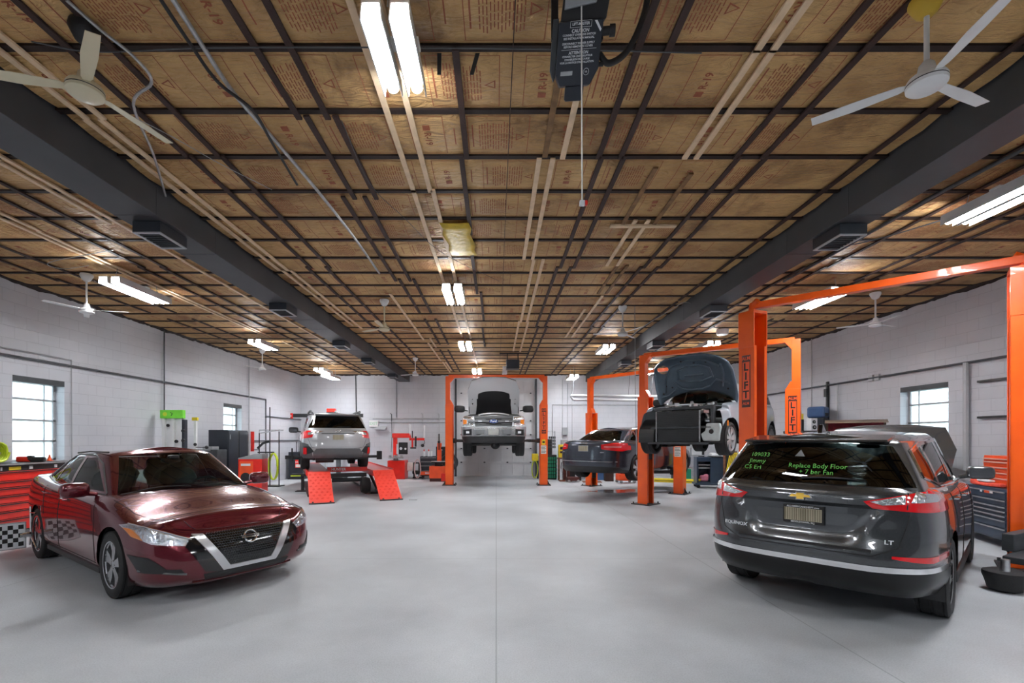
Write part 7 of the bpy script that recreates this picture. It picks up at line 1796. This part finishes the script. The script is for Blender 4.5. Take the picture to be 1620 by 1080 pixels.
S('tyre_changer', 'orange tyre changer with an orange tower, left of the white pickup lift', 'machine', (-2.10, 17.35, 0), 0, [
    ('machine_base', M_orange2, [(-.34, .30, -.3, .3, .12, .56)], .012), ('base_skirt', M_label, [(-.33, .29, -.29, .29, 0, .12)], .006), ('turntable', M_black, lambda b: (b.cyl((-.02, -.05, .56), (-.02, -.05, .68), .16, 14), b.cyl((-.02, -.05, .68), (-.02, -.05, .72), .30, 22)), 0), ('table_rim', M_galv, lambda b: b.cyl((-.02, -.05, .72), (-.02, -.05, .735), .29, 22), 0),
    ('tower', M_orange2, [(-.12, .04, .22, .36, .56, 1.40)], .012), ('mount_rod', M_black, lambda b: (b.cyl((-.04, .15, 1.15), (-.04, .15, 1.75), .022, 8), b.cyl((-.06, .29, 1.40), (-.06, .29, 1.48), .05, 8)), 0), ('assist_arm', M_black, [(.02, .45, .20, .30, 1.18, 1.25), (.20, .27, .15, .3, 1.20, 1.42), (.32, .40, .15, .3, 1.0, 1.42)], .01), ('pedal_box', M_red, [(.10, .33, -.34, -.3, .02, .30)], .01)])
S('spare_wheel', 'grey-black tyre leaning by the orange tyre changer', 'tyre', (-1.80, 17.95, 0), 0, [('tyre', M_dgrey, lambda b: b.rev([(.20, -.1), (.31, -.11), (.34, -.06), (.34, .06), (.31, .11), (.20, .1), (.20, -.1)], (0, 0, .66), 'y', 28), 0), ('stand', M_black, [(-.1, .1, -.08, .08, 0, .34)], .01)])

# ---- right of the white pickup
S('hose_reel', 'yellow reel head with hose behind the right column of the pickup lift', 'reel', (1.45, 18.4, 0), 0, [('reel_head', M_yellow, [(-.05, .20, -.08, .08, .70, .98)], .02), ('reel_pole', M_black, [(.15, .22, -.04, .04, 0, .9)], .004)])
coil('air_hose', 'yellow-green hose bundle behind the right column of the pickup lift', (1.50, 18.2, .38), 'y', .115, .014, 7, .14, M_hose, 2.9)
S('storage_rack', 'black storage rack stuffed with cans right of the pickup lift', 'rack', (2.14, 18.15, 0), 0, [('rack_frame', M_black, [(-.22, .18, -.2, .2, 0, .95), (-.25, .0, -.2, .2, .95, 1.55)], .01), ('rack_handle', M_dgrey, lambda b: b.tube([(-.22, -.15, 1.55), (-.20, -.15, 1.85), (.12, -.15, 1.85), (.12, -.15, 1.2)], .012, 6), 0), ('tool', M_dgrey, lambda b: [b.box(-.1 + .07 * (k % 4), -.21, 1.25 + .12 * (k // 4), .05, .05, .09) for k in range(16)], 0),
    ('label_strip', M_yellow, [(-.24, -.225, -.215, -.2, .12 + .2 * k, .20 + .2 * k) for k in range(4)], .002)])
for k in range(30):
    b = MB(); b.cyl((2.14 - .16 + .08 * (k % 5), 17.90, .06 + .14 * (k // 5)), (2.14 - .16 + .08 * (k % 5), 17.90, .17 + .14 * (k // 5)), .03, 10)
    tag(b.build('can', M_green, smooth=True), 'green can on the black rack, %s from left in the %s row from the floor' % (ORD[k % 5], ORD[k // 5]), 'can', 'cans on the black storage rack')
S('drill_case', 'yellow machine case with black windows on a brown stand, right of the pickup lift', 'case', (2.52, 17.7, 0), 0, [('case', M_yellow, [(-.17, .17, -.12, .12, .86, 1.34)], .02), ('case_window', M_ink, [(-.12, -.01, -.128, -.12, 1.16, 1.26), (.03, .13, -.128, -.12, 1.16, 1.26), (-.12, .12, -.128, -.12, 1.02, 1.10)], .003), ('stand', M_rust, [(-.2, .2, -.15, .15, .80, .86), (-.18, -.12, -.1, .1, 0, .8), (.05, .12, -.1, .1, 0, .8)], .004)])
S('small_box', 'grey-brown boxes on the brown stand behind the yellow case', 'box', (2.68, 18.45, 0), 0, [('box', M_greyp, [(-.13, .13, -.1, .1, 1.30, 1.52)], .006), ('post', M_dgrey, [(-.05, .05, -.05, .05, 0, 1.30)], .004)])
S('hand_truck', 'maroon and chrome jacks standing below the yellow case', 'jack', (2.52, 17.25, 0), 0, [('jack_post', M_label, lambda b: (b.cyl((-.02, 0, .05), (-.02, 0, .78), .05, 10), b.cyl((.14, 0, .05), (.14, 0, .72), .06, 10)), 0), ('chain', M_chrome, lambda b: b.tube([(-.12, -.05, .70), (-.14, -.06, .5), (-.10, -.06, .3), (-.12, -.05, .05)], .022, 6), 0), ('foot', M_rust, [(-.2, .25, -.15, .15, 0, .05)], .006)])
S('steel_drum', 'round silver tank on a black box, left of the dark saloon', 'tank', (2.93, 17.6, 0), 0, [('tank', M_galv, lambda b: b.rev([(0, .66), (.19, .67), (.21, .72), (.21, 1.18), (.17, 1.26), (0, 1.28)], (0, 0, 0), 'z', 24), 0), ('black_box', M_ink, [(-.24, .24, -.2, .2, .0, .66)], .01)])
S('floor_jack', 'maroon trolley jack on the floor left of the dark saloon', 'jack', (2.72, 16.85, 0), .2, [('jack_frame', M_label, [(-.20, .25, -.13, .13, .05, .19)], .02), ('jack_wheel', M_galv, lambda b: [b.cyl((x, y - .02, .05), (x, y + .02, .05), .05, 10) for x in (-.15, .2) for y in (-.13, .13)], 0), ('saddle', M_steel, lambda b: b.cyl((.18, 0, .19), (.18, 0, .26), .05, 12), 0)])
S('floor_mat', 'brown-grey mat on the floor below the tail of the dark saloon', 'mat', (3.45, 16.95, 0), -.1, [('mat', M_rust, [(-.32, .35, -.28, .28, 0, .02)], .004)])
S('blue_crate', 'blue plastic crates on the floor behind the dark saloon', 'crate', (3.85, 17.9, 0), 0, [('crate', M_blue, [(-.30, .35, -.2, .2, 0, .42)], .02), ('crate_lid', M_navy, [(-.32, .37, -.22, .22, .42, .46)], .01)])
S('white_bucket', 'white bucket beside the blue crates behind the dark saloon', 'bucket', (3.30, 18.2, 0), 0, [('bucket', M_wink, lambda b: b.cyl((0, 0, 0), (0, 0, .50), .15, 18, .17), 0), ('bucket_rim', M_paper, lambda b: b.cyl((0, 0, .46), (0, 0, .50), .18, 18), 0)])
S('dark_bin', 'dark brown bin behind the left column of the saloon lift', 'bin', (4.15, 17.3, 0), 0, [('bin_body', M_furdark, [(-.14, .16, -.15, .15, 0, .55)], .01), ('bin_lid', M_paper, [(-.16, .18, -.17, .17, .55, .59)], .006)])
S('red_creeper', 'orange-red trolley jack under the dark saloon', 'jack', (4.55, 16.6, 0), .15, [('jack_frame', M_orange2, [(-.26, .34, -.20, .20, .09, .33)], .03), ('jack_arm', M_red, [(-.22, -.04, -.16, .16, .33, .50)], .02), ('jack_wheel', M_galv, lambda b: [b.cyl((x, y - .02, .055), (x, y + .02, .055), .055, 10) for x in (-.2, .28) for y in (-.2, .2)], 0)])
S('oil_stain', 'large dark wet stain on the floor under the dark saloon', 'stain', (3.95, 14.0, .001), .1, [('stain', mat('stain_dark', (.13, .12, .125), .12, var=.3, vscale=2), lambda b: b.add([(1.15 * (1 + .18 * math.sin(k * 2.3)) * math.cos(2 * PI * k / 24), .45 * (1 + .22 * math.sin(k * 1.7)) * math.sin(2 * PI * k / 24), .0012) for k in range(24)], [tuple(range(24))]), 0)])

# ---- right side, behind and beside the small car
S('parts_shelf', 'black shelf unit with white boxes, right of the small stripped car', 'shelf', (7.35, 17.8, 0), 0, [('shelf_post', M_black, [(-.62, -.56, -.2, .2, 0, 1.85), (-.32, -.27, -.2, .2, 0, 1.9), (.42, .48, -.2, .2, 0, 1.5)], .004), ('shelf_board', M_galv, [(-.62, .48, -.22, .22, .42, .46), (-.62, .48, -.22, .22, .92, .96), (-.62, .48, -.22, .22, 1.34, 1.38)], .004), ('white_box', M_wink, [(-.25, -.02, -.15, .15, .96, 1.28), (.02, .40, -.18, .18, .96, 1.22), (-.2, .3, -.16, .16, 1.38, 1.62)], .01), ('black_drum', M_black, lambda b: b.cyl((-.45, 0, .46), (-.45, 0, .90), .13, 14), 0)])
S('green_crate', 'teal green crate low under the parts shelf', 'crate', (6.95, 17.2, 0), 0, [('crate', M_green, [(-.14, .16, -.16, .16, .10, .46)], .02), ('pallet', M_galv, [(-.3, .3, -.2, .2, 0, .10)], .006)])
S('yellow_rail', 'yellow painted rail lying on the floor beside the blue cart', 'rail', (6.55, 16.6, 0), -.45, [('rail', M_yellow, [(-.9, .5, -.07, .07, 0, .14)], .02), ('rail_groove', M_ink, [(-.88, .48, -.073, -.07, .05, .07)], .001)])
def cart():
    t = thing('tool_cart', 'navy blue wheeled tool cart with rags on top, behind the small stripped car', 'cart', (6.86, 15.0, 0), R(-12))
    b = MB(); b.bb(-.05, .42, -.25, .25, .16, .98); b.build('cabinet', M_navy, t, bevel=.01)
    b = MB(); b.bb(-.45, -.40, -.25, .25, .16, .98); b.bb(-.42, -.05, -.25, .25, .84, .98); b.bb(-.42, -.05, .20, .25, .16, .98); b.bb(-.42, -.05, -.25, .25, .16, .20); b.build('open_frame', M_navy, t, bevel=.006)
    b = MB(); b.bb(-.40, -.06, -.24, .2, .62, .66); b.bb(-.40, -.06, -.255, -.25, .72, .75); b.build('shelf', M_galv, t)
    b = MB(); b.bb(-.50, .46, -.28, .28, .10, .16); b.build('base_tray', M_navy, t, bevel=.01)
    b = MB(); b.bb(-.02, .44, -.27, .26, .98, 1.0); b.tube([(.44, -.25, .95), (.50, -.25, .97), (.50, .25, .97), (.44, .25, .95)], .014, 8); b.build('push_handle', M_black, t)
    for sx in (-.40, .36):
        for sy in (-.2, .2): q = MB(); q.cyl((sx, sy - .02, .06), (sx, sy + .02, .06), .06, 14); q.bb(sx - .02, sx + .02, sy - .03, sy + .03, .06, .11); q.build('caster', M_black, t)
    def onc(nm, lab, cat, loc, parts): 
        o = S(nm, lab, cat, (0, 0, 0), 0, parts); o.matrix_world = Matrix.Translation(t.location) @ Matrix.Rotation(t.rotation_euler.z, 4, 'Z') @ Matrix.Translation(loc); return o
    onc('white_rag', 'crumpled white rag on top of the navy cart', 'cloth', (.18, 0, 1.0), [('cloth', M_wink, lambda b: (cushion(b, 0, 0, .04, .30, .22, .09), cushion(b, -.1, .05, .06, .2, .16, .12)), 0)])
    onc('pink_rag', 'pink rag on the bottom tray of the navy cart', 'cloth', (-.20, -.05, .20), [('cloth', M_pink, lambda b: (cushion(b, 0, 0, .10, .26, .22, .20), cushion(b, .06, 0, .16, .16, .14, .16)), 0)])
    onc('yellow_rag', 'small yellow rag at the left corner of the navy cart tray', 'cloth', (-.36, -.10, .20), [('cloth', M_yellow, lambda b: cushion(b, 0, 0, .04, .10, .12, .08), 0)])
cart()
b = MB()
for k in range(5): b.tube([(7.15 + .05 * k, 14.3, 1.10), (7.05 + .04 * k, 14.25, .75), (6.98 + .05 * k + (.1 if k > 2 else 0), 14.25, .40), (6.92 + .07 * k, 14.3, .016)], .016, 6)
b.tube([(7.12, 14.3, 1.12), (7.38, 14.3, 1.12)], .02, 6)
tag(b.build('extension_cord', M_yellow, smooth=True), 'yellow extension cords hanging in loops right of the navy cart', 'cord')
S('cord_post', 'brown rusty rack holding the yellow cords, right of the navy cart', 'rack', (7.30, 14.5, 0), 0, [('rack_frame', M_rust, [(-.25, -.20, -.04, .04, 0, 1.18), (.10, .15, -.04, .04, 0, 1.18), (-.25, .15, -.04, .04, 1.12, 1.18), (-.25, .15, -.04, .04, .5, .55)], .004), ('back_plate', M_dgrey, [(-.2, .1, .04, .06, .2, 1.5)], .004)])
# high bench by the right wall with a blue tank
S('high_shelf', 'black high shelf at the right wall carrying the blue tank', 'shelf', (7.95, 11.75, 0), 0, [('shelf_top', M_black, [(-.5, .35, -.4, .4, 1.70, 1.76)], .006), ('shelf_side', M_black, [(-.5, -.44, -.38, .38, 0, 1.70), (.28, .34, -.38, .38, 0, 1.70), (-.44, .28, .3, .36, .0, 1.70), (-.44, .28, -.36, .3, .9, .95)], .006)])
S('blue_tank', 'dark blue cleaning tank with a spout on the high shelf at the right wall', 'tank', (8.05, 11.7, 1.76), R(40), [('tank', M_navyblack, [(-.20, .20, -.18, .18, 0, .32)], .03), ('tank_top', M_blue, [(-.21, .21, -.19, .19, .32, .60)], .05), ('mouth', M_ink, [(-.15, .10, -.20, -.18, .36, .44)], .01)])
S('speaker', 'white two-cone speaker beside the blue tank', 'speaker', (7.66, 11.35, 1.76), .1, [('speaker_box', M_wink, [(-.08, .08, -.08, .08, 0, .30)], .008), ('speaker_cone', M_ink, lambda b: (b.cyl((0, -.088, .08), (0, -.08, .08), .05, 18), b.cyl((-.01, -.088, .21), (-.01, -.08, .21), .04, 18)), 0), ('cone_ring', M_galv, lambda b: (b.cyl((0, -.092, .08), (0, -.088, .08), .02, 12), b.cyl((-.01, -.092, .21), (-.01, -.088, .21), .016, 12)), 0)])
S('oil_bottle', 'yellow oil bottle standing on a black canister, left of the speaker', 'bottle', (7.55, 11.6, 1.76), 0, [('canister', M_ink, lambda b: b.cyl((0, 0, 0), (0, 0, .28), .07, 14), 0), ('bottle', M_yellow, lambda b: (b.cyl((0, 0, .28), (0, 0, .42), .06, 12), b.cyl((0, 0, .42), (0, 0, .50), .02, 8)), 0)])
S('white_canister', 'white canister with a red band at the left end of the high shelf', 'can', (7.44, 11.85, 1.76), 0, [('can', M_wink, lambda b: b.cyl((0, 0, 0), (0, 0, .30), .06, 12), 0), ('can_top', M_label, lambda b: b.cyl((0, 0, .30), (0, 0, .34), .06, 12), 0)])
# open red toolbox seen over the roof of the SUV
t = chest('roll_cabinet', 'dark roll cabinet under the open red toolbox, behind the SUV', (7.45, 9.7, 0), -PI / 2 + .35, 1.05, .5, 1.30, M_navyblack, (1, 1, 1, 1.5), 1, M_galv)
def openbox():
    t = thing('open_toolbox', 'dark red toolbox with its brown lid open, seen above the SUV roof', 'toolbox', (7.45, 9.7, 1.30), -PI / 2 + .95)
    b = MB(); b.bb(-.50, .50, -.2, -.18, 0, .36); b.bb(-.50, .50, .18, .2, 0, .36); b.bb(-.50, -.48, -.2, .2, 0, .36); b.bb(.48, .50, -.2, .2, 0, .36); b.bb(-.5, .5, -.2, .2, 0, .02); b.build('box_body', M_label, t)
    b = MB(); b.prism([(.19, .36), (.21, .36), (.10, .64), (.08, .64)], lambda a, c, dd: (dd, a, c), -.50, .50); b.build('lid', M_brown, t, bevel=.004)
    b = MB(); b.prism([(.10, .64), (.08, .66), (-.14, .60), (-.14, .585)], lambda a, c, dd: (dd, a, c), -.52, .52); b.build('lid_top', M_brown, t, bevel=.004)
    b = MB(); b.prism([(.18, .37), (.19, .37), (.085, .63), (.075, .63)], lambda a, c, dd: (dd, a, c), -.46, .46); b.build('lid_lining', mat('crimson', (.25, .015, .03), .5, var=.5, vscale=12), t)
    b = MB(); rnd = random.Random(3)
    for k in range(14): b.box(rnd.uniform(-.42, .42), rnd.uniform(-.1, .1), rnd.uniform(.30, .44), rnd.uniform(.03, .1), .05, rnd.uniform(.04, .12), rnd.uniform(0, 2))
    b.build('tools', M_greyp, t)
openbox()
# right: navy chest with orange chest on it, brown chest beyond
def rightchests():
    A = Vector((7.67, 7.95)); B = Vector((7.12, 6.52)); d = (B - A).normalized(); n = Vector((-d.y, d.x)); n = n if n.x > 0 else -n; w = (B - A).length; c = (A + B) / 2 + n * .24; rz = math.atan2(d.y, d.x)
    t = chest('tool_chest', 'navy blue rolling tool chest with silver handles, right of the SUV', (c.x, c.y, 0), rz, w, .46, .85, M_navy, (1.3, 1.0, .7, .7, .7, 1.3, 1.6), 1, M_galv)
    q = MB(); q.bb(.30, .42, -.2665, -.2645, .765, .80); q.build('sticker', M_orange2, t); q = MB(); q.bb(.43, .50, -.2665, -.2645, .768, .798); q.bb(.20, .25, -.2665, -.2645, .768, .80); q.build('white_sticker', M_wink, t)
    Mw = Matrix.Translation((c.x, c.y, 0)) @ Matrix.Rotation(rz, 4, 'Z')
    def on(loc): p = Mw @ Vector(loc); return (p.x, p.y, p.z)
    chest('top_chest', 'orange-red top chest with pale drawer handles on the navy chest', on((.30, .075, .85)), rz, .80, .31, .46, M_orange2, (.6, 1, 1, 1, 1.4), 1, mat('pale_handle', (.75, .5, .42), .4, .3, var=.1), False)
    S('red_cloth', 'orange-red cloth lying on the front edge of the navy chest', 'cloth', on((.12, -.168, .85)), rz, [('cloth', M_redcloth, lambda b: (cushion(b, 0, 0, .03, .62, .11, .06), cushion(b, -.2, 0, .05, .25, .10, .09), cushion(b, .32, .01, .035, .16, .10, .06)), 0)])
    S('folded_towel', 'white folded towel lying on the orange-red cloth', 'cloth', on((.14, -.17, .912)), rz, [('towel', M_wink, lambda b: cushion(b, 0, 0, .018, .34, .10, .036), 0)])
    p = Vector((7.98, 8.75)); chest('tool_chest', 'brown tool chest behind the raised bonnet of the SUV', (p.x, p.y, .86), rz + .1, .80, .40, .48, M_brown, (1, 1, 1, 1, 1.3), 1, M_brown, False)
    chest('base_cabinet', 'dark cabinet carrying the brown tool chest', (p.x, p.y, 0), rz + .1, .84, .44, .86, M_navyblack, (1, 1, 1), 1, M_galv)
    S('spray_gun', 'black tool with a yellow-green handle on the brown tool chest', 'tool', (7.93, 8.90, 1.345), rz, [('tool_bar', M_ink, lambda b: b.tube([(-.10, 0, .05), (.1, 0, .075), (.28, 0, .05)], .010, 6), 0), ('tool_grip', M_hose, lambda b: cushion(b, -.15, 0, .05, .12, .08, .10), 0)])
rightchests()
S('floor_bolt_plate', 'small grey plate on the floor right of the right red ramp', 'plate', (-2.12, 11.95, 0), 0, [('plate', M_galv, [(-.10, .10, -.06, .06, 0, .012)], .002)])
